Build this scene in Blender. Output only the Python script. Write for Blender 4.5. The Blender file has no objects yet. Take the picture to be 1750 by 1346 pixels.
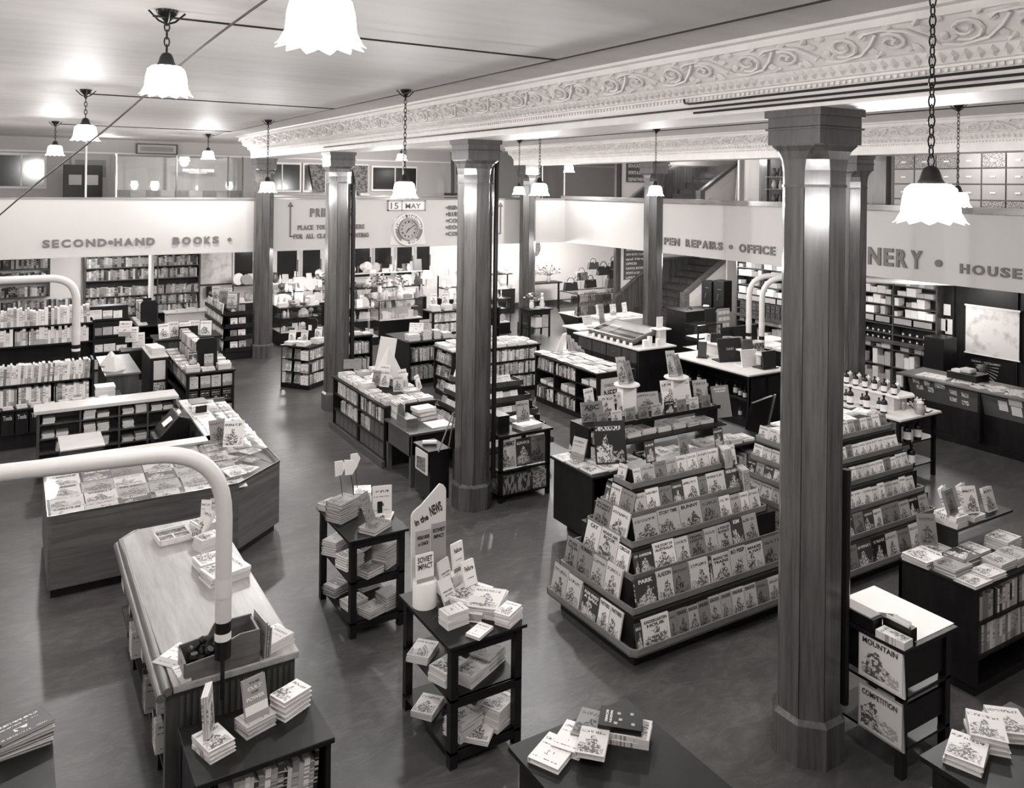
import bpy, bmesh, math, random
from mathutils import Matrix, Vector, Euler
C = bpy.context.scene.collection
sc = bpy.context.scene
PI = math.pi
rnd = random.Random(7)

# ------------------------------------------------------------------ camera, world, exposure
TH = math.radians(31.47)                       # view direction east of the pillar rows
cam_d = bpy.data.cameras.new('camera'); cam = bpy.data.objects.new('camera', cam_d); C.objects.link(cam)
cam_d.sensor_width = 36; cam_d.lens = 36 * 1400 / 1750
cam_d.shift_x = -2 / 1750; cam_d.shift_y = -355.5 / 1750   # view camera with a dropped front
cam_d.clip_start = .1; cam_d.clip_end = 100
cam.matrix_world = Matrix.Translation((0, 0, 4.2)) @ Matrix.Rotation(-TH, 4, 'Z') @ Matrix.Rotation(PI / 2, 4, 'X') @ Matrix.Rotation(0.0115, 4, 'Z')
sc.camera = cam
w = bpy.data.worlds.new('world'); sc.world = w; w.use_nodes = True
w.node_tree.nodes['Background'].inputs[0].default_value = (.9, .88, .86, 1)
w.node_tree.nodes['Background'].inputs[1].default_value = .3
vs = sc.view_settings
vs.view_transform = 'Standard'; vs.look = 'None'; vs.gamma = 1; vs.use_curve_mapping = False
vs.exposure = 0.88
LAMP_W = 80          # watts of each hanging lamp's bulb
BACK_W = 75          # base watts of the unseen fill lights added under the gallery

# ------------------------------------------------------------------ materials
def col(v): return (v, v * .955, v * .93, 1)
MATS = {}
def newmat(name, v=.5, rough=.6, spec=.4, metal=0):
    m = bpy.data.materials.new(name); m.use_nodes = True
    b = m.node_tree.nodes['Principled BSDF']
    b.inputs['Base Color'].default_value = col(v); b.inputs['Roughness'].default_value = rough
    b.inputs['Specular IOR Level'].default_value = spec; b.inputs['Metallic'].default_value = metal
    MATS[name] = m
    return m, m.node_tree, b
def N(t, typ, **kw):
    n = t.nodes.new(typ)
    for k, v in kw.items():
        if k.startswith('i_'):
            n.inputs[k[2:].replace('_', ' ')].default_value = v
        else: setattr(n, k, v)
    return n
def math_n(t, op, a, b=None, clamp=False):
    n = t.nodes.new('ShaderNodeMath'); n.operation = op; n.use_clamp = clamp
    for i, x in enumerate((a, b)):
        if x is None: continue
        if isinstance(x, (int, float)): n.inputs[i].default_value = x
        else: t.links.new(x, n.inputs[i])
    return n.outputs[0]
def ramp(t, fac, stops, interp='LINEAR'):
    r = t.nodes.new('ShaderNodeValToRGB'); r.color_ramp.interpolation = interp
    e = r.color_ramp.elements
    while len(e) < len(stops): e.new(.5)
    for i, (p, v) in enumerate(stops): e[i].position = p; e[i].color = col(v)
    t.links.new(fac, r.inputs[0]); return r.outputs[0]
def wood(name, lo, hi, rough=.35, scale=(9, 9, .7), spec=.5, bands=1.0):
    m, t, b = newmat(name, lo, rough, spec)
    tc = N(t, 'ShaderNodeTexCoord'); mp = N(t, 'ShaderNodeMapping'); mp.inputs['Scale'].default_value = scale
    oi = N(t, 'ShaderNodeObjectInfo'); ml = math_n(t, 'MULTIPLY', oi.outputs['Random'], 17)
    t.links.new(tc.outputs['Object'], mp.inputs[0])
    n = N(t, 'ShaderNodeTexNoise', noise_dimensions='4D', i_Scale=1.6, i_Detail=5, i_Roughness=.62, i_Distortion=.5)
    t.links.new(mp.outputs[0], n.inputs['Vector']); t.links.new(ml, n.inputs['W'])
    n2 = N(t, 'ShaderNodeTexNoise', noise_dimensions='4D', i_Scale=6.0, i_Detail=3)
    t.links.new(mp.outputs[0], n2.inputs['Vector']); t.links.new(ml, n2.inputs['W'])
    s = math_n(t, 'ADD', math_n(t, 'MULTIPLY', n.outputs[0], .75), math_n(t, 'MULTIPLY', n2.outputs[0], .25))
    t.links.new(ramp(t, s, [(.33, lo), (.68, hi)]), b.inputs['Base Color'])
    rr = N(t, 'ShaderNodeMapRange'); rr.inputs['To Min'].default_value = rough * .8; rr.inputs['To Max'].default_value = rough * 1.3
    t.links.new(n.outputs[0], rr.inputs[0]); t.links.new(rr.outputs[0], b.inputs['Roughness'])
    return m
wood('pillar_wood', .038, .12, .22, (8, 8, .5))
wood('dark_wood', .004, .012, .42, (6, 6, 1.2), .3)
wood('brown_wood', .035, .085, .35, (7, 7, .8))
wood('mid_wood', .07, .16, .32, (.9, 8, 8))
wood('mid_wood_y', .07, .16, .32, (8, .9, 8))
wood('tray_wood', .13, .24, .35, (1, 1, 9))
wood('counter_top', .22, .38, .3, (7, .8, 7))
wood('pale_top', .42, .6, .3, (1, 7, 7))
wood('panel_front', .06, .14, .35, (.7, .7, 9))
wood('gallery_rail', .12, .3, .22, (.6, .6, 8))
newmat('white_paint', .78, .5); newmat('gallery_white', .5, .45, .3)
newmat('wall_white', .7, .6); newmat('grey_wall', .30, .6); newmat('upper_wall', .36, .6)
newmat('black', .006, .35); newmat('black_metal', .01, .3); newmat('iron', .03, .4, .5, .4)
newmat('letter_grey', .14, .5); newmat('letter_white', .75, .6); newmat('ink', .02, .6); newmat('card_white', .76, .7)
newmat('blank_paper', .8, .7); newmat('grey_card', .36, .7); newmat('mid_grey', .2, .6); newmat('night_pane', .018, .12, .6)
newmat('mirror_metal', .6, .2, .5, 1); newmat('cloth', .68, .8); newmat('leather', .02, .35); newmat('leather_mid', .07, .4)
newmat('china', .72, .2, .6); newmat('china_grey', .3, .25, .6); newmat('foliage', .1, .7); newmat('petal', .75, .7)
newmat('pipe_white', .6, .4); newmat('tan_box', .3, .7); newmat('file_box', .085, .5); newmat('soft_white', .62, .6)
def noisy(name, lo, hi, scale, rough=.6, stops=(.35, .65), detail=4, vec=(1, 1, 1), dist=0, coord='Object', spec=.4):
    m, t, b = newmat(name, lo, rough, spec)
    tc = N(t, 'ShaderNodeTexCoord'); mp = N(t, 'ShaderNodeMapping'); mp.inputs['Scale'].default_value = vec
    n = N(t, 'ShaderNodeTexNoise', i_Scale=scale, i_Detail=detail, i_Distortion=dist)
    t.links.new(tc.outputs[coord], mp.inputs[0]); t.links.new(mp.outputs[0], n.inputs['Vector'])
    t.links.new(ramp(t, n.outputs[0], [(stops[0], lo), (stops[1], hi)]), b.inputs['Base Color'])
    return m, t, b, n
m, t, b, n = noisy('lino', .07, .12, .9, .36, (.3, .72), 7, (1, 2.6, 1), .6)
n2 = N(t, 'ShaderNodeTexNoise', i_Scale=5.0, i_Detail=8, i_Roughness=.75, i_Distortion=1.6); tc2 = N(t, 'ShaderNodeTexCoord'); mp2 = N(t, 'ShaderNodeMapping'); mp2.inputs['Scale'].default_value = (.7, 1.5, 1)
t.links.new(tc2.outputs['Object'], mp2.inputs[0]); t.links.new(mp2.outputs[0], n2.inputs['Vector'])
n3 = N(t, 'ShaderNodeTexNoise', i_Scale=.35, i_Detail=3); t.links.new(tc2.outputs['Object'], n3.inputs['Vector'])
fl = math_n(t, 'ADD', math_n(t, 'ADD', math_n(t, 'MULTIPLY', n.outputs[0], .3), math_n(t, 'MULTIPLY', n2.outputs[0], .5)), math_n(t, 'MULTIPLY', n3.outputs[0], .2))
t.links.new(ramp(t, fl, [(.36, .042), (.5, .066), (.62, .11)]), b.inputs['Base Color'])
noisy('ceiling_paint', .64, .72, 1.2, .6, (.3, .7), 4, (.6, 3.5, 1), spec=.4)
noisy('plaster', .72, .78, 6, .5)
noisy('map_print', .62, .36, 5, .6, (.5, .72), 6)
noisy('patterned_paper', .62, .18, 38, .6, (.45, .55), 2)
noisy('drawer_print', .1, .42, 60, .55, (.45, .56), 3)
noisy('basket', .03, .3, 40, .6, (.45, .55), 2, (1, 1, .3))
noisy('curtain', .05, .16, 14, .8, (.4, .6), 2)
noisy('marble_board', .04, .25, 26, .5, (.42, .56), 3, dist=1.5)
def pages():
    m, t, b = newmat('pages', .7, .8, .2)
    tc = N(t, 'ShaderNodeTexCoord'); mp = N(t, 'ShaderNodeMapping'); mp.inputs['Scale'].default_value = (.2, 14, .2)
    n = N(t, 'ShaderNodeTexNoise', i_Scale=2.0, i_Detail=1)
    t.links.new(tc.outputs['Object'], mp.inputs[0]); t.links.new(mp.outputs[0], n.inputs['Vector'])
    t.links.new(ramp(t, n.outputs[0], [(.35, .42), (.6, .76)]), b.inputs['Base Color'])
pages()
def glass(name, alpha=.12, rough=.02):
    m = bpy.data.materials.new(name); m.use_nodes = True; t = m.node_tree; t.nodes.clear(); MATS[name] = m
    o = N(t, 'ShaderNodeOutputMaterial'); mx = N(t, 'ShaderNodeMixShader'); tr = N(t, 'ShaderNodeBsdfTransparent')
    gl = N(t, 'ShaderNodeBsdfGlossy', i_Roughness=rough); gl.inputs[0].default_value = (1, 1, 1, 1)
    f = N(t, 'ShaderNodeLayerWeight', i_Blend=.5); a = math_n(t, 'ADD', math_n(t, 'MULTIPLY', math_n(t, 'POWER', f.outputs['Facing'], 4.5), .9), alpha * .3, True)
    tr.inputs[0].default_value = (.94, .94, .94, 1)
    t.links.new(a, mx.inputs[0]); t.links.new(tr.outputs[0], mx.inputs[1]); t.links.new(gl.outputs[0], mx.inputs[2]); t.links.new(mx.outputs[0], o.inputs[0])
glass('glass')
def emit(name, s, v=1.0):
    m = bpy.data.materials.new(name); m.use_nodes = True; t = m.node_tree; t.nodes.clear(); MATS[name] = m
    o = N(t, 'ShaderNodeOutputMaterial'); e = N(t, 'ShaderNodeEmission', i_Strength=s); e.inputs[0].default_value = (1, .97, .94, 1)
    t.links.new(e.outputs[0], o.inputs[0])
emit('lamp_glass', 6.5); emit('bulb', 30)
# printed covers: ink shapes and title line drawn per object from its random number
TONES = {'white': .76, 'pale': .6, 'light grey': .42, 'mid grey': .22, 'dark': .055, 'black': .012}
def cover(tone, style):
    base = TONES[tone]; m, t, b = newmat('%s_%s' % (style, tone.replace(' ', '_')), base, .45, .4)
    uv = N(t, 'ShaderNodeUVMap'); sp = N(t, 'ShaderNodeSeparateXYZ'); t.links.new(uv.outputs[0], sp.inputs[0])
    oi = N(t, 'ShaderNodeObjectInfo'); R = oi.outputs['Random']; U, V = sp.outputs[0], sp.outputs[1]
    def box(x, lo, hi): return math_n(t, 'MULTIPLY', math_n(t, 'GREATER_THAN', x, lo), math_n(t, 'LESS_THAN', x, hi))
    def noise(sx, sy, k, d=2, dist=0):
        cb = N(t, 'ShaderNodeCombineXYZ'); t.links.new(math_n(t, 'MULTIPLY', U, sx), cb.inputs[0]); t.links.new(math_n(t, 'MULTIPLY', V, sy), cb.inputs[1])
        n = N(t, 'ShaderNodeTexNoise', noise_dimensions='4D', i_Scale=1.0, i_Detail=d, i_Distortion=dist)
        t.links.new(cb.outputs[0], n.inputs['Vector']); t.links.new(math_n(t, 'MULTIPLY', R, k), n.inputs['W']); return n.outputs[0]
    dark = base < .15
    if style in ('picture', 'art'):
        area = math_n(t, 'MULTIPLY', box(U, .1, .92), box(V, .06, .7))
        n1 = noise(5, 6, 61, 4, .3); n2 = noise(13, 15, 137, 3, .3); n3 = noise(2.2, 2.6, 23, 2)
        fr = lambda k: math_n(t, 'FRACT', math_n(t, 'MULTIPLY', R, k))
        cx = math_n(t, 'ADD', math_n(t, 'MULTIPLY', fr(11), .3), .35); wob = math_n(t, 'MULTIPLY', math_n(t, 'SUBTRACT', n1, .5), .62)
        def blob(cy, kx, ky, r, wk=1.0, sh=0):
            dx = math_n(t, 'MULTIPLY', math_n(t, 'SUBTRACT', U, math_n(t, 'ADD', cx, sh)), kx); dy = math_n(t, 'MULTIPLY', math_n(t, 'SUBTRACT', V, cy), ky)
            d = math_n(t, 'SQRT', math_n(t, 'ADD', math_n(t, 'MULTIPLY', dx, dx), math_n(t, 'MULTIPLY', dy, dy)))
            return math_n(t, 'LESS_THAN', math_n(t, 'ADD', d, math_n(t, 'MULTIPLY', wob, wk)), r)
        fig = math_n(t, 'MAXIMUM', blob(.27, .95, .8, .235), math_n(t, 'MAXIMUM', blob(.56, 1.1, .95, .11, .5), math_n(t, 'MULTIPLY', blob(.24, 1.2, .9, .17, 1, -.28), math_n(t, 'GREATER_THAN', fr(29), .4))))
        fig = math_n(t, 'MULTIPLY', fig, area)
        bold = math_n(t, 'MULTIPLY', fig, math_n(t, 'GREATER_THAN', n2, .49))
        land = math_n(t, 'GREATER_THAN', math_n(t, 'MULTIPLY', n3, .9), math_n(t, 'ADD', V, .12))
        soft = math_n(t, 'MAXIMUM', math_n(t, 'MULTIPLY', fig, math_n(t, 'LESS_THAN', n2, .40)), math_n(t, 'MULTIPLY', math_n(t, 'MULTIPLY', land, math_n(t, 'GREATER_THAN', n2, .45)), area))
        band = math_n(t, 'MULTIPLY', box(U, .1, .9), math_n(t, 'MULTIPLY', box(V, .78, .88), math_n(t, 'GREATER_THAN', noise(30, 16, 97, 1), .5)))
    else:
        area = box(U, .12, .88)
        l1 = math_n(t, 'MULTIPLY', box(V, .76, .84), math_n(t, 'GREATER_THAN', noise(28, 18, 97, 1), .5))
        l2 = math_n(t, 'MULTIPLY', box(V, .60, .635), math_n(t, 'GREATER_THAN', noise(40, 20, 53, 1), .5))
        l3 = math_n(t, 'MULTIPLY', box(V, .12, .15), math_n(t, 'GREATER_THAN', noise(34, 1, 31, 1), .5))
        band = math_n(t, 'MULTIPLY', area, math_n(t, 'ADD', l1, math_n(t, 'ADD', l2, l3)))
        bold = math_n(t, 'MULTIPLY', math_n(t, 'MULTIPLY', box(U, .38, .62), box(V, .28, .44)), math_n(t, 'GREATER_THAN', noise(8, 8, 71), .55))
        soft = math_n(t, 'MULTIPLY', box(V, .0, .3), math_n(t, 'GREATER_THAN', math_n(t, 'FRACT', math_n(t, 'MULTIPLY', R, 37)), .72))
    # spine lettering
    spn = math_n(t, 'MULTIPLY', math_n(t, 'LESS_THAN', U, .06), math_n(t, 'MULTIPLY', box(V, .3, .85), math_n(t, 'GREATER_THAN', noise(1, 20, 41, 1), .52)))
    spn = math_n(t, 'MULTIPLY', spn, math_n(t, 'GREATER_THAN', math_n(t, 'FRACT', math_n(t, 'MULTIPLY', R, 19)), .4))
    def mix(f, A, v2):
        x = N(t, 'ShaderNodeMix', data_type='RGBA'); t.links.new(f, x.inputs[0])
        if isinstance(A, float): x.inputs[6].default_value = col(A)
        else: t.links.new(A, x.inputs[6])
        x.inputs[7].default_value = col(v2); return x.outputs[2]
    c = mix(math_n(t, 'MULTIPLY', math_n(t, 'FRACT', math_n(t, 'MULTIPLY', R, 7)), .4), base, base * .65)
    c = mix(soft, c, .3 if dark else base * .45 + .03)
    c = mix(bold, c, .6 if dark else base * .12 + .01)
    c = mix(band if style != 'art' else math_n(t, 'MULTIPLY', band, 0), c, .7 if dark else .06)
    c = mix(math_n(t, 'MULTIPLY', spn, .7), c, .6 if base < .25 else .08)
    t.links.new(c, b.inputs['Base Color'])
for tn in TONES:
    cover(tn, 'picture'); cover(tn, 'plain'); cover(tn, 'art')

# ------------------------------------------------------------------ mesh helpers
class MB:
    def __init__(s): s.v = []; s.f = []; s.uv = {}; s.smooth = False
    def box(s, x0, x1, y0, y1, z0, z1):
        if x0 > x1: x0, x1 = x1, x0
        if y0 > y1: y0, y1 = y1, y0
        if z0 > z1: z0, z1 = z1, z0
        n = len(s.v)
        s.v += [(x0, y0, z0), (x1, y0, z0), (x1, y1, z0), (x0, y1, z0), (x0, y0, z1), (x1, y0, z1), (x1, y1, z1), (x0, y1, z1)]
        s.f += [tuple(n + i for i in q) for q in ((0, 3, 2, 1), (4, 5, 6, 7), (0, 1, 5, 4), (1, 2, 6, 5), (2, 3, 7, 6), (3, 0, 4, 7))]
        return s
    def prism(s, pts, z0, z1, top=None):
        top = top or pts; n = len(s.v); k = len(pts)
        f0 = (lambda p, z: (p[0], p[1], z if len(p) < 3 else p[2]))
        s.v += [(p[0], p[1], z0) for p in pts] + [f0(p, z1) for p in top]
        s.f += [tuple(n + i for i in reversed(range(k))), tuple(n + k + i for i in range(k))]
        s.f += [(n + i, n + (i + 1) % k, n + k + (i + 1) % k, n + k + i) for i in range(k)]
        return s
    def extr(s, pts, axis, a, b):
        "extrude a 2-D outline along axis: 'x' -> pts (y,z); 'y' -> pts (x,z)"
        n = len(s.v); k = len(pts)
        g = (lambda p, q: (q, p[0], p[1])) if axis == 'x' else (lambda p, q: (p[0], q, p[1]))
        s.v += [g(p, a) for p in pts] + [g(p, b) for p in pts]
        s.f += [tuple(n + i for i in range(k)), tuple(n + k + i for i in reversed(range(k)))]
        s.f += [(n + i, n + k + i, n + k + (i + 1) % k, n + (i + 1) % k) for i in range(k)]
        return s
    def ring(s, rings, close=False, cap=True):
        n0 = len(s.v); k = len(rings[0])
        for r in rings: s.v += [tuple(p) for p in r]
        for j in range(len(rings) - 1):
            for i in range(k):
                a = n0 + j * k + i; b2 = n0 + j * k + (i + 1) % k
                s.f.append((a, b2, b2 + k, a + k))
        if cap:
            s.f.append(tuple(n0 + i for i in reversed(range(k)))); s.f.append(tuple(n0 + (len(rings) - 1) * k + i for i in range(k)))
        s.smooth = True
        return s
    def lathe(s, prof, x=0, y=0, z=0, seg=14, scal=0, nsc=0, cap=True):
        R = []
        for (r, h) in prof:
            R.append([(x + (r + (scal * math.cos(nsc * 2 * PI * i / seg) if r > .1 else 0)) * math.cos(2 * PI * i / seg),
                       y + (r + (scal * math.cos(nsc * 2 * PI * i / seg) if r > .1 else 0)) * math.sin(2 * PI * i / seg), z + h) for i in range(seg)])
        return s.ring(R, cap=cap)
    def tube(s, pts, r, seg=6, r2=None):
        P = [Vector(p) for p in pts]; R = []; u = None
        for i, p in enumerate(P):
            d = (P[min(i + 1, len(P) - 1)] - P[max(i - 1, 0)]).normalized()
            if u is None: u = d.cross(Vector((0, 0, 1)) if abs(d.z) < .95 else Vector((1, 0, 0)))
            u = (u - d * u.dot(d)).normalized(); v = d.cross(u)
            rr = r if r2 is None else r + (r2 - r) * i / max(1, len(P) - 1)
            R.append([p + (u * math.cos(2 * PI * k / seg) + v * math.sin(2 * PI * k / seg)) * rr for k in range(seg)])
        return s.ring(R)
    def mesh(s, name, mats, off=None, slots=None):
        me = bpy.data.meshes.new(name); me.from_pydata(s.v, [], s.f)
        bm = bmesh.new(); bm.from_mesh(me); bmesh.ops.recalc_face_normals(bm, faces=bm.faces); bm.to_mesh(me); bm.free()
        if off is not None: me.transform(Matrix.Translation(-Vector(off)))
        for m in (mats if isinstance(mats, (list, tuple)) else [mats]): me.materials.append(MATS[m])
        if s.smooth:
            me.shade_smooth()
            try: me.set_sharp_from_angle(angle=math.radians(38))
            except Exception: pass
        return me
def link(name, data, parent=None, loc=None, rot=None, scale=None):
    o = bpy.data.objects.new(name, data); C.objects.link(o)
    if parent is not None: o.parent = parent
    if loc is not None: o.location = loc
    if rot is not None: o.rotation_euler = rot
    if scale is not None: o.scale = scale
    return o
LAB = {}
def short(l):
    for a, b2 in ((' the ', ' '), (' hardback ', ' '), (' paperback ', ' '), (' lying on ', ' on '), ('the ', '')):
        if len(l.split()) > 16: l = l.replace(a, b2)
    return l
def tag(o, label, cat, group=None):
    label = short(label); o['label'] = label; o['category'] = cat
    if group: o['group'] = group
    LAB[label] = LAB.get(label, 0) + 1
    return o
def struct(name, mb, mat, origin=(0, 0, 0), parent=None):
    o = link(name, mb.mesh(name, mat, origin), parent, origin if parent is None else None)
    if parent is None: o['kind'] = 'structure'
    return o
class T:
    "a thing: an Empty at its base that parents its parts; parts are given in world coordinates unless local"
    def __init__(s, name, label, cat, org, yaw=0, group=None, local=False):
        s.o = link(name, None, None, org, (0, 0, yaw)); s.o.empty_display_size = .1
        s.org = Vector((0, 0, 0)) if local or yaw else Vector(org); tag(s.o, label, cat, group)
    def p(s, name, mb, mat, parent=None, label=None, bevel=0):
        o = link(name, mb.mesh(name, mat, s.org), parent or s.o)
        if bevel:
            b = o.modifiers.new('bevel', 'BEVEL'); b.width = bevel; b.segments = 2; b.limit_method = 'ANGLE'
        if label: o['label'] = label
        return o
def B(*a): return MB().box(*a)
def solo(name, mb, mat, label, cat, org, group=None, yaw=0, smooth=None):
    o = link(name, mb.mesh(name, mat, org if not yaw else (0, 0, 0)), None, org, (0, 0, yaw))
    return tag(o, label, cat, group)
def dup(src, loc, yaw=None, label=None, group=None, scale=None, cat=None):
    c = src.copy(); C.objects.link(c); c.location = loc
    if yaw is not None: c.rotation_euler = (0, 0, yaw)
    if scale is not None: c.scale = scale if isinstance(scale, tuple) else (scale,) * 3
    if label: c['label'] = label = short(label); LAB[label] = LAB.get(label, 0) + 1
    if group: c['group'] = group
    for ch in src.children:
        d = ch.copy(); C.objects.link(d); d.parent = c
        for g in ch.children:
            e = g.copy(); C.objects.link(e); e.parent = d
    return c
ORD = ['first', 'second', 'third', 'fourth', 'fifth', 'sixth', 'seventh', 'eighth', 'ninth', 'tenth', '11th', '12th', '13th', '14th', '15th', '16th', '17th', '18th', '19th', '20th']
def od(i): return ORD[i] if i < 20 else '%d%s' % (i + 1, {1: 'st', 2: 'nd', 3: 'rd'}.get((i + 1) % 10, 'th'))
# lettering -------------------------------------------------------
TXT = {}
def text_mesh(s, ext=.02, bold=.02, mat='letter_grey', align='LEFT'):
    k = (s, ext, bold, mat, align)
    if k in TXT: return TXT[k]
    cu = bpy.data.curves.new('lettering', 'FONT'); cu.body = s; cu.size = 1; cu.extrude = ext; cu.offset = bold
    cu.align_x = align; cu.resolution_u = 3
    o = bpy.data.objects.new('tmp', cu); C.objects.link(o)
    bpy.context.view_layer.update()
    me = bpy.data.meshes.new_from_object(o.evaluated_get(bpy.context.evaluated_depsgraph_get()))
    me.name = 'lettering'; me.materials.clear(); me.materials.append(MATS[mat])
    bpy.data.objects.remove(o)
    xs = [v.co.x for v in me.vertices] or [0]; ys = [v.co.y for v in me.vertices] or [0]
    TXT[k] = (me, min(xs), max(xs), min(ys), max(ys)); return TXT[k]
def fit_text(name, s, parent, x, y, wid, hgt, mat='ink', rot=(0, 0, 0), z=0, ext=.004, bold=.015):
    "text fitted in a wid x hgt box whose lower left corner is (x,y) of the local plane given by rot matrix"
    me, a, b2, c, d = text_mesh(s, ext, bold, mat)
    sx = wid / max(b2 - a, .01); sy = hgt / max(d - c, .01)
    o = link(name, me, parent, None, rot, (sx, sy, min(sx, sy)))
    M = Euler(rot).to_matrix(); o.location = M @ Vector((x - a * sx, y - c * sy, z))
    return o
FRONT = (PI / 2, 0, 0)          # text plane facing -Y
LEFT = (PI / 2, 0, -PI / 2)     # text plane facing -X

# ------------------------------------------------------------------ books
def add_uv(me, fn):
    uvl = me.uv_layers.new(name='UVMap')
    for p in me.polygons:
        for li in p.loop_indices:
            uvl.data[li].uv = fn(me.vertices[me.loops[li].vertex_index].co, p.normal)
def cov_uv(co, n):
    if abs(n.y) > .5: return (max(.07, min(1, co.x + .5)) if co.x > -.49 else .07, co.z)
    return (.03, co.z)
def board_mesh(name, t, spine=True):
    mb = MB(); mb.box(-.5, .5, 0, t, 0, 1); mb.box(-.5, .5, 1 - t, 1, 0, 1)
    if spine: mb.box(-.5, -.5 + .03, t, 1 - t, 0, 1)
    me = mb.mesh(name, 'picture_white'); add_uv(me, cov_uv); return me
HARD = board_mesh('book_boards', .1)
SOFT = board_mesh('paper_cover', .04)
def page_mesh(ins, t):
    mb = MB(); mb.box(-.46, .5 - ins, t, 1 - t, ins, 1 - ins); me = mb.mesh('page_block', 'pages'); add_uv(me, cov_uv); return me
HP = page_mesh(.035, .1); SP = page_mesh(.004, .04)
def block_mesh():
    mb = MB(); mb.box(-.5, .5, 0, 1, 0, 1); me = mb.mesh('small_book', ['picture_white', 'pages']); add_uv(me, cov_uv)
    for p in me.polygons: p.material_index = 1 if (abs(p.normal.z) > .5 or p.normal.x > .5) else 0
    return me
BLOCK = block_mesh()
PROTO = {}
def proto(kind, form):
    "form: hard / soft (cover object with a page block child) or small (one mesh)"
    k = (kind, form)
    if k not in PROTO:
        o = bpy.data.objects.new(kind, {'hard': HARD, 'soft': SOFT, 'small': BLOCK}[form])
        o.material_slots[0].link = 'OBJECT'
        c = None
        if form != 'small': c = bpy.data.objects.new('pages', HP if form == 'hard' else SP)
        PROTO[k] = (o, c)
    return PROTO[k]
NB = {}
def book(kind, form, loc, eul, size, tone, label, group, cat='book', style='picture'):
    o, c = proto(kind, form)
    b = o.copy(); C.objects.link(b); b.location = loc; b.rotation_euler = eul; b.scale = size
    b.material_slots[0].link = 'OBJECT'; b.material_slots[0].material = MATS['%s_%s' % (style, tone.replace(' ', '_'))]
    if c is not None:
        d = c.copy(); C.objects.link(d); d.parent = b
    tag(b, label, cat, group); NB[kind] = NB.get(kind, 0) + 1
    return b
def rt(weights='light'):
    W = {'light': [4, 5, 3, 3, 1.5, .6], 'mixed': [3, 3, 3, 3, 3, 1.5], 'dark': [.4, 1, 2, 3, 5, 3], 'old': [.5, 1.2, 2.6, 4.5, 3, 1.2], 'white': [6, 3, 1, .4, .2, 0], 'bright': [5, 4, 2, .6, .3, .1]}[weights]
    return rnd.choices(list(TONES), W)[0]
def face(kind, form, x, y, z, w_, h, t, yaw=0, lean=.3, **k):
    return book(kind, form, (x, y, z), (-lean, 0, yaw), (w_, t, h), **k)
def flat(kind, form, x, y, z, w_, h, t, yaw=0, **k):
    "cover up; (x,y) is the centre"
    dx, dy = -math.sin(yaw) * h / 2, math.cos(yaw) * h / 2
    return book(kind, form, (x - dx, y - dy, z + t), (-PI / 2, 0, yaw), (w_, t, h), **k)
def stack(kind, form, x, y, z, n, w_, h, t, yaw, tone, desc, group, style='picture', jit=.05, cat='book', same=True):
    for i in range(n):
        tn = tone if same else rt(tone)
        pos = 'top' if i == n - 1 else ('bottom' if i == 0 else od(i) + ' from bottom')
        lab = ('%s %s, %s of %s' % (tn, kind.replace('_', ' '), pos, desc)) if n > 1 else '%s %s lying on %s' % (tn, kind.replace('_', ' '), desc)
        flat(kind, form, x + rnd.uniform(-1, 1) * .006, y + rnd.uniform(-1, 1) * .006, z + i * t, w_, h, t * .97, yaw + rnd.uniform(-jit, jit),
             tone=tn, label=lab, group=group, style=style, cat=cat)
def face_row(kind, p0, p1, z, yaw, hs, ws, desc, group, lean=.3, tone='light', form='hard', gap=.008, t=.02, style='picture', fill=1.0, frm='left', cat='book', dbl=0):
    "upright books with covers showing, from p0 to p1 (base line)"
    p0 = Vector(p0); p1 = Vector(p1); L = (p1 - p0).length; d = (p1 - p0).normalized(); a = 0; i = 0; out = []
    while True:
        wd = rnd.uniform(*ws); h = rnd.uniform(*hs)
        if a + wd > L + .01: break
        if rnd.random() < fill:
            c = p0 + d * (a + wd / 2)
            tn = rt(tone)
            out.append(face(kind, form, c.x, c.y, z, wd, h, t * rnd.uniform(.6, 1.3), yaw, lean + rnd.uniform(-.03, .03), tone=tn,
                 label='%s %s, %s from %s, %s' % (tn, kind.replace('_', ' '), od(i), frm, desc), group=group, style=style, cat=cat)); i += 1
        a += wd + gap
    return out
def spine_row(kind, p0, p1, z, yaw, hs, ts, dep, desc, group, tone='mixed', form='small', lean=0, frm='left', gapc=.04, cat='book', style='plain', limit=999):
    "books side by side with spines showing; yaw: 90deg -> spines face -Y, 0 -> spines face -X"
    p0 = Vector(p0); p1 = Vector(p1); L = (p1 - p0).length; d = (p1 - p0).normalized(); a = 0; i = 0
    ln = 0
    while i < limit:
        t = rnd.uniform(*ts)
        if a + t > L: break
        if rnd.random() < gapc: a += rnd.uniform(.01, .05); ln = rnd.choice((0, 0, .12, -.1)); continue
        h = rnd.uniform(*hs); c = p0 + d * (a + (t if abs(yaw - PI / 2) < .1 else 0))
        fw = Vector((math.cos(yaw), math.sin(yaw))) * (dep / 2)
        tn = rt(tone)
        book(kind, form, (c.x + fw.x, c.y + fw.y, z), (lean + ln * .5, 0, yaw), (dep, t * .96, h), tn,
             '%s %s, %s from %s, %s' % (tn, kind.replace('_', ' '), od(i), frm, desc), group, cat=cat, style=style)
        a += t; i += 1
    return i

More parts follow.
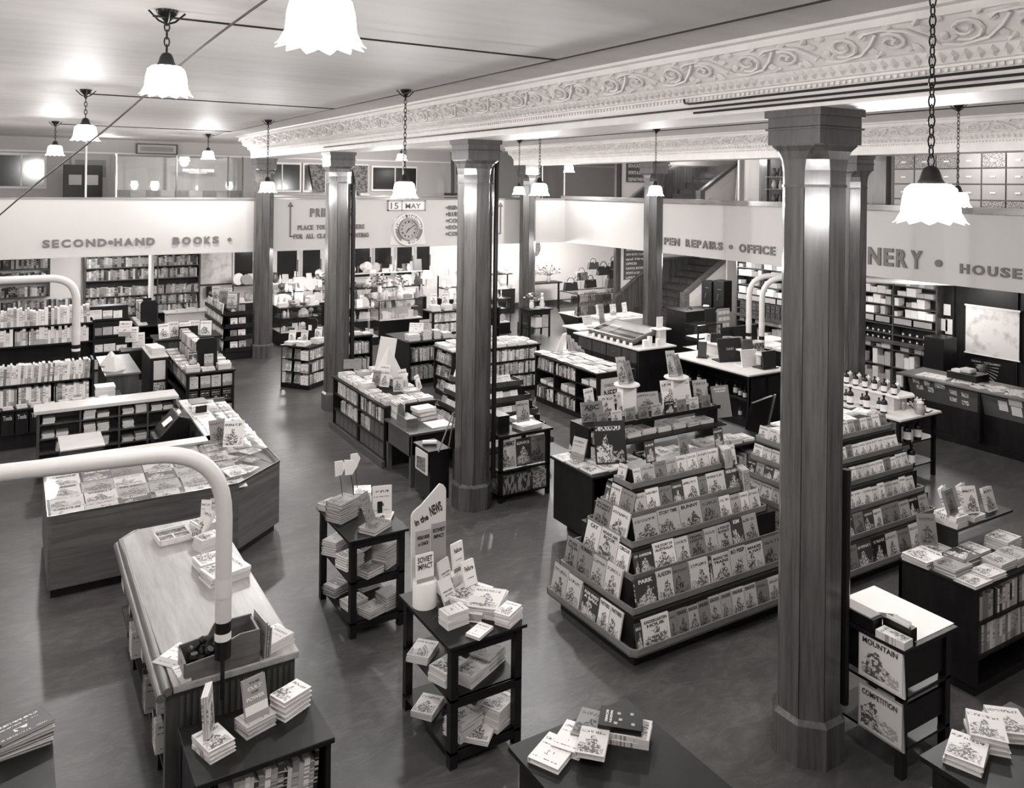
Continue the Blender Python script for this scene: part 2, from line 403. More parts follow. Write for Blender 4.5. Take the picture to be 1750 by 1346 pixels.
# ------------------------------------------------------------------ the room
X0, X1, Y0, Y1, ZC = -6.0, 20.0, -4.0, 24.0, 5.3
GX, GY, GZ0, GZ1 = 14.2, 20.2, 2.53, 3.80        # gallery front planes and its white parapet
struct('floor', B(X0, X1, Y0, Y1, -.1, 0), 'lino')
struct('ceiling', B(X0, X1, Y0, Y1, ZC, ZC + .1), 'ceiling_paint')
struct('wall_left', B(X0 - .1, X0, Y0, Y1, 0, ZC), 'wall_white')
struct('wall_near', B(X0, X1, Y0 - .1, Y0, 0, ZC), 'wall_white')
struct('wall_back', B(X0, X1, Y1, Y1 + .1, 0, GZ0 + .3), 'wall_white')
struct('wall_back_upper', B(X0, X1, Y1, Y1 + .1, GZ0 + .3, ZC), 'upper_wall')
struct('wall_right', B(16.1, 16.2, Y0, 14.88, 0, ZC), 'dark_wood')
struct('wall_far_right', B(X1, X1 + .1, 14.3, Y1, 0, ZC), 'wall_white')
struct('wall_stair', B(15.0, X1, 18.7, 18.8, 0, ZC), 'wall_white')
struct('wall_return', B(16.2, X1, 14.3, 14.4, 0, ZC), 'wall_white')
# gallery: slab, parapets, rails
struct('gallery_floor_back', B(X0, X1, GY + .12, Y1, GZ0 + .02, GZ0 + .3), 'wall_white')
struct('gallery_floor_right', B(GX + .12, X1, Y0, GY + .12, GZ0 + .02, GZ0 + .3), 'wall_white')
struct('wall_parapet_back', B(X0, GX + .12, GY, GY + .12, GZ0, GZ1), 'gallery_white')
struct('wall_parapet_right', B(GX, GX + .12, Y0, GY, GZ0, GZ1), 'gallery_white')
struct('trim_parapet_joint', B(X0, GX, GY - .012, GY, GZ0 - .0, GZ0 + .05), 'gallery_white')
struct('trim_rail_back', B(X0, GX + .2, GY - .03, GY + .4, GZ1, GZ1 + .04), 'gallery_rail')
struct('trim_rail_right', B(GX - .05, GX + .25, Y0, GY + .15, GZ1 + .01, GZ1 + .12), 'gallery_rail')
struct('baseboard_back', B(X0, X1, Y1 - .03, Y1, 0, .18), 'brown_wood')
struct('baseboard_stair', B(15.0, X1, 18.67, 18.7, 0, .18), 'brown_wood')
struct('trim_upper_wall', B(X0, X1, Y1 - .03, Y1, 4.92, 4.96), 'soft_white')

# beams with cornice and plaster frieze
def scroll_motif():
    mb = MB()
    def spiral(cx, cy, r0, turns, sgn, ph, th=.017):
        pts = []
        for i in range(17):
            f = i / 16; a = ph + sgn * f * turns * 2 * PI; r = r0 * (1 - .86 * f)
            pts.append((cx + r * math.cos(a), cy + r * math.sin(a), .012 + .012 * f))
        mb.tube(pts, th, 5, .009)
    spiral(.17, .17, .115, 1.7, 1, -2.2); spiral(.52, .15, .10, 1.6, -1, 2.0)
    mb.tube([(.0, .05, .01), (.12, .03, .02), (.28, .06, .02), (.38, .16, .02), (.44, .25, .01)], .014, 5)
    mb.tube([(.36, .27, .01), (.5, .29, .02), (.64, .24, .02), (.74, .14, .02), (.8, .04, .01)], .014, 5)
    for (lx, ly, a, L) in ((.30, .22, .6, .09), (.33, .10, -.6, .08), (.06, .27, 2.4, .07), (.63, .08, -.9, .09), (.70, .26, 1.0, .08), (.17, .17, .3, .045), (.52, .15, .3, .04), (.42, .05, -2.4, .07), (.36, .2, 2.2, .07), (.24, .3, .2, .06), (.56, .29, 2.9, .06), (.02, .16, -1.2, .07), (.78, .18, 2.0, .08), (.58, .04, .2, .06), (.74, .06, .9, .07), (.08, .06, 1.4, .06)):
        R = []
        for (f, wd, h) in ((0, .008, .004), (.3, .028, .03), (.7, .02, .04), (1, .003, .02)):
            c, s_ = math.cos(a), math.sin(a); px, py = lx + c * L * f, ly + s_ * L * f
            R.append([(px - s_ * wd * k, py + c * wd * k, h * q) for k, q in ((-1, .2), (0, 1.2), (1, .2), (0, 0))])
        mb.ring(R)
    return mb.mesh('frieze_scroll', 'plaster')
SCROLL = scroll_motif()
def beam(name, xc, y0, y1, sides):
    prof = [(.33, ZC), (.33, 4.79)]
    P = [(.32, 4.79), (.32, 4.95), (.335, 4.955), (.335, 4.97), (.36, 4.975), (.405, 5.05), (.425, 5.058), (.58, 5.216), (.60, 5.22), (.60, 5.27), (.66, 5.275), (.67, ZC)]
    mb = MB().extr([(xc - a, z) for a, z in P] + [(xc + a, z) for a, z in reversed(P)], 'y', y0, y1)
    o = struct(name, mb, 'plaster')
    for sgn in sides:
        ln = math.hypot(.155, .158); ang = math.atan2(.158, .155)
        n = int((y1 - y0) / .82)
        for i in range(n):
            y = y1 - .82 * (i + .5) - .4 if sgn < 0 else y0 + .82 * i
            # local x along beam, y up the slope, z out of it
            ex = Vector((0, 1 if sgn > 0 else -1, 0)); ey = Vector((sgn * .155, 0, .158)).normalized(); ez = ex.cross(ey)
            if ez.z > 0: ex = -ex; ez = ex.cross(ey); 
            M = Matrix((ex, ey, ez)).transposed().to_4x4()
            k = link('frieze_scroll', SCROLL, o)
            st = (y + .82) if ex.y < 0 else y
            k.matrix_local = Matrix.Translation((xc + sgn * .43, st, 5.062)) @ M @ Matrix.Diagonal((1, .72, 1, 1))
        e = MB(); d = MB()
        yy = y0 + .03
        while yy < y1 - .03:
            x = xc + sgn * .385
            e.ring([[(x + sgn * .02 * 1.0, yy, 5.045), (x - sgn * .005, yy + .03, 5.01), (x - sgn * .03, yy, 4.975), (x - sgn * .0, yy - .03, 5.01)],
                    [(x + sgn * .035, yy, 5.02), (x + sgn * .03, yy + .012, 5.0), (x + sgn * .01, yy, 4.985), (x + sgn * .03, yy - .012, 5.0)]])
            yy += .078
        yy = y0 + .02
        while yy < y1 - .03:
            d.box(xc + sgn * .32, xc + sgn * .337, yy, yy + .022, 4.925, 4.95); yy += .048
        for nm, q in (('egg_moulding', e), ('bead_moulding', d)):
            s_ = link(nm, q.mesh(nm, 'plaster'), o); s_['kind'] = 'stuff'
    return o
beam('trim_beam_middle', 5.2, Y0, 20.05, (-1,))
beam('trim_beam_right', 12.6, Y0, 20.05, (-1,))

# pillars --------------------------------------------------------
def octa(r, x=0, y=0, ph=PI / 8): return [(x + r * math.cos(ph + i * PI / 4), y + r * math.sin(ph + i * PI / 4)) for i in range(8)]
def pillar(x, y, label):
    t = T('pillar', label, 'pillar', (x, y, 0), local=True)
    R = .232
    t.p('plinth', MB().prism(octa(R + .035), 0, .30).prism(octa(R + .035), .30, .335, octa(R + .006)), 'pillar_wood')
    t.p('shaft', MB().prism(octa(R - .006), .3, 4.22), 'dark_wood')
    o8 = octa(R); 
    for i in range(8):     # eight veneered boards, joints slightly open
        a, b2 = Vector(o8[i]), Vector(o8[(i + 1) % 8]); m_ = (a + b2) / 2; a2 = m_ + (a - m_) * .965; b3 = m_ + (b2 - m_) * .965
        t.p('board', MB().prism([tuple(a2), tuple(b3), tuple(b3 * .96), tuple(a2 * .96)], .335, 4.22), 'pillar_wood')
    # capital: octagon flaring to a square block
    mb = MB(); rings = []
    for f, z in ((0, 4.23), (.02, 4.34), (.1, 4.42), (.3, 4.48), (.62, 4.52), (.62, 4.53)):
        rr = []
        for i in range(8):
            ax, ay = o8[i]; s_ = .25; qx = max(-s_, min(s_, ax * 1.25)); qy = max(-s_, min(s_, ay * 1.25))
            kx = s_ if ax > 0 else -s_; ky = s_ if ay > 0 else -s_
            rr.append((ax * (1 - f) + kx * f, ay * (1 - f) + ky * f, z))
        rings.append(rr)
    mb.ring(rings); mb.smooth = False
    t.p('capital', mb, 'pillar_wood')
    t.p('collar', MB().prism(octa(R + .008), 4.215, 4.235), 'brown_wood')
    t.p('abacus', B(-.235, .235, -.235, .235, 4.53, 4.66).box(-.25, .25, -.25, .25, 4.64, 4.655).box(-.235, .235, -.235, .235, 4.655, 4.74).box(-.255, .255, -.255, .255, 4.735, 4.79), 'brown_wood')
    return t
PA = [(5.15, 4.08), (5.2, 9.45), (5.22, 14.8), (5.2, 20.02)]
PB = [(12.6, 9.15), (12.7, 14.5), (12.62, 19.8), (12.6, 3.8)]
for (x, y), l in zip(PA, ('nearest tall polished wood pillar, beside the black trolley', 'octagonal wood pillar behind the news trolley, before the tiered white displays', 'octagonal wood pillar between the small book island and the long low bookshelf', 'farthest left wood pillar, beside the second-hand books sign')): pillar(x, y, l)
for (x, y), l in zip(PB, ('wood pillar half hidden behind the nearest pillar', 'wood pillar left of the pen repairs sign, before the stairs', 'wood pillar with the vase table at its foot', 'wood pillar out to the right of the frame')): pillar(x, y, l)
def pipe(pts, r, label, mat='black_metal', name='conduit', cat='pipe', seg=8):
    return solo(name, MB().tube(pts, r, seg), mat, label, cat, pts[0])
pipe([(5.468, 9.36, .34), (5.468, 9.36, 4.4), (5.5, 9.4, 4.6), (5.5, 9.6, 4.78)], .032, 'dark pipe running up the right side of the pillar behind the news trolley')
pipe([(5.49, 14.72, .5), (5.49, 14.72, 4.2)], .045, 'dark pipe up the right side of the pillar by the long low shelf')
pipe([(5.375, 3.93, .34), (5.375, 3.93, 2.1)], .032, 'dark pipe on the lower right side of the nearest pillar')
# conduits on the beam face and ceiling
pipe([(4.865, Y0, 4.865), (4.865, 14.6, 4.865)], .009, 'thin conduit clipped along the lower face of the near beam', 'iron')
pipe([(4.85, Y0, 4.905), (4.85, 5.1, 4.905), (4.85, 5.16, 4.915), (4.85, 5.17, 4.95)], .009, 'upper of the thick paired pipes on the beam above the nearest pillar', 'iron')
pipe([(4.85, Y0, 4.825), (4.85, 5.05, 4.825)], .009, 'lower of the thick paired pipes on the beam above the nearest pillar', 'iron')
pipe([(3.85, Y0, 5.25), (3.85, 5.6, 5.25), (3.85, 8.6, 5.25), (3.85, 14.4, 5.25), (3.85, 19.4, 5.25)], .007, 'long ceiling conduit linking the lamps nearest the carved beam', 'iron')
for y, l in ((5.62, 'nearest cross conduit on the left ceiling'), (11.1, 'cross conduit on the left ceiling at the second small lamp'), (17.4, 'farthest cross conduit on the left ceiling')):
    pipe([(.75, y, 5.25), (3.85, y, 5.25)], .007, l, 'iron')
pipe([(10.2, Y0, 5.25), (10.2, 5, 5.25), (10.2, 16.4, 5.25)], .008, 'ceiling conduit linking the lamps between the two carved beams', 'iron')

# lettering and signs on the parapet ------------------------------
def letters(label, s, x0, x1, z0, z1, plane='back', mat='letter_grey', name='sign_lettering', cat='sign', wj=.78, depth=.02):
    "cut-out letters one by one between x0 and x1"
    pos = GY if plane == 'back' else GX
    org = (x0, GY - .01, z0) if plane == 'back' else (GX - .01, x0, z0)
    t = T(name, label, cat, org)
    W = {'I': .32, '1': .4, ' ': .75, '\u2022': .5, 'M': 1.15, 'W': 1.2, 'O': 1.08, 'C': 1.0, 'D': .98, 'G': 1.05, 'N': 1.02, 'A': 1.02, 'S': .8, 'E': .75, 'L': .7, 'F': .72, 'P': .8, 'R': .85, 'B': .85, '-': .5}
    ws = [W.get(c, .85) for c in s]; tot = sum(ws); k = abs(x1 - x0) / tot; a = 0
    for c, wv in zip(s, ws):
        if c != ' ':
            cw = wv * k * wj; u = a + wv * k * (1 - wj) / 2
            if c == '\u2022':
                r = (z1 - z0) * .27; mb = MB(); 
                n = 14; zc = (z0 + z1) / 2
                if plane == 'back': mb.ring([[(x0 + u + cw / 2 + r * math.cos(q * 2 * PI / n), GY - d, zc + r * math.sin(q * 2 * PI / n)) for q in range(n)] for d in (.001, .03)])
                else: mb.ring([[(GX - d, x0 - u - cw / 2 + r * math.cos(q * 2 * PI / n), zc + r * math.sin(q * 2 * PI / n)) for q in range(n)] for d in (.001, .03)])
                mb.smooth = False; t.p('dot', mb, mat)
            else:
                me, xa, xb, ya, yb = text_mesh(c, .5, .035, mat)
                sx = cw / (xb - xa); sy = (z1 - z0) / (yb - ya)
                o = link('letter', me, t.o); o.scale = (sx, sy, depth)
                if plane == 'back': o.rotation_euler = FRONT; o.location = (u - xa * sx, -depth * .5, -ya * sy)
                else: o.rotation_euler = LEFT; o.location = (-depth * .5, -(u - xa * sx), -ya * sy)
        a += wv * k
    return t
letters('grey cut-out letters reading SECOND HAND BOOKS on the white parapet', 'SECOND\u2022HAND  BOOKS \u2022', .55, 4.5, 2.76, 2.93)
letters('grey letters reading PEN REPAIRS and OFFICE along the right parapet', 'PEN REPAIRS \u2022 OFFICE', 15.8, 12.2, 2.75, 2.94, 'right')
letters('large grey letters ending in NERY on the right parapet', 'STATIONERY', 11.65, 8.82, 2.76, 3.1, 'right')
solo('sign_dot', MB().ring([[(GX - d, 8.54 + .065 * math.cos(q * PI / 9), 2.9 + .065 * math.sin(q * PI / 9)) for q in range(18)] for d in (.001, .03)]), 'letter_grey', 'grey round dot between the NERY and HOUSE letters', 'sign', (GX, 8.54, 2.9))
letters('grey letters reading HOUSE at the right frame edge', 'HOUSEHOLD', 8.17, 6.2, 2.76, 2.93, 'right')
letters('grey condensed letters reading PRINTING behind a pillar', 'PRINTING', 6.38, 7.5, 3.36, 3.58)
letters('grey line reading PLACE YOUR ORDERS HERE', 'PLACE YOUR ORDERS HERE', 6.08, 7.84, 3.04, 3.16, wj=.85)
letters('grey line reading FOR ALL CLASSES OF PRINTING', 'FOR ALL CLASSES OF PRINTING', 5.98, 7.96, 2.82, 2.94, wj=.85)
for i, (s, e) in enumerate((('BINDING', 11.1), ('RUBBER STAMPS', 11.7), ('COLOUR', 11.0), ('SOCIAL', 10.95), ('COMMERCIAL', 11.4))):
    z = 3.58 - .18 * i
    letters('grey list line starting %s, left of a pillar' % s[:5], '\u2022' + s, 10.2, e, z - .06, z + .06, wj=.85)
def arrow(x, z0, z1, foot, label):
    mb = B(x - .017, x + .017, GY - .02, GY - .001, z0, z1 - .1).box(min(x, x + foot), max(x, x + foot), GY - .02, GY - .001, z0, z0 + .03)
    mb.extr([(x - .075, z1 - .12), (x + .075, z1 - .12), (x, z1)], 'y', GY - .02, GY - .001)
    solo('arrow_sign', mb, 'letter_grey', label, 'sign', (x, GY, z0))
arrow(5.9, 2.87, 3.74, .12, 'tall grey up arrow left of the PRINTING letters')
arrow(11.95, 2.82, 3.72, -.14, 'tall grey up arrow right of the list of printing services')
t = T('date_board', 'framed date board reading 15 MAY above the clock', 'calendar', (9.02, GY, 3.5))
t.p('frame', B(8.47, 9.57, GY - .04, GY - .001, 3.5, 3.53).box(8.47, 9.57, GY - .04, GY - .001, 3.75, 3.78).box(8.47, 8.5, GY - .04, GY - .001, 3.5, 3.78).box(9.54, 9.57, GY - .04, GY - .001, 3.5, 3.78).box(8.87, 8.89, GY - .04, GY - .001, 3.5, 3.78), 'grey_wall')
t.p('card', B(8.5, 8.87, GY - .02, GY - .002, 3.53, 3.75), 'card_white'); t.p('card', B(8.89, 9.54, GY - .02, GY - .002, 3.53, 3.75), 'card_white')
fit_text('lettering', '15', t.o, 8.56 - 9.02, .05, .22, .17, 'letter_grey', FRONT, .025)
fit_text('lettering', 'MAY', t.o, 8.98 - 9.02, .06, .45, .14, 'letter_grey', FRONT, .025)
# clock
t = T('wall_clock', 'round wall clock with roman dial and dark lettered rim', 'clock', (9.07, GY, 3.01), local=True)
def disc(r0, r1, d0, d1, n=36, a0=0, a1=2 * PI):
    mb = MB(); full = abs(a1 - a0 - 2 * PI) < 1e-6; k = n if full else n + 1
    ang = [a0 + (a1 - a0) * i / n for i in range(k)]
    v = []
    for r, d in ((r0, d0), (r1, d0), (r1, d1), (r0, d1)): v += [(r * math.cos(a), -d, r * math.sin(a)) for a in ang]
    mb.v = v; m_ = k if full else k - 1
    for q in range(4):
        for i in range(m_):
            j = (i + 1) % k; mb.f.append((q * k + i, q * k + j, ((q + 1) % 4) * k + j, ((q + 1) % 4) * k + i))
    if not full: mb.f += [(0, k, 2 * k, 3 * k), (k - 1, 2 * k - 1, 3 * k - 1, 4 * k - 1)]
    return mb
t.p('back_board', MB().extr([(-.53, -.42), (.53, -.42), (.40, .3), (-.40, .3)], 'y', -.02, 0), 'soft_white')
t.p('rim', disc(.40, .44, .02, .09), 'soft_white'); t.p('dial_ring', disc(.25, .29, .02, .1), 'grey_wall')
for a0, a1 in ((85, 100), (165, 183), (-45, 5), (187, 235), (262, 278)): t.p('dark_segment', disc(.31, .41, .02, .06, 8, math.radians(a0), math.radians(a1)), 'mid_grey')
t.p('dial', disc(.001, .26, .02, .05), 'grey_card')
s = 'PLANNED SEASONALLY'
for i, c in enumerate(s):
    if c == ' ': continue
    a = math.radians(172 - i * 10.0); me, xa, xb, ya, yb = text_mesh(c, .4, .05, 'letter_white')
    o = link('letter', me, t.o); o.scale = (.085, .11, .02); o.matrix_local = Matrix.Rotation(PI / 2, 4, 'X') @ Matrix.Rotation(a - PI / 2, 4, 'Z') @ Matrix.Translation((-.03, .315, .07)) @ Matrix.Diagonal((.085, .11, .02, 1))
for i, c in enumerate('SAVES TIME'):
    if c == ' ': continue
    a = math.radians(238 + i * 7.0); me, xa, xb, ya, yb = text_mesh(c, .4, .05, 'letter_white')
    o = link('letter', me, t.o); o.matrix_local = Matrix.Rotation(PI / 2, 4, 'X') @ Matrix.Rotation(a + PI / 2, 4, 'Z') @ Matrix.Translation((-.03, -.4, .07)) @ Matrix.Diagonal((.08, .1, .02, 1))
for i, c in enumerate(('XII', 'I', 'II', 'III', 'IIII', 'V', 'VI', 'VII', 'VIII', 'IX', 'X', 'XI')):
    a = -i * PI / 6; me, xa, xb, ya, yb = text_mesh(c, .4, .03, 'ink')
    k = .06; o = link('numeral', me, t.o); o.matrix_local = Matrix.Rotation(PI / 2, 4, 'X') @ Matrix.Rotation(a, 4, 'Z') @ Matrix.Translation((-(xb - xa) * k * .35, .175, .055)) @ Matrix.Diagonal((k * .7, k, .01, 1))
for L, a, wv in ((.13, math.radians(-129), .012), (.2, math.radians(33), .008)):
    mb = MB(); mb.extr([(-.03, -wv), (L, -wv * .5), (L, wv * .5), (-.03, wv)], 'y', -.075, -.065)
    mb.v = [(x * math.cos(a) - z * math.sin(a), y, x * math.sin(a) + z * math.cos(a)) for x, y, z in mb.v]; t.p('hand', mb, 'ink')

# ------------------------------------------------------------------ hanging lamps
def lamp(x, y, zb, label, d=.30, sh=.185):
    far = min(1, max(0, (math.hypot(x, y) - 5) / 12))
    t = T('pendant_lamp', label, 'lamp', (x, y, zb), local=True, group='hanging lamps with scalloped glass shades')
    top = ZC - zb
    prof = [(.05, sh), (.09, sh - .004), (.118, sh * .86), (.131, sh * .6), (.138, sh * .25), (.15, sh * .07), (.165, 0), (.158, .003), (.131, sh * .25), (.122, sh * .6), (.108, sh * .84), (.05, sh - .015)]
    k = d / .33; mb = MB(); R = []
    for j, (r, h) in enumerate(prof):
        sc_ = .006 + (.012 if h < sh * .1 else 0) * 1
        R.append([(k * (r + (sc_ * math.cos(i * 2 * PI * 12 / 48))) * math.cos(2 * PI * i / 48), k * (r + (sc_ * math.cos(i * 2 * PI * 12 / 48))) * math.sin(2 * PI * i / 48), h - (.008 * math.cos(i * 2 * PI * 12 / 48) if h < .02 else 0)) for i in range(48)])
    mb.ring(R, cap=False); t.p('shade', mb, 'lamp_glass')
    t.p('gallery', MB().lathe([(.06, sh - .02), (.06, sh + .005), (.05, sh + .02), (.04, sh + .055), (.03, sh + .075), (.012, sh + .085)], seg=12), 'iron')
    t.p('bulb', MB().lathe([(.012, .13), (.02, .12), (.03, .09), (.028, .06), (.012, .04)], seg=8), 'bulb')
    ch = MB(); z = sh + .075; i = 0
    while z < top - .06:
        a = 0 if i % 2 else PI / 2; pts = []
        for q in range(9):
            th = q * 2 * PI / 8; lx = .016 * math.cos(th); lz = .032 * math.sin(th)
            pts.append((lx * math.cos(a), lx * math.sin(a), z + .03 + lz))
        ch.tube(pts, .0045, 4); z += .048; i += 1
    t.p('chain', ch, 'black_metal')
    cm = MB().lathe([(.012, top - .1), (.02, top - .07), (.06, top - .03), (.07, top - .005), (.07, top)], seg=12)
    for q in range(4): cm.tube([(0, 0, top - .09), (.05 * math.cos(q * PI / 2), .05 * math.sin(q * PI / 2), top - .07), (.11 * math.cos(q * PI / 2), .11 * math.sin(q * PI / 2), top - .01)], .006, 4)
    t.p('ceiling_rose', cm, 'black_metal')
    light(x, y, zb + .02, LAMP_W * (.95 + .8 * far))
def light(x, y, z, wt=None, r=.09):
    ld = bpy.data.lights.new('lamp_light', 'POINT'); ld.energy = wt or LAMP_W; ld.shadow_soft_size = r; ld.color = (1, .985, .97)
    o = bpy.data.objects.new('lamp_light', ld); o.location = (x, y, z - .05); C.objects.link(o)
for a in ((.95, 2.9, 4.70, 'largest glowing lamp, cut by the top edge of the picture'), (.84, 5.65, 4.76, 'glowing lamp on a short chain at upper left, long scalloped shade'),
          (.75, 11.1, 4.69, 'glowing lamp upper left, hung in front of a white pole'), (.68, 17.4, 4.67, 'small lamp farthest left, above the dark framed window'),
          (3.8, 19.5, 4.73, 'small lamp above the PRINTING ORDERS glass'), (3.75, 2.3, 4.05, 'big lamp on a heavy chain at upper right before the parapet'),
          (3.88, 8.75, 4.05, 'lamp on a long chain above the date board and clock'), (3.8, 14.4, 4.04, 'lamp in front of the capital of the farthest left pillar'),
          (6.9, 10.5, 4.06, 'right one of two lamps flanking the pillar over the centre of the parapet'), (10.2, 16.4, 4.0, 'left one of two lamps flanking the pillar over the centre of the parapet'),
          (10.2, 11.6, 4.05, 'lamp in front of the capital of the pillar beside the stairs'), (10.2, 5.9, 4.0, 'lamp at far right behind the big lamp on heavy chain'),
          (13.2, 18.6, 4.6, 'small lamp above the corner of the parapet rail')): lamp(*a)
lamp(9.3, 21.2, 4.88, 'small lamp high over the back gallery, above the clock')
for a in ((-2.6, 2.9, 4.65), (-2.6, 8.5, 4.65), (-2.6, 14, 4.65), (6.9, 4.6, 4.0), (6.9, 16.4, 4.0)): light(*a)  # bare lights added for lamps not shown, no fixtures hung
for a in ((10.2, .5, 4.0), (6.9, -1, 4.0), (3.8, -2.5, 4.0), (-2.6, -2, 4.65)): light(*a, wt=12)  # dimmer added lights for the unseen near end, no fixtures
for a, k in (((2, 22.0, 2.4), .8), ((6.3, 21.6, 2.4), .8), ((10.5, 21.2, 2.4), .8), ((13.6, 21.4, 2.4), 1.7), ((15.5, 21.6, 2.4), 1.7), ((15.1, 15.6, 2.4), 1), ((15.0, 12.6, 2.4), .7), ((14.9, 9, 2.4), .36)): light(*a, wt=BACK_W * k, r=.2)  # added fill lights without fixtures, brightening the space under the gallery
for a in ((2, 22.4, 5.0), (17.5, 18.0, 5.0), (8, 22, 5.0)): light(*a, wt=10, r=.12)  # faint fill lights added up on the gallery, no fixtures
for a in ((15.2, 8.5, 5.0), (15, 15, 5.0), (15, 12, 5.0)): light(*a, wt=24, r=.12)  # stronger fill lights added to brighten the right gallery

# ------------------------------------------------------------------ furniture builders
def case(name, label, cat, x0, x1, y0, y1, h, mat='dark_wood', opn='F', shelves=(), div=(), top='dark_wood', over=.03, plinth=.08, th=.03, topth=.035, back=True, posts=False, group=None, closed=()):
    """bookcase or counter: opn F = open towards the camera end (-Y), L = open towards -X, FL both; div positions along the open side"""
    cx, cy = (x0 + x1) / 2, (y0 + y1) / 2; t = T(name, label, cat, (cx, cy, 0), group=group)
    t.p('top', B(x0 - over, x1 + over, y0 - over, y1 + over, h - topth, h), top, bevel=.006)
    if plinth: t.p('plinth', B(x0 + .02, x1 - .02, y0 + .02, y1 - .02, 0, plinth), mat)
    zt = h - topth
    if 'L' not in opn: t.p('side_panel', B(x0, x0 + th, y0, y1, plinth, zt), mat)
    t.p('side_panel', B(x1 - th, x1, y0, y1, plinth, zt), mat)
    if 'F' not in opn: t.p('end_panel', B(x0 + (0 if 'L' in opn else th), x1 - th, y0, y0 + th, plinth, zt), mat)
    t.p('back_panel', B(x0, x1 - th, y1 - th, y1, plinth, zt), mat)
    if 'F' in opn and 'L' in opn:
        t.p('post', B(x0, x0 + .05, y0, y0 + .05, plinth, zt), mat)
    t.p('shelf', B(x0 + .001, x1 - th, y0 + .001, y1 - th, plinth, plinth + .02), mat)
    for z in shelves: t.p('shelf', B(x0 + (th if 'L' not in opn else .005), x1 - th, y0 + (th if 'F' not in opn else .005), y1 - th, z - .02, z), mat)
    for d in div:
        if opn == 'F': t.p('divider', B(d - .012, d + .012, y0 + .004, y1 - th, plinth, zt), mat)
        else: t.p('divider', B(x0 + .004, x1 - th, d - .012, d + .012, plinth, zt), mat)
    return t
G1 = 'picture books on the big stepped display'

# ---- A: news counter, a U of glass-topped display and shelves
t = T('news_counter', 'wood news counter with slanting glass top over rows of magazines', 'counter', (1.3, 10.2, 0))
out = [(-.0 + .34, 9.38), (2.2, 9.40), (2.8, 9.92), (2.8, 12.95)]
inn = [(.34, 10.9), (2.2, 10.9), (2.22, 10.9), (2.2, 12.95)]
def wall_seg(a, b2, z0, z1, th=.03):
    a = Vector(a); b2 = Vector(b2); d = (b2 - a).normalized(); n = Vector((-d.y, d.x)) * th
    return MB().prism([tuple(a), tuple(b2), tuple(b2 + n), tuple(a + n)], z0, z1)
for i in range(3): t.p('front_panel', wall_seg(out[i], out[i + 1], .1, .83), 'panel_front')
for i in range(3):
    a, b2 = Vector(out[i]), Vector(out[i + 1]); cc = Vector((1.3, 10.9)); a2 = a + (cc - a).normalized() * .06; b3 = b2 + (cc - b2).normalized() * .06
    t.p('plinth', wall_seg(a2, b3, 0, .1), 'dark_wood')
t.p('end_panel', wall_seg((.34, 10.9), (.34, 9.38), .1, .83), 'panel_front'); t.p('end_panel', wall_seg((2.8, 12.95), (2.2, 12.95), .1, .93), 'panel_front')
t.p('inner_panel', wall_seg((2.2, 10.93), (.34, 10.93), .1, .93), 'brown_wood'); t.p('inner_panel', wall_seg((2.17, 12.95), (2.17, 10.93), .1, .93), 'brown_wood')
ZF, ZI = .83, .95
def slab(pts, zz, th=.012): 
    mb = MB(); n = len(pts); mb.v = [(p[0], p[1], z - th) for p, z in zip(pts, zz)] + [(p[0], p[1], z) for p, z in zip(pts, zz)]
    mb.f = [tuple(reversed(range(n))), tuple(range(n, 2 * n))] + [(i, (i + 1) % n, n + (i + 1) % n, n + i) for i in range(n)]; return mb
t.p('display_bed', slab([out[0], out[1], (2.2, 10.9), inn[0]], [ZF - .06, ZF - .06, ZI - .07, ZI - .07], .02), 'tan_box')
t.p('display_bed', slab([out[1], out[2], (2.2, 10.9)], [ZF - .06, ZF - .06, ZI - .07], .02), 'tan_box')
t.p('display_bed', slab([out[2], out[3], (2.42, 12.95), (2.42, 10.6)], [ZF - .06, ZF - .06, ZI - .07, ZI - .07], .02), 'tan_box')
t.p('glass_top', slab([out[0], out[1], (2.2, 10.75), (.34, 10.75)], [ZF + .01, ZF + .01, ZI, ZI], .006), 'glass')
t.p('glass_top', slab([out[1], out[2], (2.42, 10.6), (2.2, 10.75)], [ZF + .01, ZF + .01, ZI, ZI], .006), 'glass')
t.p('glass_top', slab([out[2], out[3], (2.42, 12.95), (2.42, 10.6)], [ZF + .01, ZF + .01, ZI, ZI], .006), 'glass')
t.p('ledge', slab([(.34, 10.75), (2.2, 10.75), (2.2, 10.97), (.34, 10.97)], [ZI + .01] * 4, .03), 'pale_top'); 
t.p('ledge', slab([(2.14, 10.75), (2.42, 10.6), (2.42, 12.95), (2.14, 12.95)], [ZI + .01] * 4, .03), 'pale_top')
for i in range(3): t.p('metal_edge', wall_seg((out[i][0], out[i][1]), (out[i + 1][0], out[i + 1][1]), ZF - .0, ZF + .018, -.008), 'mirror_metal')
t.p('metal_edge', wall_seg((.335, 10.75), (.335, 9.38), ZF, ZF + .018, .008), 'mirror_metal')
# back shelves of the counter
t = case('magazine_shelves', 'low open shelves stacked with newspapers behind the news counter', 'shelves', .33, 2.12, 13.05, 13.4, 1.02, 'brown_wood', 'F', (.42, .62, .82), (.86, 1.36, 1.74), 'pale_top', over=.04, topth=.05)
k = 0
for ci, (a, b2) in enumerate(((.37, .84), (.88, 1.34), (1.38, 1.72), (1.76, 2.08))):
    for zi, z in enumerate((.42, .62, .82)):
        xx = a + .08
        while xx < b2 - .05:
            n = rnd.randint(3, 6); wd = .15
            if rnd.random() < .85:
                stack('newspaper', 'soft', xx + .02, 13.18, z, n, wd, .22, .02, 0, 'light grey', 'pile %s on the shelves behind the news counter' % od(k), 'newspapers piled behind the news counter', style='plain', cat='newspaper'); k += 1
            xx += .17
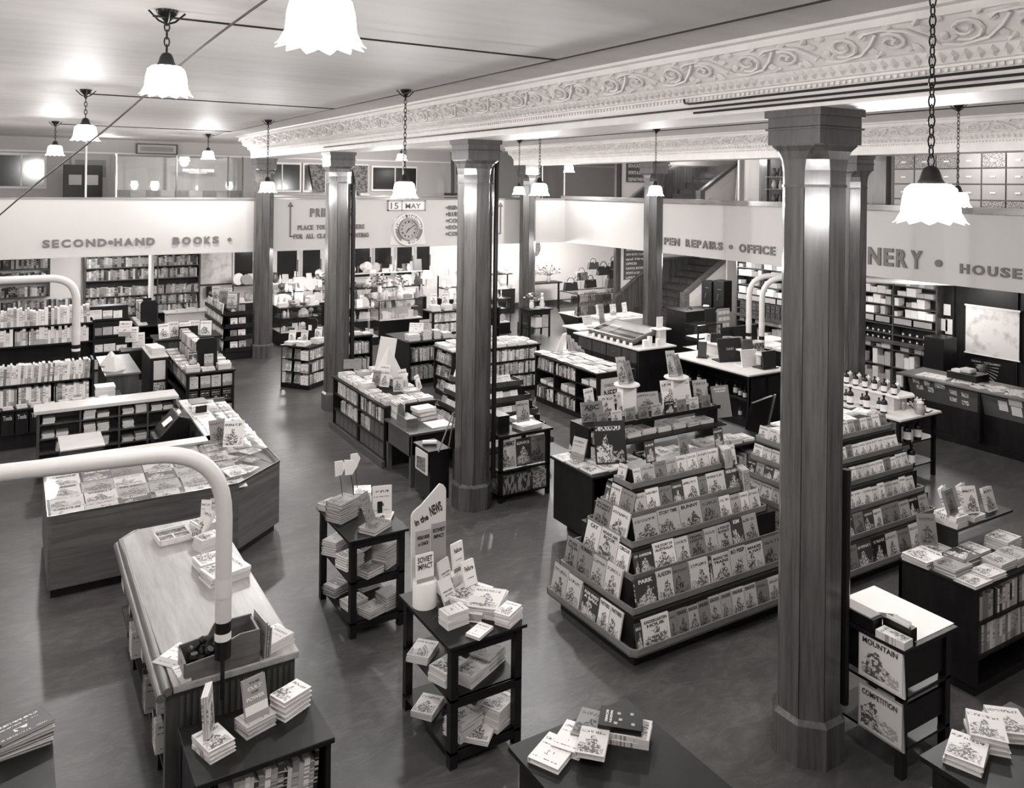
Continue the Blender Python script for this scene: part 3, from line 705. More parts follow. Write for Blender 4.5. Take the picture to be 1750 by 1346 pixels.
# magazines under the glass
names = {(0, 3): 'HURRICANE', (1, 3): 'RUPERT RABBITS', (3, 4): 'SCOUT', (4, 2): 'WONDER', (5, 2): 'PLAYER', (4, 3): 'CHIPS', (2, 0): 'THE LEGION', (3, 2): 'COMICS', (0, 0): 'CIRCUS', (5, 4): 'HOME', (4, 4): 'PLAYTIME', (2, 1): 'MUSIC', (4, 0): 'WRITER', (5, 0): 'WORLD', (1, 1): 'WEEKLY', (0, 2): 'HOBBIES', (1, 4): 'RADIO'}
mag_i = 0
sl = (ZI - ZF) / 1.37
def magz(x, y, w_, h, yaw, tone, label, z=None, title=None, style='picture', cat='magazine'):
    if z is None: z = ZF - .05 + (y - 9.38) * sl + .02
    ang = -PI / 2 + math.atan(sl) if abs(yaw) < .5 else -PI / 2
    o = book('magazine', 'soft', (x, y - h / 2, z), (ang, 0, yaw), (w_, .008, h), tone, label, 'magazines laid out on the news counter', cat=cat, style=style)
    if title:
        me, xa, xb, ya, yb = text_mesh(title, .0, .05, 'ink' if TONES[tone] > .15 else 'letter_white')
        q = link('title', me, o); q.rotation_euler = FRONT
        sx = .8 / (xb - xa); q.scale = (sx, .16 / (yb - ya), 1); q.location = (-.4 - xa * sx, -.15, .78 - ya * .16 / (yb - ya))
    return o
for r_ in range(5):
    for c_ in range(6):
        x = .52 + c_ * .325 + rnd.uniform(-.015, .015); y = 9.54 + r_ * .262
        tt = names.get((c_, r_)); grey = tt in ('WONDER', 'PLAYER', 'CHIPS', 'PLAYTIME'); tn = 'light grey' if grey else ('dark' if tt in ('THE LEGION', 'COMICS') else rt('bright'))
        wd = .315 if (tt or rnd.random() < .75) else .24
        magz(x, y, wd, .275, rnd.uniform(-.03, .03), tn, '%s magazine under glass, %s row from front edge, %s from left' % (tn, od(r_), od(c_)), title=tt, style='art' if tt else 'picture', z=ZF - .045 + (y - 9.54) * sl + .004 * r_ + .002 * c_)
for i in range(13):
    y = 10.55 + i * .185
    for j in range(2):
        magz(2.50 + j * .2, y, .2, .17, -.0 + rnd.uniform(-.1, .1), rt('bright'), 'small magazine under glass on the right arm, %s pair from the corner, %s one' % (od(i), ('inner', 'outer')[j]), z=.90 - j * .05 + .002 * i)
for i, (x, y, yaw, tn) in enumerate(((2.35, 10.25, .5, 'white'), (2.55, 10.15, .6, 'dark'), (2.45, 9.85, .7, 'pale'), (2.25, 9.75, .2, 'pale'), (2.6, 10.4, .5, 'white'), (2.3, 10.5, .1, 'light grey'))):
    magz(x, y, .2, .27, yaw, tn, '%s magazine at the chamfered corner of the news counter, %s from the edge' % (tn, od(i)), z=.85 + .03 * (y - 9.9) + .004 * i, title=None)
face('magazine', 'soft', 2.24, 10.62, .965, .2, .27, .012, .15, .35, tone='mid grey', label='upright grey magazine standing at the inner corner of the news counter', group='magazines laid out on the news counter', cat='magazine')
face('magazine', 'soft', 2.36, 10.42, .94, .24, .32, .012, -.35, .5, tone='pale', label='large pale magazine leaning beside the grey one at the counter corner', group='magazines laid out on the news counter', cat='magazine')
for i in range(14): flat('magazine', 'soft', 2.28 + rnd.uniform(-.02, .02), 11.0 + i * .13, ZI + .012 + .0, .18, .12, .006 + .002 * (i % 3), rnd.uniform(-.2, .2), tone='white', label='white paper on the right inner ledge of the news counter, %s from near end' % od(i), group='papers on the inner ledge', cat='magazine', style='plain')
t = T('typewriter', 'black office machine with paper on the right inside of the news counter', 'machine', (1.92, 12.0, 0))
t.p('stand', B(1.68, 2.12, 11.7, 12.3, 0, .7), 'dark_wood'); t.p('body', MB().extr([(1.72, .7), (2.1, .7), (2.1, 1.0), (1.95, 1.05), (1.72, .8)], 'y', 11.75, 12.25), 'black', bevel=.015)
t.p('keyboard', B(1.66, 1.8, 11.82, 12.12, .72, .76), 'black_metal'); t.p('paper', slab([(1.78, 11.85), (2.0, 11.85), (2.0, 12.05), (1.78, 12.05)], [.9, 1.07, 1.07, .9], .004), 'blank_paper')
t = T('small_cupboard', 'small cupboard with a pale wooden top inside the news counter', 'cupboard', (.82, 12.25, 0))
t.p('body', B(.58, 1.06, 11.95, 12.6, 0, .73), 'brown_wood'); t.p('top', B(.56, 1.08, 11.93, 12.62, .73, .75), 'pale_top', bevel=.004); t.p('knob', MB().lathe([(.02, 0), (.02, .02)], .5, 11.93, .6, 8), 'mirror_metal')
t = T('cash_tray', 'flat wooden cash tray with slots near the office machine', 'tray', (1.45, 11.6, .0)); t.p('stand', B(1.2, 1.62, 11.4, 11.95, 0, .66), 'dark_wood')
t.p('tray', B(1.28, 1.6, 11.42, 11.8, .66, .70), 'mid_wood'); 
for i in range(4): t.p('slot', B(1.30 + i * .075, 1.355 + i * .075, 11.45, 11.77, .70, .704), 'black')
t = T('glass_box', 'small glass display box with a dark card on the inner ledge', 'box', (2.27, 12.2, .965))
t.p('glass_case', B(2.17, 2.38, 12.05, 12.35, .965, 1.1), 'glass'); t.p('card', B(2.22, 2.37, 12.05, 12.06, .975, 1.07), 'black'); t.p('frame', B(2.165, 2.385, 12.04, 12.36, 1.1, 1.11), 'black_metal')

# ---- pneumatic cash tubes
def ctube(pts, r, label, boot):
    t = T('cash_tube', label, 'tube', pts[-1]); P = [Vector(p) for p in pts]
    sm = [P[0]]
    for i in range(1, len(P) - 1):
        a, b2, c = P[i - 1], P[i], P[i + 1]; R = min(.46, (b2 - a).length * .6, (c - b2).length * .5)
        p0 = b2 + (a - b2).normalized() * R; p2 = b2 + (c - b2).normalized() * R
        for q in range(11): f = q / 10; sm.append(p0 * (1 - f) ** 2 + b2 * 2 * f * (1 - f) + p2 * f * f)
    sm.append(P[-1]); t.p('tube', MB().tube(sm, r, 16), 'pipe_white')
    x, y, z = pts[-1]
    if boot:
        t.p('boot', MB().lathe([(r * 1.02, 0), (r * 1.02, .24), (r * .8, .25)], x, y, z - .24, 14), 'black'); t.p('band', MB().lathe([(r * 1.03, 0), (r * 1.03, .05)], x, y, z - .12, 14), 'card_white')
        t.p('joint_band', MB().lathe([(r * 1.06, 0), (r * 1.06, .1), (r * 1.01, .12)], x, y, z + .16, 14), 'soft_white')
    return t
t = ctube([(-2.5, 6.02, 2.46), (1.215, 5.58, 2.46), (1.215, 5.58, 1.32)], .052, 'thick white cash tube curving down onto the wooden counter in front', True)
t.p('rod', MB().tube([(1.215, 5.58, .8), (1.215, 5.58, 1.08)], .014, 8), 'black_metal')
for i, x in enumerate((.62, .36, .5)): t.p('clip', MB().lathe([(.056, -.006), (.056, .006)], 0, 0, 0, 14), 'iron').matrix_local = Matrix.Translation(Vector((x, 5.58 + (1.215 - x) * .1184, 2.46)) - t.org) @ Matrix.Rotation(PI / 2, 4, 'Y')
ctube([(-2, 17.1, 2.42), (1.04, 17.1, 2.42), (1.04, 17.1, 1.18)], .07, 'white cash tube arching over the pale bookshelves at far left', True)
ctube([(15.85, 8.6, 2.44), (12.75, 11.3, 2.44), (12.75, 11.3, 1.27)], .055, 'front one of the two white cash tubes bending down behind the pen counter', True)
ctube([(15.85, 9.2, 2.44), (12.82, 11.7, 2.44), (12.82, 11.7, 1.27)], .055, 'rear one of the two white cash tubes bending down behind the pen counter', True)
def pole(x, y, z0, z1, label, r=.022): solo('pole', MB().tube([(x, y, z0), (x, y, z1)], r, 8), 'pipe_white', label, 'pole', (x, y, z0))
pole(1.4, 20.45, 3.84, ZC, 'white pole on the gallery behind a glowing lamp, upper left'); pole(9.02, 20.45, 3.84, ZC, 'white pole rising from the rail above the clock')
pole(14.45, 20.6, 3.84, ZC, 'white pole at the corner of the gallery rail'); pole(2.97, 22, 1.05, 2.53, 'white tube coming down before the second-hand bookcase', .06)

# ---- B: wooden counter in the foreground
t = T('wooden_counter', 'long wooden counter with a moulded edge in the left foreground', 'counter', (1.28, 6.9, 0))
t.p('top', MB().prism([(.92, 5.62), (1.74, 5.62), (1.74, 8.35), (1.0, 8.35), (.86, 8.2)][::1], .90, .95), 'counter_top', bevel=.008)
for q, (xx, zz, rr) in enumerate(((.885, .925, .028), (.845, .895, .03))):
    t.p('moulding', MB().tube([(xx, 5.62, zz), (xx, 8.2, zz), (xx + .16, 8.35, zz)], rr, 10), 'mid_wood_y')
t.p('end_panel', B(.95, 1.72, 5.66, 5.69, 0, .9), 'brown_wood')
for i in range(19): t.p('rib', B(.965 + i * .04, .985 + i * .04, 5.645, 5.66, .04, .86), 'brown_wood')
t.p('side_panel', B(1.69, 1.72, 5.69, 8.3, 0, .9), 'brown_wood'); t.p('end_panel', B(.95, 1.69, 8.27, 8.3, 0, .9), 'brown_wood')
for z in (.3, .6): t.p('shelf', B(.9, 1.69, 5.7, 8.27, z - .025, z), 'dark_wood')
for y in (6.3, 7.0, 7.7): t.p('divider', B(.93, 1.69, y - .015, y + .015, 0, .9), 'dark_wood')
t.p('post', B(.88, .95, 5.66, 5.73, 0, .88), 'brown_wood')
for i, (y, z, n) in enumerate(((7.85, .6, 6), (7.4, .6, 4), (6.65, .6, 3), (6.5, .3, 5), (6.0, .3, 5), (5.95, .6, 4), (7.3, .3, 5))):
    for j in range(n):
        b_ = book('ledger', 'hard', (.86 + .13, y + j * .032, z), (0, 0, 0), (.24, .028, rnd.uniform(.2, .26)), rt('dark') if i % 2 else rt('white'), 'ledger or folder, %s in bundle %s on the open side of the foreground counter' % (od(j), od(i)), 'ledgers under the foreground counter', style='plain')
t = T('desk_tray', 'wooden desk box with stepped sides holding rubber stamps', 'box', (1.17, 5.72, .95))
t.p('side', MB().extr([(.99, .95), (1.47, .95), (1.47, 1.17), (1.34, 1.17), (1.28, 1.15), (1.22, 1.08), (.99, 1.06)], 'y', 5.63, 5.645), 'mid_wood', bevel=.003)
t.p('side', MB().extr([(.99, .95), (1.47, .95), (1.47, 1.17), (1.22, 1.17), (1.18, 1.1), (.99, 1.08)], 'y', 5.86, 5.875), 'mid_wood', bevel=.003)
t.p('end', B(.985, 1.0, 5.645, 5.86, .95, 1.065), 'mid_wood'); t.p('end', B(1.455, 1.47, 5.645, 5.86, .95, 1.16), 'mid_wood'); t.p('partition', B(1.21, 1.222, 5.645, 5.86, .95, 1.09), 'mid_wood'); t.p('base', B(1.0, 1.46, 5.64, 5.87, .95, .96), 'dark_wood')
for i, (x, y, a) in enumerate(((1.06, 5.70, 0), (1.12, 5.74, .5), (1.13, 5.82, 1.1), (1.17, 5.76, .8), (1.06, 5.8, .3))):
    s_ = MB().lathe([(.024, 0), (.024, .014), (.009, .02), (.009, .05), (.018, .06), (.014, .075)], seg=10)
    o = tag(link('rubber_stamp', s_.mesh('rubber_stamp', 'dark_wood'), None, (x, y, .975 + .018 * i), (a, .2 * i, a), (1.7, 1.7, 1.5)), 'round handled rubber stamp, %s in the wooden desk box' % od(i), 'stamp', 'rubber stamps in the desk box')
stack('invoice_pad', 'soft', 1.6, 5.78, .95, 3, .16, .24, .022, -1.2, 'pale', 'pads at the near right corner of the foreground counter', 'pads on the wooden counter', style='plain', cat='pad')
flat('invoice_pad', 'soft', 1.62, 5.92, .955, .1, .18, .03, -1.3, tone='white', label='rolled white paper behind the pads on the foreground counter', group='pads on the wooden counter', cat='pad', style='plain')
for i in range(3): book('ledger', 'soft', (1.50 + i * .016, 5.76, .95), (.06, 0, PI / 2 + .1), (.24, .012, .24 - .02 * i), 'mid grey', 'grey folder standing right of the wooden desk box, %s from the box' % od(i), 'folders by the desk box', style='plain')
flat('paper_sheet', 'soft', 1.0, 5.98, .952, .2, .26, .004, -.9, tone='white', label='loose white sheet behind the wooden desk box', group=None, cat='paper', style='plain')
flat('paper_sheet', 'soft', .985, 5.72, .953, .07, .2, .02, .1, tone='white', label='narrow white pad left of the wooden desk box', group=None, cat='paper', style='plain')
stack('comic_book', 'soft', 1.53, 6.98, .95, 9, .24, .33, .009, -1.35, 'bright', 'near comic pile beside the cash tube', 'comics on the wooden counter', cat='magazine', same=False)
stack('comic_book', 'soft', 1.5, 7.25, .95, 8, .22, .3, .009, -1.4, 'white', 'middle comic pile on the foreground counter', 'comics on the wooden counter', cat='magazine')
stack('paperback_book', 'soft', 1.52, 7.62, .95, 5, .15, .2, .022, -1.2, 'bright', 'book pile between comics and the far card boxes', 'books on the wooden counter', same=False)
stack('paperback_book', 'soft', 1.56, 7.92, .95, 6, .2, .22, .022, -1.3, 'white', 'far book pile on the foreground counter', 'books on the wooden counter', same=True)
face('paperback_book', 'soft', 1.44, 7.78, .98, .14, .27, .03, -1.2, .6, tone='pale', label='pale book leaning against the far book pile of the foreground counter', group='books on the wooden counter')
for i in range(2): face('greeting_card', 'soft', 1.60 + .1 * i, 8.16, .95, .1, .22, .006, -.6 + i * .5, .15, tone=('white', 'pale')[i], label='tall folded card standing at the far end of the foreground counter, %s one' % ('left', 'right')[i], group='cards at the far end', cat='card', style='plain')
t = T('card_box', 'white open box of small dark items in three compartments', 'box', (1.28, 7.95, .95), .1, local=True)
t.p('tray', B(-.14, .14, -.12, .12, 0, .012).box(-.14, .14, -.12, -.112, 0, .06).box(-.14, .14, .112, .12, 0, .07).box(-.14, -.132, -.12, .12, 0, .06).box(.132, .14, -.12, .12, 0, .06).box(-.14, .14, 0, .006, 0, .055).box(-.01, 0, -.12, 0, 0, .055), 'card_white')
for a in ((-.13, -.012, -.11, -.002), (.0, .13, -.11, -.002), (-.13, .13, .008, .11)): t.p('contents', B(a[0], a[1], a[2], a[3], .012, .048), 'marble_board')
# lower bookcase against its end
t = case('low_bookcase', 'low dark bookcase at the near end of the foreground counter', 'bookcase', .95, 1.74, 4.95, 5.5, .74, 'dark_wood', 'F', (.38,), (), over=.02)
spine_row('hardback_book', (1.0, 4.98), (1.68, 4.98), .1, PI / 2, (.2, .25), (.02, .045), .2, 'bottom shelf of the low bookcase', 'books in the low bookcase', 'mixed', 'small')
spine_row('hardback_book', (1.0, 4.98), (1.68, 4.98), .38, PI / 2, (.22, .28), (.02, .045), .2, 'upper shelf of the low bookcase', 'books in the low bookcase', 'mixed', 'small')
G = 'books on top of the low bookcase'
stack('hardback_book', 'hard', 1.60, 5.34, .74, 4, .15, .22, .032, -1.15, 'white', 'white stack at right on the low bookcase', G)
stack('hardback_book', 'hard', 1.36, 5.28, .74, 3, .15, .21, .026, -1.25, 'light grey', 'grey stack under the leaning power book', G, style='plain')
o = face('hardback_book', 'hard', 1.36, 5.24, .82, .155, .24, .024, .25, .25, tone='light grey', label='grey book with white band titled CULT OF POWER, leaning on a stack', group=G, style='plain')
o.material_slots[0].material = MATS['tan_box']
for s_, zz, hh, mt in (('THE', .86, .05, 'ink'), ('CULT', .72, .08, 'letter_white'), ('OF', .62, .05, 'ink'), ('POWER', .47, .09, 'letter_white')):
    me, xa, xb, ya, yb = text_mesh(s_, 0, .03, mt); q = link('title', me, o); wv = .16 * len(s_) ; sx = wv / (xb - xa); q.rotation_euler = FRONT; q.scale = (sx, hh / (yb - ya), 1); q.location = (-wv / 2 - xa * sx, -.03, zz - ya * hh / (yb - ya))
q = link('paper_band', B(-.5, .5, -.015, 0, .14, .36).mesh('paper_band', 'card_white'), o)
stack('hardback_book', 'hard', 1.09, 5.2, .74, 3, .17, .22, .025, .3, 'white', 'white stack at left on the low bookcase', G)
for i in range(3): face('hardback_book', 'soft', 1.06 + i * .014, 5.26, .82, .16, .26, .012, 1.2, .06, tone='pale', label='thin pale booklet upright on the left white stack, %s from left' % od(i), group=G)

# ---- book stands (black trolleys)
def stand(x0, x1, y0, y1, h, shelves, label):
    cx, cy = (x0 + x1) / 2, (y0 + y1) / 2; t = T('book_trolley', label, 'trolley', (cx, cy, 0), group='black open book trolleys')
    t.p('top', B(x0 - .03, x1 + .03, y0 - .03, y1 + .03, h - .025, h), 'dark_wood', bevel=.005)
    for a, b2 in ((x0, y0), (x1 - .06, y0), (x0, y1 - .06), (x1 - .06, y1 - .06)): t.p('leg', B(a, a + .06, b2, b2 + .06, 0, h - .025), 'dark_wood')
    for z in shelves:
        t.p('shelf', B(x0, x1, y0, y1, z - .02, z), 'dark_wood')
        t.p('shelf_rail', B(x0 + .06, x1 - .06, y0 + .005, y0 + .025, z - .07, z + .0), 'dark_wood')
    t.p('apron', B(x0 + .06, x1 - .06, y0 + .01, y0 + .03, h - .1, h - .025), 'dark_wood'); t.p('apron', B(x0 + .01, x0 + .03, y0 + .06, y1 - .06, h - .08, h - .025), 'dark_wood')
    return t
stand(2.7, 3.24, 7.2, 8.1, .92, (.14, .52), 'black open book trolley with stacks on top and thin cards, left of the news trolley')
G = 'books on the black trolley left of the news trolley'
stack('hardback_book', 'hard', 2.80, 7.72, .92, 9, .2, .26, .021, -1.1, 'mid grey', 'tall grey stack on the left trolley', G)
stack('hardback_book', 'hard', 2.78, 8.02, .92, 4, .17, .2, .016, -1.1, 'light grey', 'far corner stack on the left trolley', G)
stack('hardback_book', 'hard', 2.98, 7.32, .92, 2, .2, .28, .024, -1.0, 'mid grey', 'low stack at the near corner of the left trolley', G)
stack('magazine', 'soft', 3.12, 7.5, .92, 2, .2, .3, .012, -.6, 'white', 'white pair by the standing sign on the left trolley', G, cat='magazine')
stack('hardback_book', 'hard', 3.1, 7.95, .92, 7, .17, .22, .022, -.4, 'bright', 'far right stack on the left trolley', G, same=False)
o = face('display_card', 'soft', 3.15, 7.55, .95, .19, .27, .012, -.25, .1, tone='white', label='white display card propped by a black strut on the left trolley', group=None, cat='card', style='plain')
link('strut', B(-.25, .0, -.6, -.02, .05, .45).mesh('strut', 'black'), o)
o = face('hardback_book', 'hard', 2.99, 7.42, .97, .16, .26, .022, .75, .35, tone='mid grey', label='grey book seen from behind, leaning with a clip on the left trolley', group=G, style='plain')
for i, (x, y, a) in enumerate(((2.83, 7.8, .3), (2.93, 7.75, -.2), (3.06, 8.0, .4))):
    t = T('paper_plume', 'tall thin folded paper display on a wire, %s from left on the left trolley' % od(i), 'display', (x, y, 1.10 if i < 2 else 1.08), a, local=True)
    t.p('wire', MB().tube([(0, 0, 0), (-.02, 0, .15), (-.05, 0, .3)], .004, 4), 'iron'); t.p('paper', MB().extr([(-.09, .22), (-.02, .22), (-.01, .36), (-.1, .37)], 'y', -.008, .002), 'card_white'); t.p('fold', MB().extr([(-.02, .22), (.03, .3), (-.01, .36)], 'y', -.012, .0), 'card_white')
for sh, rows in ((.52, ((2.80, 7.9, 6, 'pale'), (2.82, 7.55, 5, 'white'), (2.93, 7.3, 3, 'mid grey'), (3.13, 7.4, 9, 'light grey'), (3.05, 7.85, 4, 'mid grey'))), (.14, ((2.80, 7.85, 4, 'dark'), (2.85, 7.5, 3, 'pale'), (2.95, 7.3, 3, 'light grey'), (3.15, 7.35, 6, 'mid grey'), (3.1, 7.8, 8, 'mid grey')))):
    for i, (x, y, n, tn) in enumerate(rows): stack('hardback_book', 'hard', x, y, sh, n, .17, .22, .024, rnd.uniform(-1.4, -.9), tn, 'stack %s on the %s shelf of the left trolley' % (od(i), 'middle' if sh > .3 else 'bottom'), G, style=rnd.choice(('picture', 'plain')))
o = stack('hardback_book', 'hard', 2.98, 7.62, .72, 2, .2, .26, .035, -.2, 'white', 'upside-down pair titled march of man on the middle shelf', G)
fit_text('lettering', 'THE MARCH OF MAN', bpy.data.objects[[k.name for k in C.objects if k.get('label', '').find('march of man') > 0][-1]], .4, 0, -.8, 1, 'ink', (0, 0, 0)) if False else None

stand(2.72, 3.32, 5.22, 6.06, .90, (.12, .50), 'black open trolley carrying the news sign and new paperbacks')
G = 'books on the news trolley'
t = T('news_sign', 'tall white display sign reading in the NEWS, rounded top, on the trolley', 'sign', (2.86, 5.86, .90), -.0, local=True)
yaw = .03
t.o.rotation_euler = (0, 0, yaw)
pts = [(-.14, .12), (.16, .12), (.16, .83)] + [(.16 - .07 + .07 * math.cos(a), .83 + .07 * math.sin(a)) for a in (.4, .9, 1.4)] + [(-.06, .76)] + [(-.08 + .07 * math.cos(a), .67 + .07 * math.sin(a)) for a in (1.9, 2.4, 2.9)]
t.p('board', MB().extr(pts, 'y', .05, .065), 'soft_white')
t.p('base', MB().lathe([(.095, 0), (.095, .19), (.09, .2), (.085, .19)], -.06, -.02, 0, 20), 'card_white')
def ttl(parent, s, x, z, wd, h, rot=0, mat='ink', y=-.002, base=None):
    me, xa, xb, ya, yb = text_mesh(s, .01, .035, mat); q = link('lettering', me, parent); sx = wd / (xb - xa); sy = h / (yb - ya)
    q.matrix_local = Matrix.Translation((x, y, z)) @ Matrix.Rotation(-rot, 4, 'Y') @ Matrix.Rotation(PI / 2, 4, 'X') @ Matrix.Diagonal((sx, sy, .05, 1)) @ Matrix.Translation((-xa, -ya, 0)); return q
ttl(t.o, 'in the', -.11, .60, .12, .055, .28, y=.048); ttl(t.o, 'NEWS', .025, .65, .11, .085, .28, y=.048)
for (x, z, s1, s2, h) in ((-.11, .26, 'WORLD ORDER', 'or CHAOS', .3), (.03, .26, 'SOVIET', 'IMPACT', .33)):
    k = t.p('printed_book', B(x, x + .13, .044, .05, z, z + h), 'grey_card' if x < 0 else 'tan_box'); ttl(t.o, s1, x + .01, z + h - .07, .11, .03, 0, y=.042); ttl(t.o, s2, x + .02, z + h - .12, .09, .03, 0, y=.042)
def titled(x, y, z, w_, h, th, yw, lean, tone, label, lines, group=G, band=None, form='soft', mat='ink', cat='book', style=None):
    o = face('paperback_book', form, x, y, z, w_, h, th, yw, lean, tone=tone, label=label, group=group, cat=cat, style='plain')
    if style is None: o.material_slots[0].material = MATS[{'white': 'card_white', 'pale': 'soft_white', 'light grey': 'tan_box', 'mid grey': 'mid_grey', 'dark': 'file_box', 'black': 'black'}[tone]]
    for s, zz, hh, wv in lines:
        me, xa, xb, ya, yb = text_mesh(s, 0, .03, mat); q = link('title', me, o); sx = wv / (xb - xa); q.rotation_euler = FRONT; q.scale = (sx, hh / (yb - ya), 1); q.location = (-wv / 2 - xa * sx, -.04, zz - ya * hh / (yb - ya))
    if band: link('cover_band', B(-.5, .5, -.03, 0, band[0], band[1]).mesh('cover_band', band[2]), o)
    return o
titled(2.79, 5.80, 1.09, .15, .22, .02, yaw, .08, 'white', 'white SOVIET IMPACT book standing on the round base of the news sign', (('SOVIET', .72, .2, .86), ('IMPACT', .48, .2, .86)), band=(.03, .18, 'tan_box'))
for i, (x, y, z, yw, ln, tn) in enumerate(((2.99, 5.80, 1.0, .5, .25, 'pale'), (2.98, 5.70, .90, .35, .5, 'pale'))):
    titled(x, y, z, .14, .22, .016, yw, ln, tn, 'banded paper book titled WORLD ORDER leaning beside the news sign, %s one' % ('upper', 'lower')[i], (('WORLD ORDER', .52, .06, .75), ('OR CHAOS', .4, .06, .6)), band=(.06, .26, 'mid_grey'))
for i, (x, y, z, yw, ln) in enumerate(((3.16, 5.93, 1.04, .35, .15), (3.2, 5.78, .94, .25, .3))):
    titled(x, y, z, .13, .23, .02, yw, ln, 'white', 'white book titled Failure standing at the back right of the news trolley, %s one' % ('farther', 'nearer')[i], (('Failure', .66, .16, .7), ('a novel', .4, .05, .5)), band=(.02, .16, 'mid_grey'))
solo('book_support', B(2.97, 3.19, 5.87, 5.97, .90, 1.04), 'soft_white', 'pale box behind the upright books on the news trolley', 'box', (3.08, 5.92, .90))
stack('paperback_book', 'soft', 2.87, 5.48, .90, 7, .13, .19, .016, -1.45, 'pale', 'pale pile at the left front of the news trolley', G, style='plain')
titled(3.0, 5.42, .902, .13, .2, .015, -.75, .95, 'pale', 'banded paper book sliding off the pale pile on the news trolley', (('WORLD ORDER', .5, .06, .7),), band=(.04, .3, 'mid_grey'))
stack('magazine', 'soft', 3.14, 5.72, .90, 8, .25, .32, .009, -1.1, 'white', 'farther glossy pile on the news trolley', G, cat='magazine')
stack('magazine', 'soft', 3.2, 5.54, .90, 10, .24, .32, .009, -.8, 'pale', 'nearer glossy pile on the news trolley', G, cat='magazine')
stack('paperback_book', 'soft', 3.25, 5.30, .90, 4, .13, .2, .024, -1.1, 'white', 'white pile at the right front corner of the news trolley', G)
flat('paperback_book', 'soft', 2.98, 5.27, .90, .12, .19, .022, -1.1, tone='white', label='single white book lying at the front edge of the news trolley', group=G, style='plain')
for sh, rows in ((.50, ((2.80, 5.85, 3, 'pale'), (2.84, 5.5, 6, 'pale'), (2.98, 5.4, 5, 'light grey'), (3.18, 5.5, 6, 'mid grey'), (3.15, 5.85, 7, 'mid grey'))), (.12, ((2.8, 5.75, 3, 'pale'), (2.92, 5.4, 7, 'light grey'), (3.2, 5.36, 9, 'white'), (3.1, 5.75, 5, 'mid grey'), (3.02, 5.3, 2, 'white')))):
    for i, (x, y, n, tn) in enumerate(rows): stack('magazine' if sh > .3 else 'paperback_book', 'soft', x, y, sh, n, .18, .24, .018, rnd.uniform(-1.4, -.8), tn, 'stack %s on the %s shelf of the news trolley' % (od(i), 'middle' if sh > .3 else 'bottom'), G)

# ---- E / F: the two stepped book displays
TZ = [.19, .47, .69, .92, 1.12, 1.34]
def stepped(name, label, x0, x1, y0, y1, dx, dy, dxr, dyb, chamfer=.05):
    t = T(name, label, 'book display', ((x0 + x1) / 2, (y0 + y1) / 2, 0))
    t.p('plinth', B(x0 + .1, x1 - .1, y0 + .1, y1 - .1, 0, .12), 'dark_wood')
    for i in range(6):
        a, b2, c, d = x0 + dx * i, x1 + dxr * i, y0 + dy * i, y1 + dyb * i; z = TZ[i]; nz = TZ[i + 1] if i < 5 else z + .1
        k = .09; ch = chamfer if i == 0 else .015
        # tray floor and riser behind it
        t.p('riser', B(a + k, b2 - .02, c + k, d - .005, (z - .06) if i else .12, nz - (.05 if i < 5 else .0)), 'dark_wood')
        t.p('tray_floor', MB().prism([(a + ch, c), (b2, c), (b2, c + k), (a + k, c + k), (a + k, d), (a, d), (a, c + ch)][::1], z - .055, z - .043), 'tray_wood')
        def lip(p, q, nm='tray_lip'):
            t.p(nm, wall_seg(p, q, z - .05, z + .012, .012), 'tray_wood')
        lip((a + ch, c), (b2, c)); lip((a, d), (a, c + ch)); lip((a, c + ch), (a + ch, c))
        t.p('tray_end', B(b2 - .012, b2, c, c + k, z - .05, z + .012), 'tray_wood'); t.p('tray_end', B(a, a + k, d - .012, d, z - .05, z + .012), 'tray_wood')
    return t
stepped('stepped_display', 'six-tiered stepped wooden display full of picture books, left of nearest pillar', 4.6, 7.0, 5.45, 6.78, .1, .13, -.1, -.08)
def fill_tiers(x0, x1, y0, y1, dx, dy, dxr, dyb, G, nick, spec, left=True):
    for i in range(6):
        a, b2, c, d = x0 + dx * i, x1 + dxr * i, y0 + dy * i, y1 + dyb * i; z = TZ[i] - .043
        hs, ws, tn, form, t_, ln = spec[i]
        face_row('picture_book', (a + .07, c + .022), (b2 - .02, c + .022), z, 0, hs, ws, '%s tier up, front of %s' % (od(i), nick), G, ln, tn, form, .004, t_)
        if left: face_row('picture_book', (a + .022, d - .02), (a + .022, c + .06), z, -PI / 2, hs, (ws[0] * 1.02, ws[1] * 1.05), '%s tier up, left of %s' % (od(i), nick), G, ln, tn, form, .006, t_, frm='far end')
SP_E = [((.24, .27), (.16, .2), 'light', 'hard', .022, .20), ((.26, .29), (.2, .26), 'light', 'hard', .016, .2), ((.24, .29), (.17, .24), 'mixed', 'hard', .015, .26), ((.22, .25), (.2, .26), 'light', 'soft', .012, .25), ((.2, .23), (.13, .22), 'light', 'hard', .016, .25), ((.19, .21), (.1, .14), 'light', 'hard', .014, .25)]
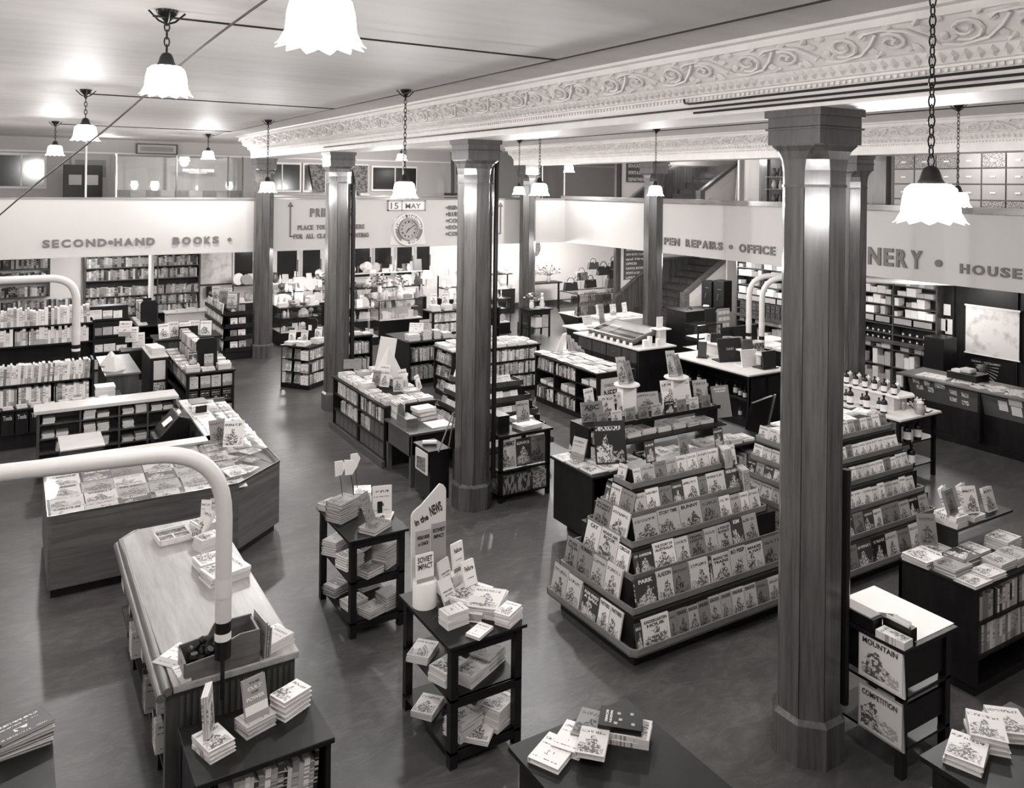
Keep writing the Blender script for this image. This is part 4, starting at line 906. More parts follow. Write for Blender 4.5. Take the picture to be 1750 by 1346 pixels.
# bottom tier of E: picture books on the left, song books on the front
def E_tier():
    G = G1; x0, y0, y1 = 4.6, 5.45, 6.78
    def tier(i, lst, left=False, off=.0, fill_to=None, spec=None):
        a, c, d, b2 = x0 + .1 * i, y0 + .13 * i, y1 - .08 * i, 7.0 - .1 * i; z = TZ[i] - .043; p = off; side = 'left side' if left else 'front'
        for k, (wd, h, tn, ttl_, th) in enumerate(lst):
            ln = (.2, .2, .26, .25, .25, .25)[i]
            if left: x, y, yw = a + .022, d - .02 - p - wd / 2, -PI / 2
            else: x, y, yw = a + .075 + p + wd / 2, c + .022, 0
            nm = '%s book%s, %s from %s, %s tier up, %s' % (tn, (' titled ' + ttl_.title().replace('|', ' ')) if ttl_ and ttl_.split('|')[0] not in ('ALADDIN', 'BO PEEP', 'KIM', 'ROBIN', 'PUSS', 'PUSS FINDS', 'NOAHS ARK', 'PARTNERS') else '', od(k), 'far end' if left else 'corner', od(i), side)
            o = face('picture_book', 'hard', x, y, z, wd, h, th, yw, ln, tone=tn, label=nm, group=G, style='art' if ttl_ else 'picture')
            if ttl_:
                words = ttl_.split('|'); hh = .1 if len(words) > 1 else .13
                for q, s_ in enumerate(words):
                    me, xa, xb, ya, yb = text_mesh(s_, 0, .04, 'ink' if TONES[tn] > .15 else 'letter_white'); t_ = link('title', me, o); wv = min(.84, .14 * len(s_) + .1)
                    sx = wv / (xb - xa); t_.rotation_euler = FRONT; t_.scale = (sx, hh / (yb - ya), 1); zz = .82 - q * (hh + .03); t_.location = (-wv / 2 - xa * sx, -.06, zz - ya * hh / (yb - ya))
            p += wd + .006
        return p
    tier(0, [(.24, .3, 'light grey', '', .012), (.22, .29, 'pale', '', .012), (.02, .27, 'mid grey', '', .02), (.25, .27, 'dark', 'PUSS FINDS|A BALL', .014), (.15, .27, 'white', 'PARTNERS', .012), (.17, .27, 'white', 'PARTNERS', .014)], True)
    p = tier(0, [(.07, .24, 'dark', '', .02), (.31, .26, 'white', 'KINDERGARTEN|HOUR', .014), (.08, .24, 'mid grey', '', .02), (.13, .24, 'mid grey', 'SONG BOOK', .02), (.13, .24, 'light grey', 'SONG BOOK', .03), (.13, .24, 'mid grey', 'SONG BOOK', .02), (.14, .25, 'light grey', 'SONG BOOK', .02), (.14, .25, 'light grey', 'SONG BOOK', .02), (.16, .25, 'pale', 'SONG BOOK', .02), (.16, .25, 'pale', 'SONG BOOK', .03), (.16, .24, 'mid grey', '', .02), (.17, .24, 'pale', '', .02), (.17, .24, 'pale', '', .02), (.15, .24, 'pale', '', .02)])
    tier(1, [(.20, .29, 'mid grey', 'PUSS|TALES', .014), (.22, .3, 'mid grey', 'NUMBERS', .014), (.2, .28, 'light grey', '', .01), (.22, .29, 'pale', '', .02), ], True)
    tier(1, [(.25, .27, 'dark', 'PARK', .02), (.19, .28, 'pale', 'ALADDIN', .012), (.2, .28, 'mid grey', '', .012), (.24, .28, 'pale', '', .02), (.04, .27, 'dark', '', .02), (.23, .27, 'pale', 'MAKING THE|TRAINS', .014), (.22, .28, 'pale', 'BO PEEP', .012), (.23, .27, 'pale', 'MAKES|A HAT', .012), (.28, .28, 'mid grey', '', .014), (.2, .28, 'mid grey', '', .014)])
    tier(2, [(.22, .28, 'pale', 'CAT', .012), (.27, .29, 'pale', 'NOAHS ARK|BOOK', .015), (.17, .23, 'white', 'CIRCUS', .02)], True, .1)
    tier(2, [(.05, .22, 'dark', '', .02), (.17, .22, 'dark', '', .015), (.26, .25, 'white', 'THE STORY OF|AUSTRALIA', .012), (.17, .24, 'pale', '', .012), (.2, .24, 'mid grey', 'TRAFFIC|LIGHTS', .012), (.16, .25, 'light grey', '', .012), (.19, .25, 'light grey', 'A POP-UP|BUNNY', .012), (.16, .27, 'dark', 'KIM', .02), (.2, .27, 'light grey', '', .015)])
    tier(3, [(.25, .25, 'mid grey', 'ROBIN|RABBIT', .012), (.26, .26, 'pale', '', .012)], True, .04)
    tier(3, [(.29, .24, 'light grey', '', .01), (.27, .25, 'light grey', 'STORY TIME', .01), (.28, .25, 'light grey', 'BUNNY', .01), (.24, .24, 'mid grey', '', .01), (.15, .23, 'white', '', .01), (.13, .22, 'light grey', '', .01), (.12, .22, 'white', '', .01), (.15, .22, 'pale', '', .01)])
    tier(4, [(.08, .2, 'dark', '', .014), (.15, .22, 'pale', '', .012), (.2, .22, 'mid grey', '', .012)], True)
    tier(4, [(.15, .2, 'pale', '', .012), (.16, .22, 'white', '', .012), (.16, .21, 'mid grey', '', .012), (.14, .22, 'dark', '', .012), (.2, .23, 'white', '', .012), (.11, .22, 'mid grey', '', .02), (.25, .23, 'pale', '', .012), (.27, .23, 'dark', 'HIDE AND SEEK', .012)])
    tier(5, [(.12, .18, 'pale', '', .012)], True)
    tier(5, [(.09, .17, 'white', '', .012), (.17, .18, 'light grey', '', .012), (.14, .19, 'mid grey', '', .012), (.14, .19, 'light grey', '', .012), (.13, .2, 'white', '', .012), (.14, .2, 'white', '', .012), (.15, .2, 'pale', '', .012), (.14, .2, 'white', '', .012), (.12, .2, 'mid grey', '', .012), (.11, .2, 'white', '', .012)])
    for i in range(6): face('picture_book', 'soft', 6.36 + i * .018, 6.12, 1.3, .13, .2, .01, 1.2, .1, tone='pale', label='thin booklet seen edge-on at right end of top tier, %s from left' % od(i), group=G)
    for i in range(5): face('picture_book', 'soft', 6.50 + i * .02, 6.0, 1.08, .15, .22, .01, 1.2, .1, tone='pale', label='thin booklet seen edge-on at right end of fifth tier, %s from left' % od(i), group=G)
    for i, (x, tn) in enumerate(((5.47, 'dark'), (5.92, 'mid grey'), (6.42, 'dark'))): face('picture_book', 'hard', x, 6.23, 1.46, .12, .2, .014, 0, .2, tone=tn, label='small portrait book raised on a clip above the top tier, %s from left' % od(i), group=G)
    for i in range(3): link('clip', B(-.01, .01, .0, .01, -.12, 0).mesh('clip', 'iron'), [o for o in C.objects if o.get('label', '').startswith('small portrait book raised')][i], (0, 0, 0), None, (8, 60, 5))
E_tier()
stepped('stepped_display', 'six-tiered stepped display of small booklets right of the nearest pillar', 7.25, 9.3, 5.45, 6.9, .02, .13, -.02, -.06)
fill_tiers(7.25, 9.3, 5.45, 6.9, .02, .13, -.02, -.06, 'booklets on the right stepped display', 'right stepped display',
    [((.26, .29), (.2, .26), 'light', 'hard', .014, .2), ((.22, .25), (.13, .19), 'light', 'hard', .014, .22), ((.19, .21), (.11, .15), 'bright', 'soft', .01, .25), ((.17, .19), (.1, .13), 'bright', 'soft', .01, .25), ((.17, .18), (.1, .13), 'bright', 'soft', .01, .25), ((.17, .19), (.1, .14), 'bright', 'soft', .01, .25)], left=True)

for i in range(9): flat('booklet', 'small', 7.5 + .19 * i, 6.35 + .12 * (i % 2), 1.44, .17, .25, .012 + .01 * (i % 3), .3 * (i % 3) - .3, tone='white', label='white paper lying on top of the right stepped display, %s from left' % od(i), group='papers on the right stepped display', cat='paper', style='plain')
# ---- table behind E with raised shelf
t = T('tiered_book_table', 'dark table with a raised shelf behind the big stepped display', 'table', (7.1, 7.9, 0))
t.p('top', B(5.66, 8.62, 7.44, 8.32, .87, .9), 'dark_wood', bevel=.005)
t.p('end_panel', B(5.70, 5.73, 7.5, 8.28, .14, .87), 'dark_wood'); t.p('plinth', B(5.85, 8.5, 7.6, 8.2, 0, .14), 'dark_wood'); t.p('back_panel', B(5.73, 8.58, 8.25, 8.28, .14, .87), 'dark_wood')
for x in (7.0, 8.55): t.p('divider', B(x, x + .03, 7.5, 8.25, .14, .87), 'dark_wood')
for z in (.16, .5): t.p('shelf', B(5.73, 8.56, 7.5, 8.25, z - .02, z), 'dark_wood')
t.p('raised_shelf', B(5.95, 8.1, 7.88, 8.3, 1.27, 1.295), 'dark_wood'); t.p('shelf_lip', B(5.95, 8.1, 7.865, 7.88, 1.265, 1.31), 'black_metal')
for x in (5.95, 6.95, 8.06): t.p('upright', B(x, x + .04, 7.92, 8.3, .9, 1.27), 'dark_wood')
t.p('middle_shelf', B(6.0, 8.1, 7.75, 8.25, 1.07, 1.085), 'dark_wood')
G = 'books on the table behind the big stepped display'
x = 5.8
for i in range(3): stack('picture_book', 'soft', 5.78 + .02 * i, 8.15 - i * .26, .9, 2, .24, .24, .008, -1.57, 'pale', 'pair %s from far left corner, raised shelf table' % od(i), G)
for i in range(2): stack('picture_book', 'soft', 6.06 + .0 * i, 7.62 + i * .24, .9, 3, .24, .28, .01, -1.4, 'bright', 'pile %s at left end, raised shelf table' % od(i), G, same=False)
x = 6.35; i = 0
while x < 8.5:
    n = rnd.randint(2, 5); stack('picture_book', 'soft', x, 7.62, .9, n, .2, .24, .015, rnd.uniform(-.1, .1), rt('bright'), 'front pile %s, raised shelf table' % od(i), G); x += .24; i += 1
x = 6.15; i = 0
while x < 8.0:
    n = rnd.randint(3, 6); stack('picture_book', 'soft', x, 8.0, 1.085, n, .22, .2, .015, rnd.uniform(-.1, .1), rt('bright'), 'shelf pile %s under raised shelf' % od(i), G); x += .25; i += 1
spine_row('hardback_book', (7.1, 7.52), (8.5, 7.52), .5, PI / 2, (.2, .26), (.02, .06), .2, 'shelf under the raised shelf table', G, 'bright', 'hard')
for i, (x, y) in enumerate(((5.82, 7.98), (5.95, 8.2))): face('picture_book', 'hard', x, y, .92, .2, .26, .02, -1.3, .3, tone='light grey', label='grey book back leaning at far left of raised shelf table, %s' % ('nearer', 'farther')[i], group=G, style='plain')
face('picture_book', 'hard', 6.08, 7.62, .92, .38, .5, .035, -.35, .28, tone='black', label='very large dark picture book leaning at the left end of the raised shelf', group=G)
spine_row('picture_book', (6.0, 8.3), (6.0, 7.9), 1.085, 0, (.17, .18), (.02, .05), .2, 'left end cubby below raised shelf', G, 'bright') if False else None
for i in range(9): face('picture_book', 'hard', 6.17 + i * .215, 7.91, 1.3, .15, .15, .02, 0, .12, tone=('mid grey', 'pale', 'mid grey', 'mid grey', 'light grey', 'black', 'mid grey', 'pale', 'mid grey')[i], label='small square book on the raised shelf edge, %s from left' % od(i), group=G)
big = [(6.16, .3, .24, 'mid grey', 'ABC'), (6.42, .22, .28, 'pale', ''), (6.72, .28, .3, 'pale', ''), (7.08, .34, .24, 'light grey', ''), (7.45, .25, .36, 'white', ''), (7.72, .24, .34, 'white', ''), (8.0, .22, .3, 'light grey', '')]
for i, (x, wd, h, tn, s_) in enumerate(big):
    o = face('picture_book', 'hard', x, 8.1 + .03 * (i % 2), 1.3, wd, h, .02, -.15 + .05 * (i % 3), .25, tone=tn, label='%s upright picture book behind the small ones on the raised shelf, %s from left' % (tn, od(i)), group=G)
    if s_:
        me, xa, xb, ya, yb = text_mesh(s_, 0, .05, 'ink'); q = link('title', me, o); q.rotation_euler = FRONT; q.scale = (.7 / (xb - xa), .25 / (yb - ya), 1); q.location = (-.35, -.05, .6)
face('picture_book', 'hard', 6.2, 8.2, 1.42, .16, .26, .02, .2, .2, tone='white', label='white book with a black cat drawn on it, upright on raised shelf', group=G)
titled(8.25, 7.95, 1.1, .28, .42, .02, -.15, .25, 'mid grey', 'grey poster-sized book leaning at the right end of the raised shelf', (('BOOKS FOR', .88, .05, .7), ('CHILDREN', .8, .05, .6)), group=G, form='hard', mat='letter_white')
for i, x in enumerate((6.75, 7.6)):
    t = T('display_pedestal', 'white round pedestal holding tall booklets above the raised shelf, %s one' % ('left', 'right')[i], 'stand', (x, 8.18, 1.3), local=True)
    t.p('stem', B(-.11, .11, -.06, .06, 0, .36), 'card_white'); t.p('plate', MB().lathe([(.16, .36), (.17, .37), (.16, .385)], seg=20), 'soft_white')
    for j, (dx, yw, h) in enumerate(((-.06, -.2, .34), (.07, .3, .28))):
        face('picture_book', 'hard', x + dx, 8.17, 1.69, .13, h, .02, yw, .3, tone=('light grey', 'mid grey')[j], label='tall narrow book on the %s pedestal, %s one' % (('left', 'right')[i], ('taller', 'shorter')[j]), group=G)
t = T('leaning_board', 'large dark framed board leaning behind the raised shelf table', 'board', (8.9, 8.2, 0), .25, local=True)
t.p('board', MB().extr([(-.02, 0), (.02, 0), (-.28 + .04, 1.25), (-.28, 1.25)], 'x', -.25, .35), 'black'); t.p('frame', MB().extr([(-.03, 0), (-.0, 0), (-.28, 1.27), (-.31, 1.27)], 'x', .35, .37), 'tray_wood')

# ---- G: dark table at the right edge
t = case('book_table', 'dark solid-sided bookcase heaped with books at the right edge', 'bookcase', 6.85, 8.3, 3.76, 4.46, .9, 'dark_wood', 'F', (.32, .6), (), over=.0)
G = 'books on the dark bookcase at the right edge'
for i, (x, y, w_, h, n, th, tn) in enumerate(((6.98, 4.3, .24, .3, 5, .012, 'white'), (6.99, 4.05, .21, .27, 3, .025, 'mid grey'), (6.97, 3.86, .19, .26, 1, .028, 'pale'), (7.22, 4.32, .24, .3, 3, .015, 'light grey'), (7.22, 4.1, .2, .27, 3, .03, 'dark'), (7.2, 3.86, .18, .25, 2, .02, 'pale'), (7.45, 3.9, .18, .25, 3, .024, 'light grey'), (7.48, 4.15, .2, .26, 3, .02, 'pale'), (7.7, 3.9, .2, .26, 3, .025, 'light grey'), (7.9, 4.1, .2, .26, 4, .025, 'pale'))):
    stack('hardback_book', 'hard', x, y, .9, n, w_, h, th, -1.57, tn, 'pile %s on the dark right-edge bookcase' % od(i), G)
t = T('glass_riser', 'low glass-fronted riser standing on the dark bookcase at the right edge', 'riser', (7.85, 4.35, .9)); t.p('shelf', B(7.35, 8.3, 4.22, 4.46, 1.1, 1.12), 'dark_wood'); t.p('end', B(7.35, 7.37, 4.22, 4.46, .9, 1.1), 'dark_wood')
stack('hardback_book', 'hard', 7.46, 4.34, 1.12, 4, .19, .22, .025, .0, 'pale', 'spine pile on the riser at right edge', G)
stack('hardback_book', 'hard', 7.75, 4.34, 1.12, 2, .19, .22, .025, .0, 'pale', 'pale pile on the riser at right edge', G)
for i, (x, y, z, h, tn, yw) in enumerate(((7.22, 4.4, .945, .27, 'mid grey', -.6), (7.45, 4.3, 1.22, .22, 'mid grey', .1), (7.6, 4.42, 1.14, .26, 'white', .3), (7.72, 4.28, 1.18, .24, 'white', -.3), (7.9, 4.42, 1.12, .25, 'white', .2), (8.1, 4.3, 1.12, .22, 'pale', .0))):
    face('hardback_book', 'hard', x, y, z, .16, h, .03, yw, .3, tone=tn, label='%s book standing up on the right-edge bookcase, %s from left' % (tn, od(i)), group=G)
spine_row('hardback_book', (6.9, 3.79), (8.2, 3.79), .6, PI / 2, (.19, .24), (.03, .05), .2, 'upper shelf of the dark right-edge bookcase', G, 'mixed', 'hard')
spine_row('hardback_book', (6.9, 3.79), (8.2, 3.79), .32, PI / 2, (.22, .25), (.03, .05), .2, 'lower shelf of the dark right-edge bookcase', G, 'light', 'hard')
# ---- H: black trolley desk by the nearest pillar
t = T('register_stand', 'black stand with a sheet of white paper beside the nearest pillar', 'stand', (5.72, 3.8, 0))
t.p('top', B(5.40, 6.06, 3.46, 4.18, .92, .95), 'dark_wood', bevel=.004)
for a, b2 in ((5.44, 3.5), (5.97, 3.5), (5.97, 4.08), (5.44, 4.08)): t.p('leg', B(a, a + .06, b2, b2 + .06, 0, .92), 'black')
t.p('side_panel', B(5.44, 5.47, 3.56, 4.08, .62, .92), 'black'); t.p('front_panel', B(5.5, 5.97, 3.52, 3.54, .62, .92), 'black'); t.p('shelf', B(5.44, 6.03, 3.5, 4.14, .56, .58), 'black'); t.p('shelf', B(5.44, 6.03, 3.5, 4.14, .2, .22), 'black')
t.p('front_panel', B(5.5, 5.97, 3.52, 3.54, .3, .5), 'black')
G = None
solo('paper_sheet', B(5.58, 6.07, 3.5, 4.17, .95, .955), 'blank_paper', 'large blank white sheet covering the black stand top', 'paper', (5.8, 3.8, .95))
t = T('cash_box', 'dark box with a pale lid patch on the black stand', 'box', (5.46, 3.9, .955)); t.p('body', B(5.41, 5.52, 3.72, 4.12, .955, 1.05), 'black', bevel=.004); t.p('lid', B(5.41, 5.53, 3.74, 4.0, 1.05, 1.06), 'grey_wall')
t = T('card_file', 'narrow black file holding upright white cards on the black stand', 'file', (5.55, 3.6, .955)); t.p('file', B(5.525, 5.60, 3.5, 3.72, .955, 1.05), 'black'); t.p('cards', B(5.535, 5.54, 3.52, 3.7, .99, 1.075), 'card_white'); t.p('cards', B(5.56, 5.565, 3.52, 3.66, .99, 1.09), 'card_white')
solo('dark_case', MB().prism([(5.62, 3.72), (5.72, 3.66), (5.76, 3.76), (5.66, 3.86)], .956, .985), 'black', 'small flat dark case on the white sheet', 'case', (5.69, 3.76, .956))
flat('book_packet', 'soft', 5.45, 3.58, .952, .11, .22, .055, .05, tone='pale', label='thick patterned paper pad at the near corner of the black stand', group=None, cat='pad')
for i in range(3): solo('ledger_sheet', B(5.42, 5.66, 4.2, 4.46, .95 + .03 * i, .978 + .03 * i), 'blank_paper' if i == 2 else 'soft_white', 'big blank ledger in the pile behind the black stand, %s from bottom' % od(i), 'book', (5.47, 4.33, .95 + .03 * i), group='blank ledgers behind the black stand')
solo('side_table', B(5.42, 5.72, 4.19, 4.5, .0, .95), 'black', 'black side table carrying the blank ledgers beside the pillar', 'table', (5.5, 4.35, 0))
for i, (z, s_) in enumerate(((.60, 'MOUNTAIN'), (.22, 'COMPETITION'))):
    t = T('poster', '%s framed picture card on the left side of the black stand' % ('upper' if i == 0 else 'lower'), 'poster', (5.42, 3.66, z)); t.p('card', MB().extr([(3.47, z), (3.84, z), (3.84, z + .33), (3.49, z + .33)], 'x', 5.415, 5.43), 'soft_white' if i == 0 else 'tan_box')
    fit_text('lettering', s_, t.o, -.14, .265, .28, .04, 'ink', LEFT, .018)
    q = link('printed_picture', BLOCK, t.o, (-.012, -.005, .02), (0, 0, -PI / 2), (.34, .004, .3)); q.material_slots[0].link = 'OBJECT'; q.material_slots[0].material = MATS['art_' + ('white', 'pale')[i]]

# ---- I: long low shelf; J desk; K black stand; L table
t = case('long_bookshelf', 'long low bookshelf covered with book piles between two pillars', 'bookcase', 4.75, 5.58, 11.35, 13.62, .9, 'dark_wood', 'L', (.36, .62), (12.45,), over=.02)
t.p('toe_board', B(4.70, 4.75, 11.3, 13.66, 0, .1), 'brown_wood')
t.p('end_face', B(4.78, 5.55, 11.34, 11.35, .1, .86), 'dark_wood')
G = 'books on the long low bookshelf'
for sec, (ya, yb) in enumerate(((12.48, 13.56), (11.4, 12.42))):
    nm = ('far', 'near')[sec]
    y = yb; i = 0
    while y > ya + .16:
        for zz, lv in ((.1, 'bottom'), (.62, '')):
            if lv == '' : continue
            k = T('file_box', 'brown file box on the bottom shelf, %s section of long bookshelf, %s from far end' % (nm, od(i)), 'box', (4.9, y - .1, .1), group='file boxes in the long low bookshelf')
            k.p('box', B(4.78, 5.05, y - .195, y - .01, .1, .33), 'file_box', bevel=.006); k.p('lid_edge', B(4.775, 5.05, y - .197, y - .008, .30, .325), 'brown_wood')
        y -= .2; i += 1
    if sec == 1:
        for i in range(3):
            k = T('file_box', 'brown file box on middle shelf, near section of long bookshelf, %s from near end' % od(i), 'box', (4.9, 11.55 + i * .2, .36), group='file boxes in the long low bookshelf'); k.p('box', B(4.78, 5.05, 11.42 + i * .2, 11.60 + i * .2, .36, .585), 'file_box', bevel=.006)
spine_row('novel', (4.79, 12.5), (4.79, 13.35), .36, 0, (.16, .22), (.02, .045), .18, 'middle shelf, far section of long bookshelf', G, 'bright', 'small', gapc=.0)
spine_row('novel', (4.79, 12.0), (4.79, 12.42), .36, 0, (.16, .2), (.02, .045), .18, 'middle shelf, near section of long bookshelf', G, 'mixed', 'small', gapc=.0)
spine_row('novel', (4.79, 12.5), (4.79, 13.5), .62, 0, (.19, .23), (.02, .045), .18, 'top shelf, far section of long bookshelf', G, 'bright', 'hard')
spine_row('novel', (4.79, 11.4), (4.79, 12.42), .62, 0, (.17, .22), (.02, .045), .18, 'top shelf, near section of long bookshelf', G, 'mixed', 'hard')
k = 0
for yy in [11.48 + .235 * i for i in range(9)]:
    for xx, lv in ((4.90, 'left'), (5.18, 'middle'), (5.45, 'right')):
        if lv == 'middle' and rnd.random() < .35: continue
        n = rnd.randint(1, 3) if yy < 12.4 else rnd.randint(3, 6)
        stack('novel', 'hard', xx, yy, .9, n, .2, .24, .022, -1.57, rt('bright'), '%s pile, %s from near end of long bookshelf' % (lv, od(int((yy - 11.4) / .235))), G)
for i, (x, y, h, tn, yw) in enumerate(((5.14, 11.72, .24, 'light grey', -.2), (5.3, 11.85, .3, 'pale', .2), (5.5, 11.7, .22, 'white', .8), (5.05, 12.1, .26, 'pale', -.9), (5.0, 12.3, .22, 'mid grey', -.9), (5.2, 12.45, .26, 'white', -.7))):
    face('novel', 'hard', x, y, 1.0, .16, h, .025, yw, .3, tone=tn, label='%s book standing among piles on the long bookshelf, %s from near end' % (tn, od(i)), group=G)
t = T('tent_display', 'tall white tent-shaped book display on a white board, on the long bookshelf', 'display', (5.35, 12.6, 1.02), -.5, local=True)
t.p('board', B(-.3, .3, -.16, .16, 0, .03), 'card_white'); t.p('panel', MB().extr([(-.26, .03), (-.05, .03), (.0, .5), (-.02, .5)], 'y', -.12, -.1), 'card_white'); t.p('panel', MB().extr([(.05, .03), (.26, .03), (.02, .5), (0, .5)], 'y', -.12, -.1), 'soft_white'); t.p('back', MB().extr([(-.25, .1), (.05, .1), (.12, .62), (-.15, .66)], 'y', .05, .07), 'soft_white')
face('novel', 'hard', 5.02, 13.42, 1.03, .3, .16, .03, -.4, .2, tone='mid grey', label='grey wide book standing at the far end of the long bookshelf', group=G, style='plain')
# desk
t = T('desk', 'plain brown writing desk at the near end of the long bookshelf', 'desk', (5.12, 10.82, 0))
t.p('top', B(4.72, 5.52, 10.36, 11.28, .72, .75), 'brown_wood', bevel=.004); t.p('apron', B(4.75, 4.77, 10.4, 11.25, .42, .72), 'brown_wood'); t.p('apron', B(4.77, 5.49, 10.39, 10.41, .45, .72), 'dark_wood')
for a, b2 in ((4.75, 10.39), (5.43, 10.39), (4.75, 11.19), (5.43, 11.19)): t.p('leg', B(a, a + .06, b2, b2 + .06, 0, .72), 'brown_wood')
t = T('desk_organiser', 'small wooden letter box with rounded divider on the brown desk', 'box', (4.9, 10.85, .75)); t.p('box', B(4.82, 4.99, 10.7, 11.05, .75, .86), 'mid_wood'); t.p('divider', MB().extr([(10.86, .86), (11.04, .86), (11.04, .98), (10.98, 1.03), (10.9, 1.03), (10.86, .95)], 'x', 4.84, 4.86), 'mid_wood')
stack('ledger', 'hard', 5.24, 11.0, .75, 2, .24, .3, .06, -1.4, 'mid grey', 'thick ledgers on the brown desk', 'ledgers on the desk', style='plain')
flat('ledger', 'soft', 5.22, 11.0, .872, .24, .3, .05, -1.5, tone='white', label='open white book on top of the desk ledgers', group='ledgers on the desk', style='plain')
for i in range(4): face('ledger', 'soft', 4.86 + i * .04, 11.14, .75, .02, .24, .2, 0, 0, tone='pale' if i % 2 else 'white', label='upright pale folder at far end of the brown desk, %s from left' % od(i), group='folders on the desk', style='plain')
solo('paper_sheet', B(5.12, 5.46, 10.48, 10.8, .75, .757), 'blank_paper', 'blank white sheet on the brown desk', 'paper', (5.3, 10.6, .75))
t = T('pamphlet_stand', 'narrow black stand with a pamphlet pocket at the pillar foot', 'stand', (4.87, 9.95, 0)); t.p('body', B(4.70, 4.98, 9.68, 10.12, .06, .7), 'black'); t.p('top', B(4.67, 4.99, 9.66, 10.15, .70, .72), 'black'); t.p('pocket_card', MB().extr([(9.7, .4), (10.05, .4), (10.05, .68), (9.7, .68)], 'x', 4.66, 4.68), 'soft_white')
t.p('pamphlet', MB().extr([(9.74, .43), (10.0, .43), (10.0, .58), (9.74, .62)], 'x', 4.655, 4.66), 'marble_board'); t.p('easel_strut', MB().tube([(4.78, 9.6, .72), (5.0, 9.62, 1.2)], .01, 5), 'tray_wood'); t.p('easel_strut', MB().tube([(4.98, 9.7, .72), (5.02, 9.62, 1.2)], .01, 5), 'tray_wood'); t.p('rolled_paper', MB().tube([(4.73, 9.98, .75), (4.9, 9.9, .75)], .03, 8), 'card_white')
t = T('comic_table', 'dark table with large comic covers on its front, right of the pillar', 'table', (5.9, 9.6, 0))
t.p('top', B(5.5, 6.36, 9.26, 10.0, .87, .9), 'dark_wood', bevel=.004)
for a in ((5.53, 9.29), (6.28, 9.29), (6.28, 9.91), (5.53, 9.91)): t.p('leg', B(a[0], a[0] + .05, a[1], a[1] + .05, 0, .87), 'black')
t.p('shelf', B(5.53, 6.33, 9.29, 9.96, .40, .42), 'black'); t.p('shelf', B(5.53, 6.33, 9.29, 9.96, .08, .1), 'black')
for i, (x, tn, s_) in enumerate(((5.70, 'pale', 'RUPERT'), (5.95, 'dark', ''), (6.18, 'mid grey', ''))):
    o = face('comic_book', 'soft', x, 9.34, .43, .24, .36, .01, 0, .1, tone=tn, label='%s large comic album on the front of the dark table, %s from left' % (tn, od(i)), group='comic albums on the dark table', cat='magazine')
    if s_:
        me, xa, xb, ya, yb = text_mesh(s_, 0, .05, 'ink'); q = link('title', me, o); q.rotation_euler = FRONT; q.scale = (.85 / (xb - xa), .14 / (yb - ya), 1); q.location = (-.42, -.1, .83)
for i, (x, w_, m) in enumerate(((5.82, .44, 'basket'), (6.18, .2, 'patterned_paper'))): solo('patterned_box', B(x - w_ / 2, x + w_ / 2, 9.31, 9.6, .1, .33), m, '%s patterned box on the bottom shelf of the dark comic table' % ('wide dark', 'small pale')[i], 'box', (x, 9.45, .1))
face('comic_book', 'hard', 5.98, 9.42, .99, .2, .28, .02, 0, .15, tone='light grey', label='upright annual on white booklets, dark comic table top', group='books on the comic table')
stack('comic_book', 'soft', 6.05, 9.45, .9, 3, .34, .24, .02, .1, 'white', 'white booklet pile on the comic table', 'books on the comic table', style='plain')
stack('comic_book', 'soft', 6.15, 9.75, .9, 3, .3, .2, .02, .3, 'white', 'rear booklet pile on the comic table', 'books on the comic table', style='plain')
solo('black_box', B(5.56, 5.74, 9.4, 9.7, .9, 1.12), 'black', 'black box on the left of the comic table top', 'box', (5.65, 9.55, .9))

# ================================================================== middle distance
# tiered rack of pale cards behind the second pillar
t = T('card_rack', 'five-tiered rack of white booklets behind the pillar, trays on three sides', 'rack', (6.3, 11.0, 0))
CZ = [.30, .50, .70, .90, 1.10]
for i, z in enumerate(CZ):
    a, b2, c, d = 5.72 + .08 * i, 7.15 - .06 * i, 10.4 + .13 * i, 11.95 - .05 * i
    t.p('riser', B(a + .08, b2 - .06, c + .08, d, z - .08 if i else .0, (CZ[i + 1] if i < 4 else 1.15) - .04), 'dark_wood')
    for q, (p, r) in enumerate((((a, c), (b2, c)), ((b2, c), (b2, c + .3)), ((a, d), (a, c)))): t.p('tray_lip', wall_seg(p, r, z - .02, z + .05, .012), 'brown_wood')
    t.p('tray_floor', B(a, b2, c, c + .1, z - .03, z - .02), 'brown_wood'); t.p('tray_floor', B(a, a + .1, c + .1, d, z - .03, z - .02), 'brown_wood')
    face_row('booklet', (a + .1, c + .03), (b2 - .08, c + .03), z - .02, 0, (.16, .17), (.13, .16), '%s tier up, front of booklet rack' % od(i), 'white booklets on the card rack', .35, 'white', 'small', .004, .02, 'plain', cat='booklet')
    face_row('booklet', (a + .03, d - .02), (a + .03, c + .05), z - .02, -PI / 2, (.16, .18), (.13, .16), '%s tier up, left of booklet rack' % od(i), 'white booklets on the card rack', .35, 'white', 'small', .004, .02, 'plain', frm='far end', cat='booklet')
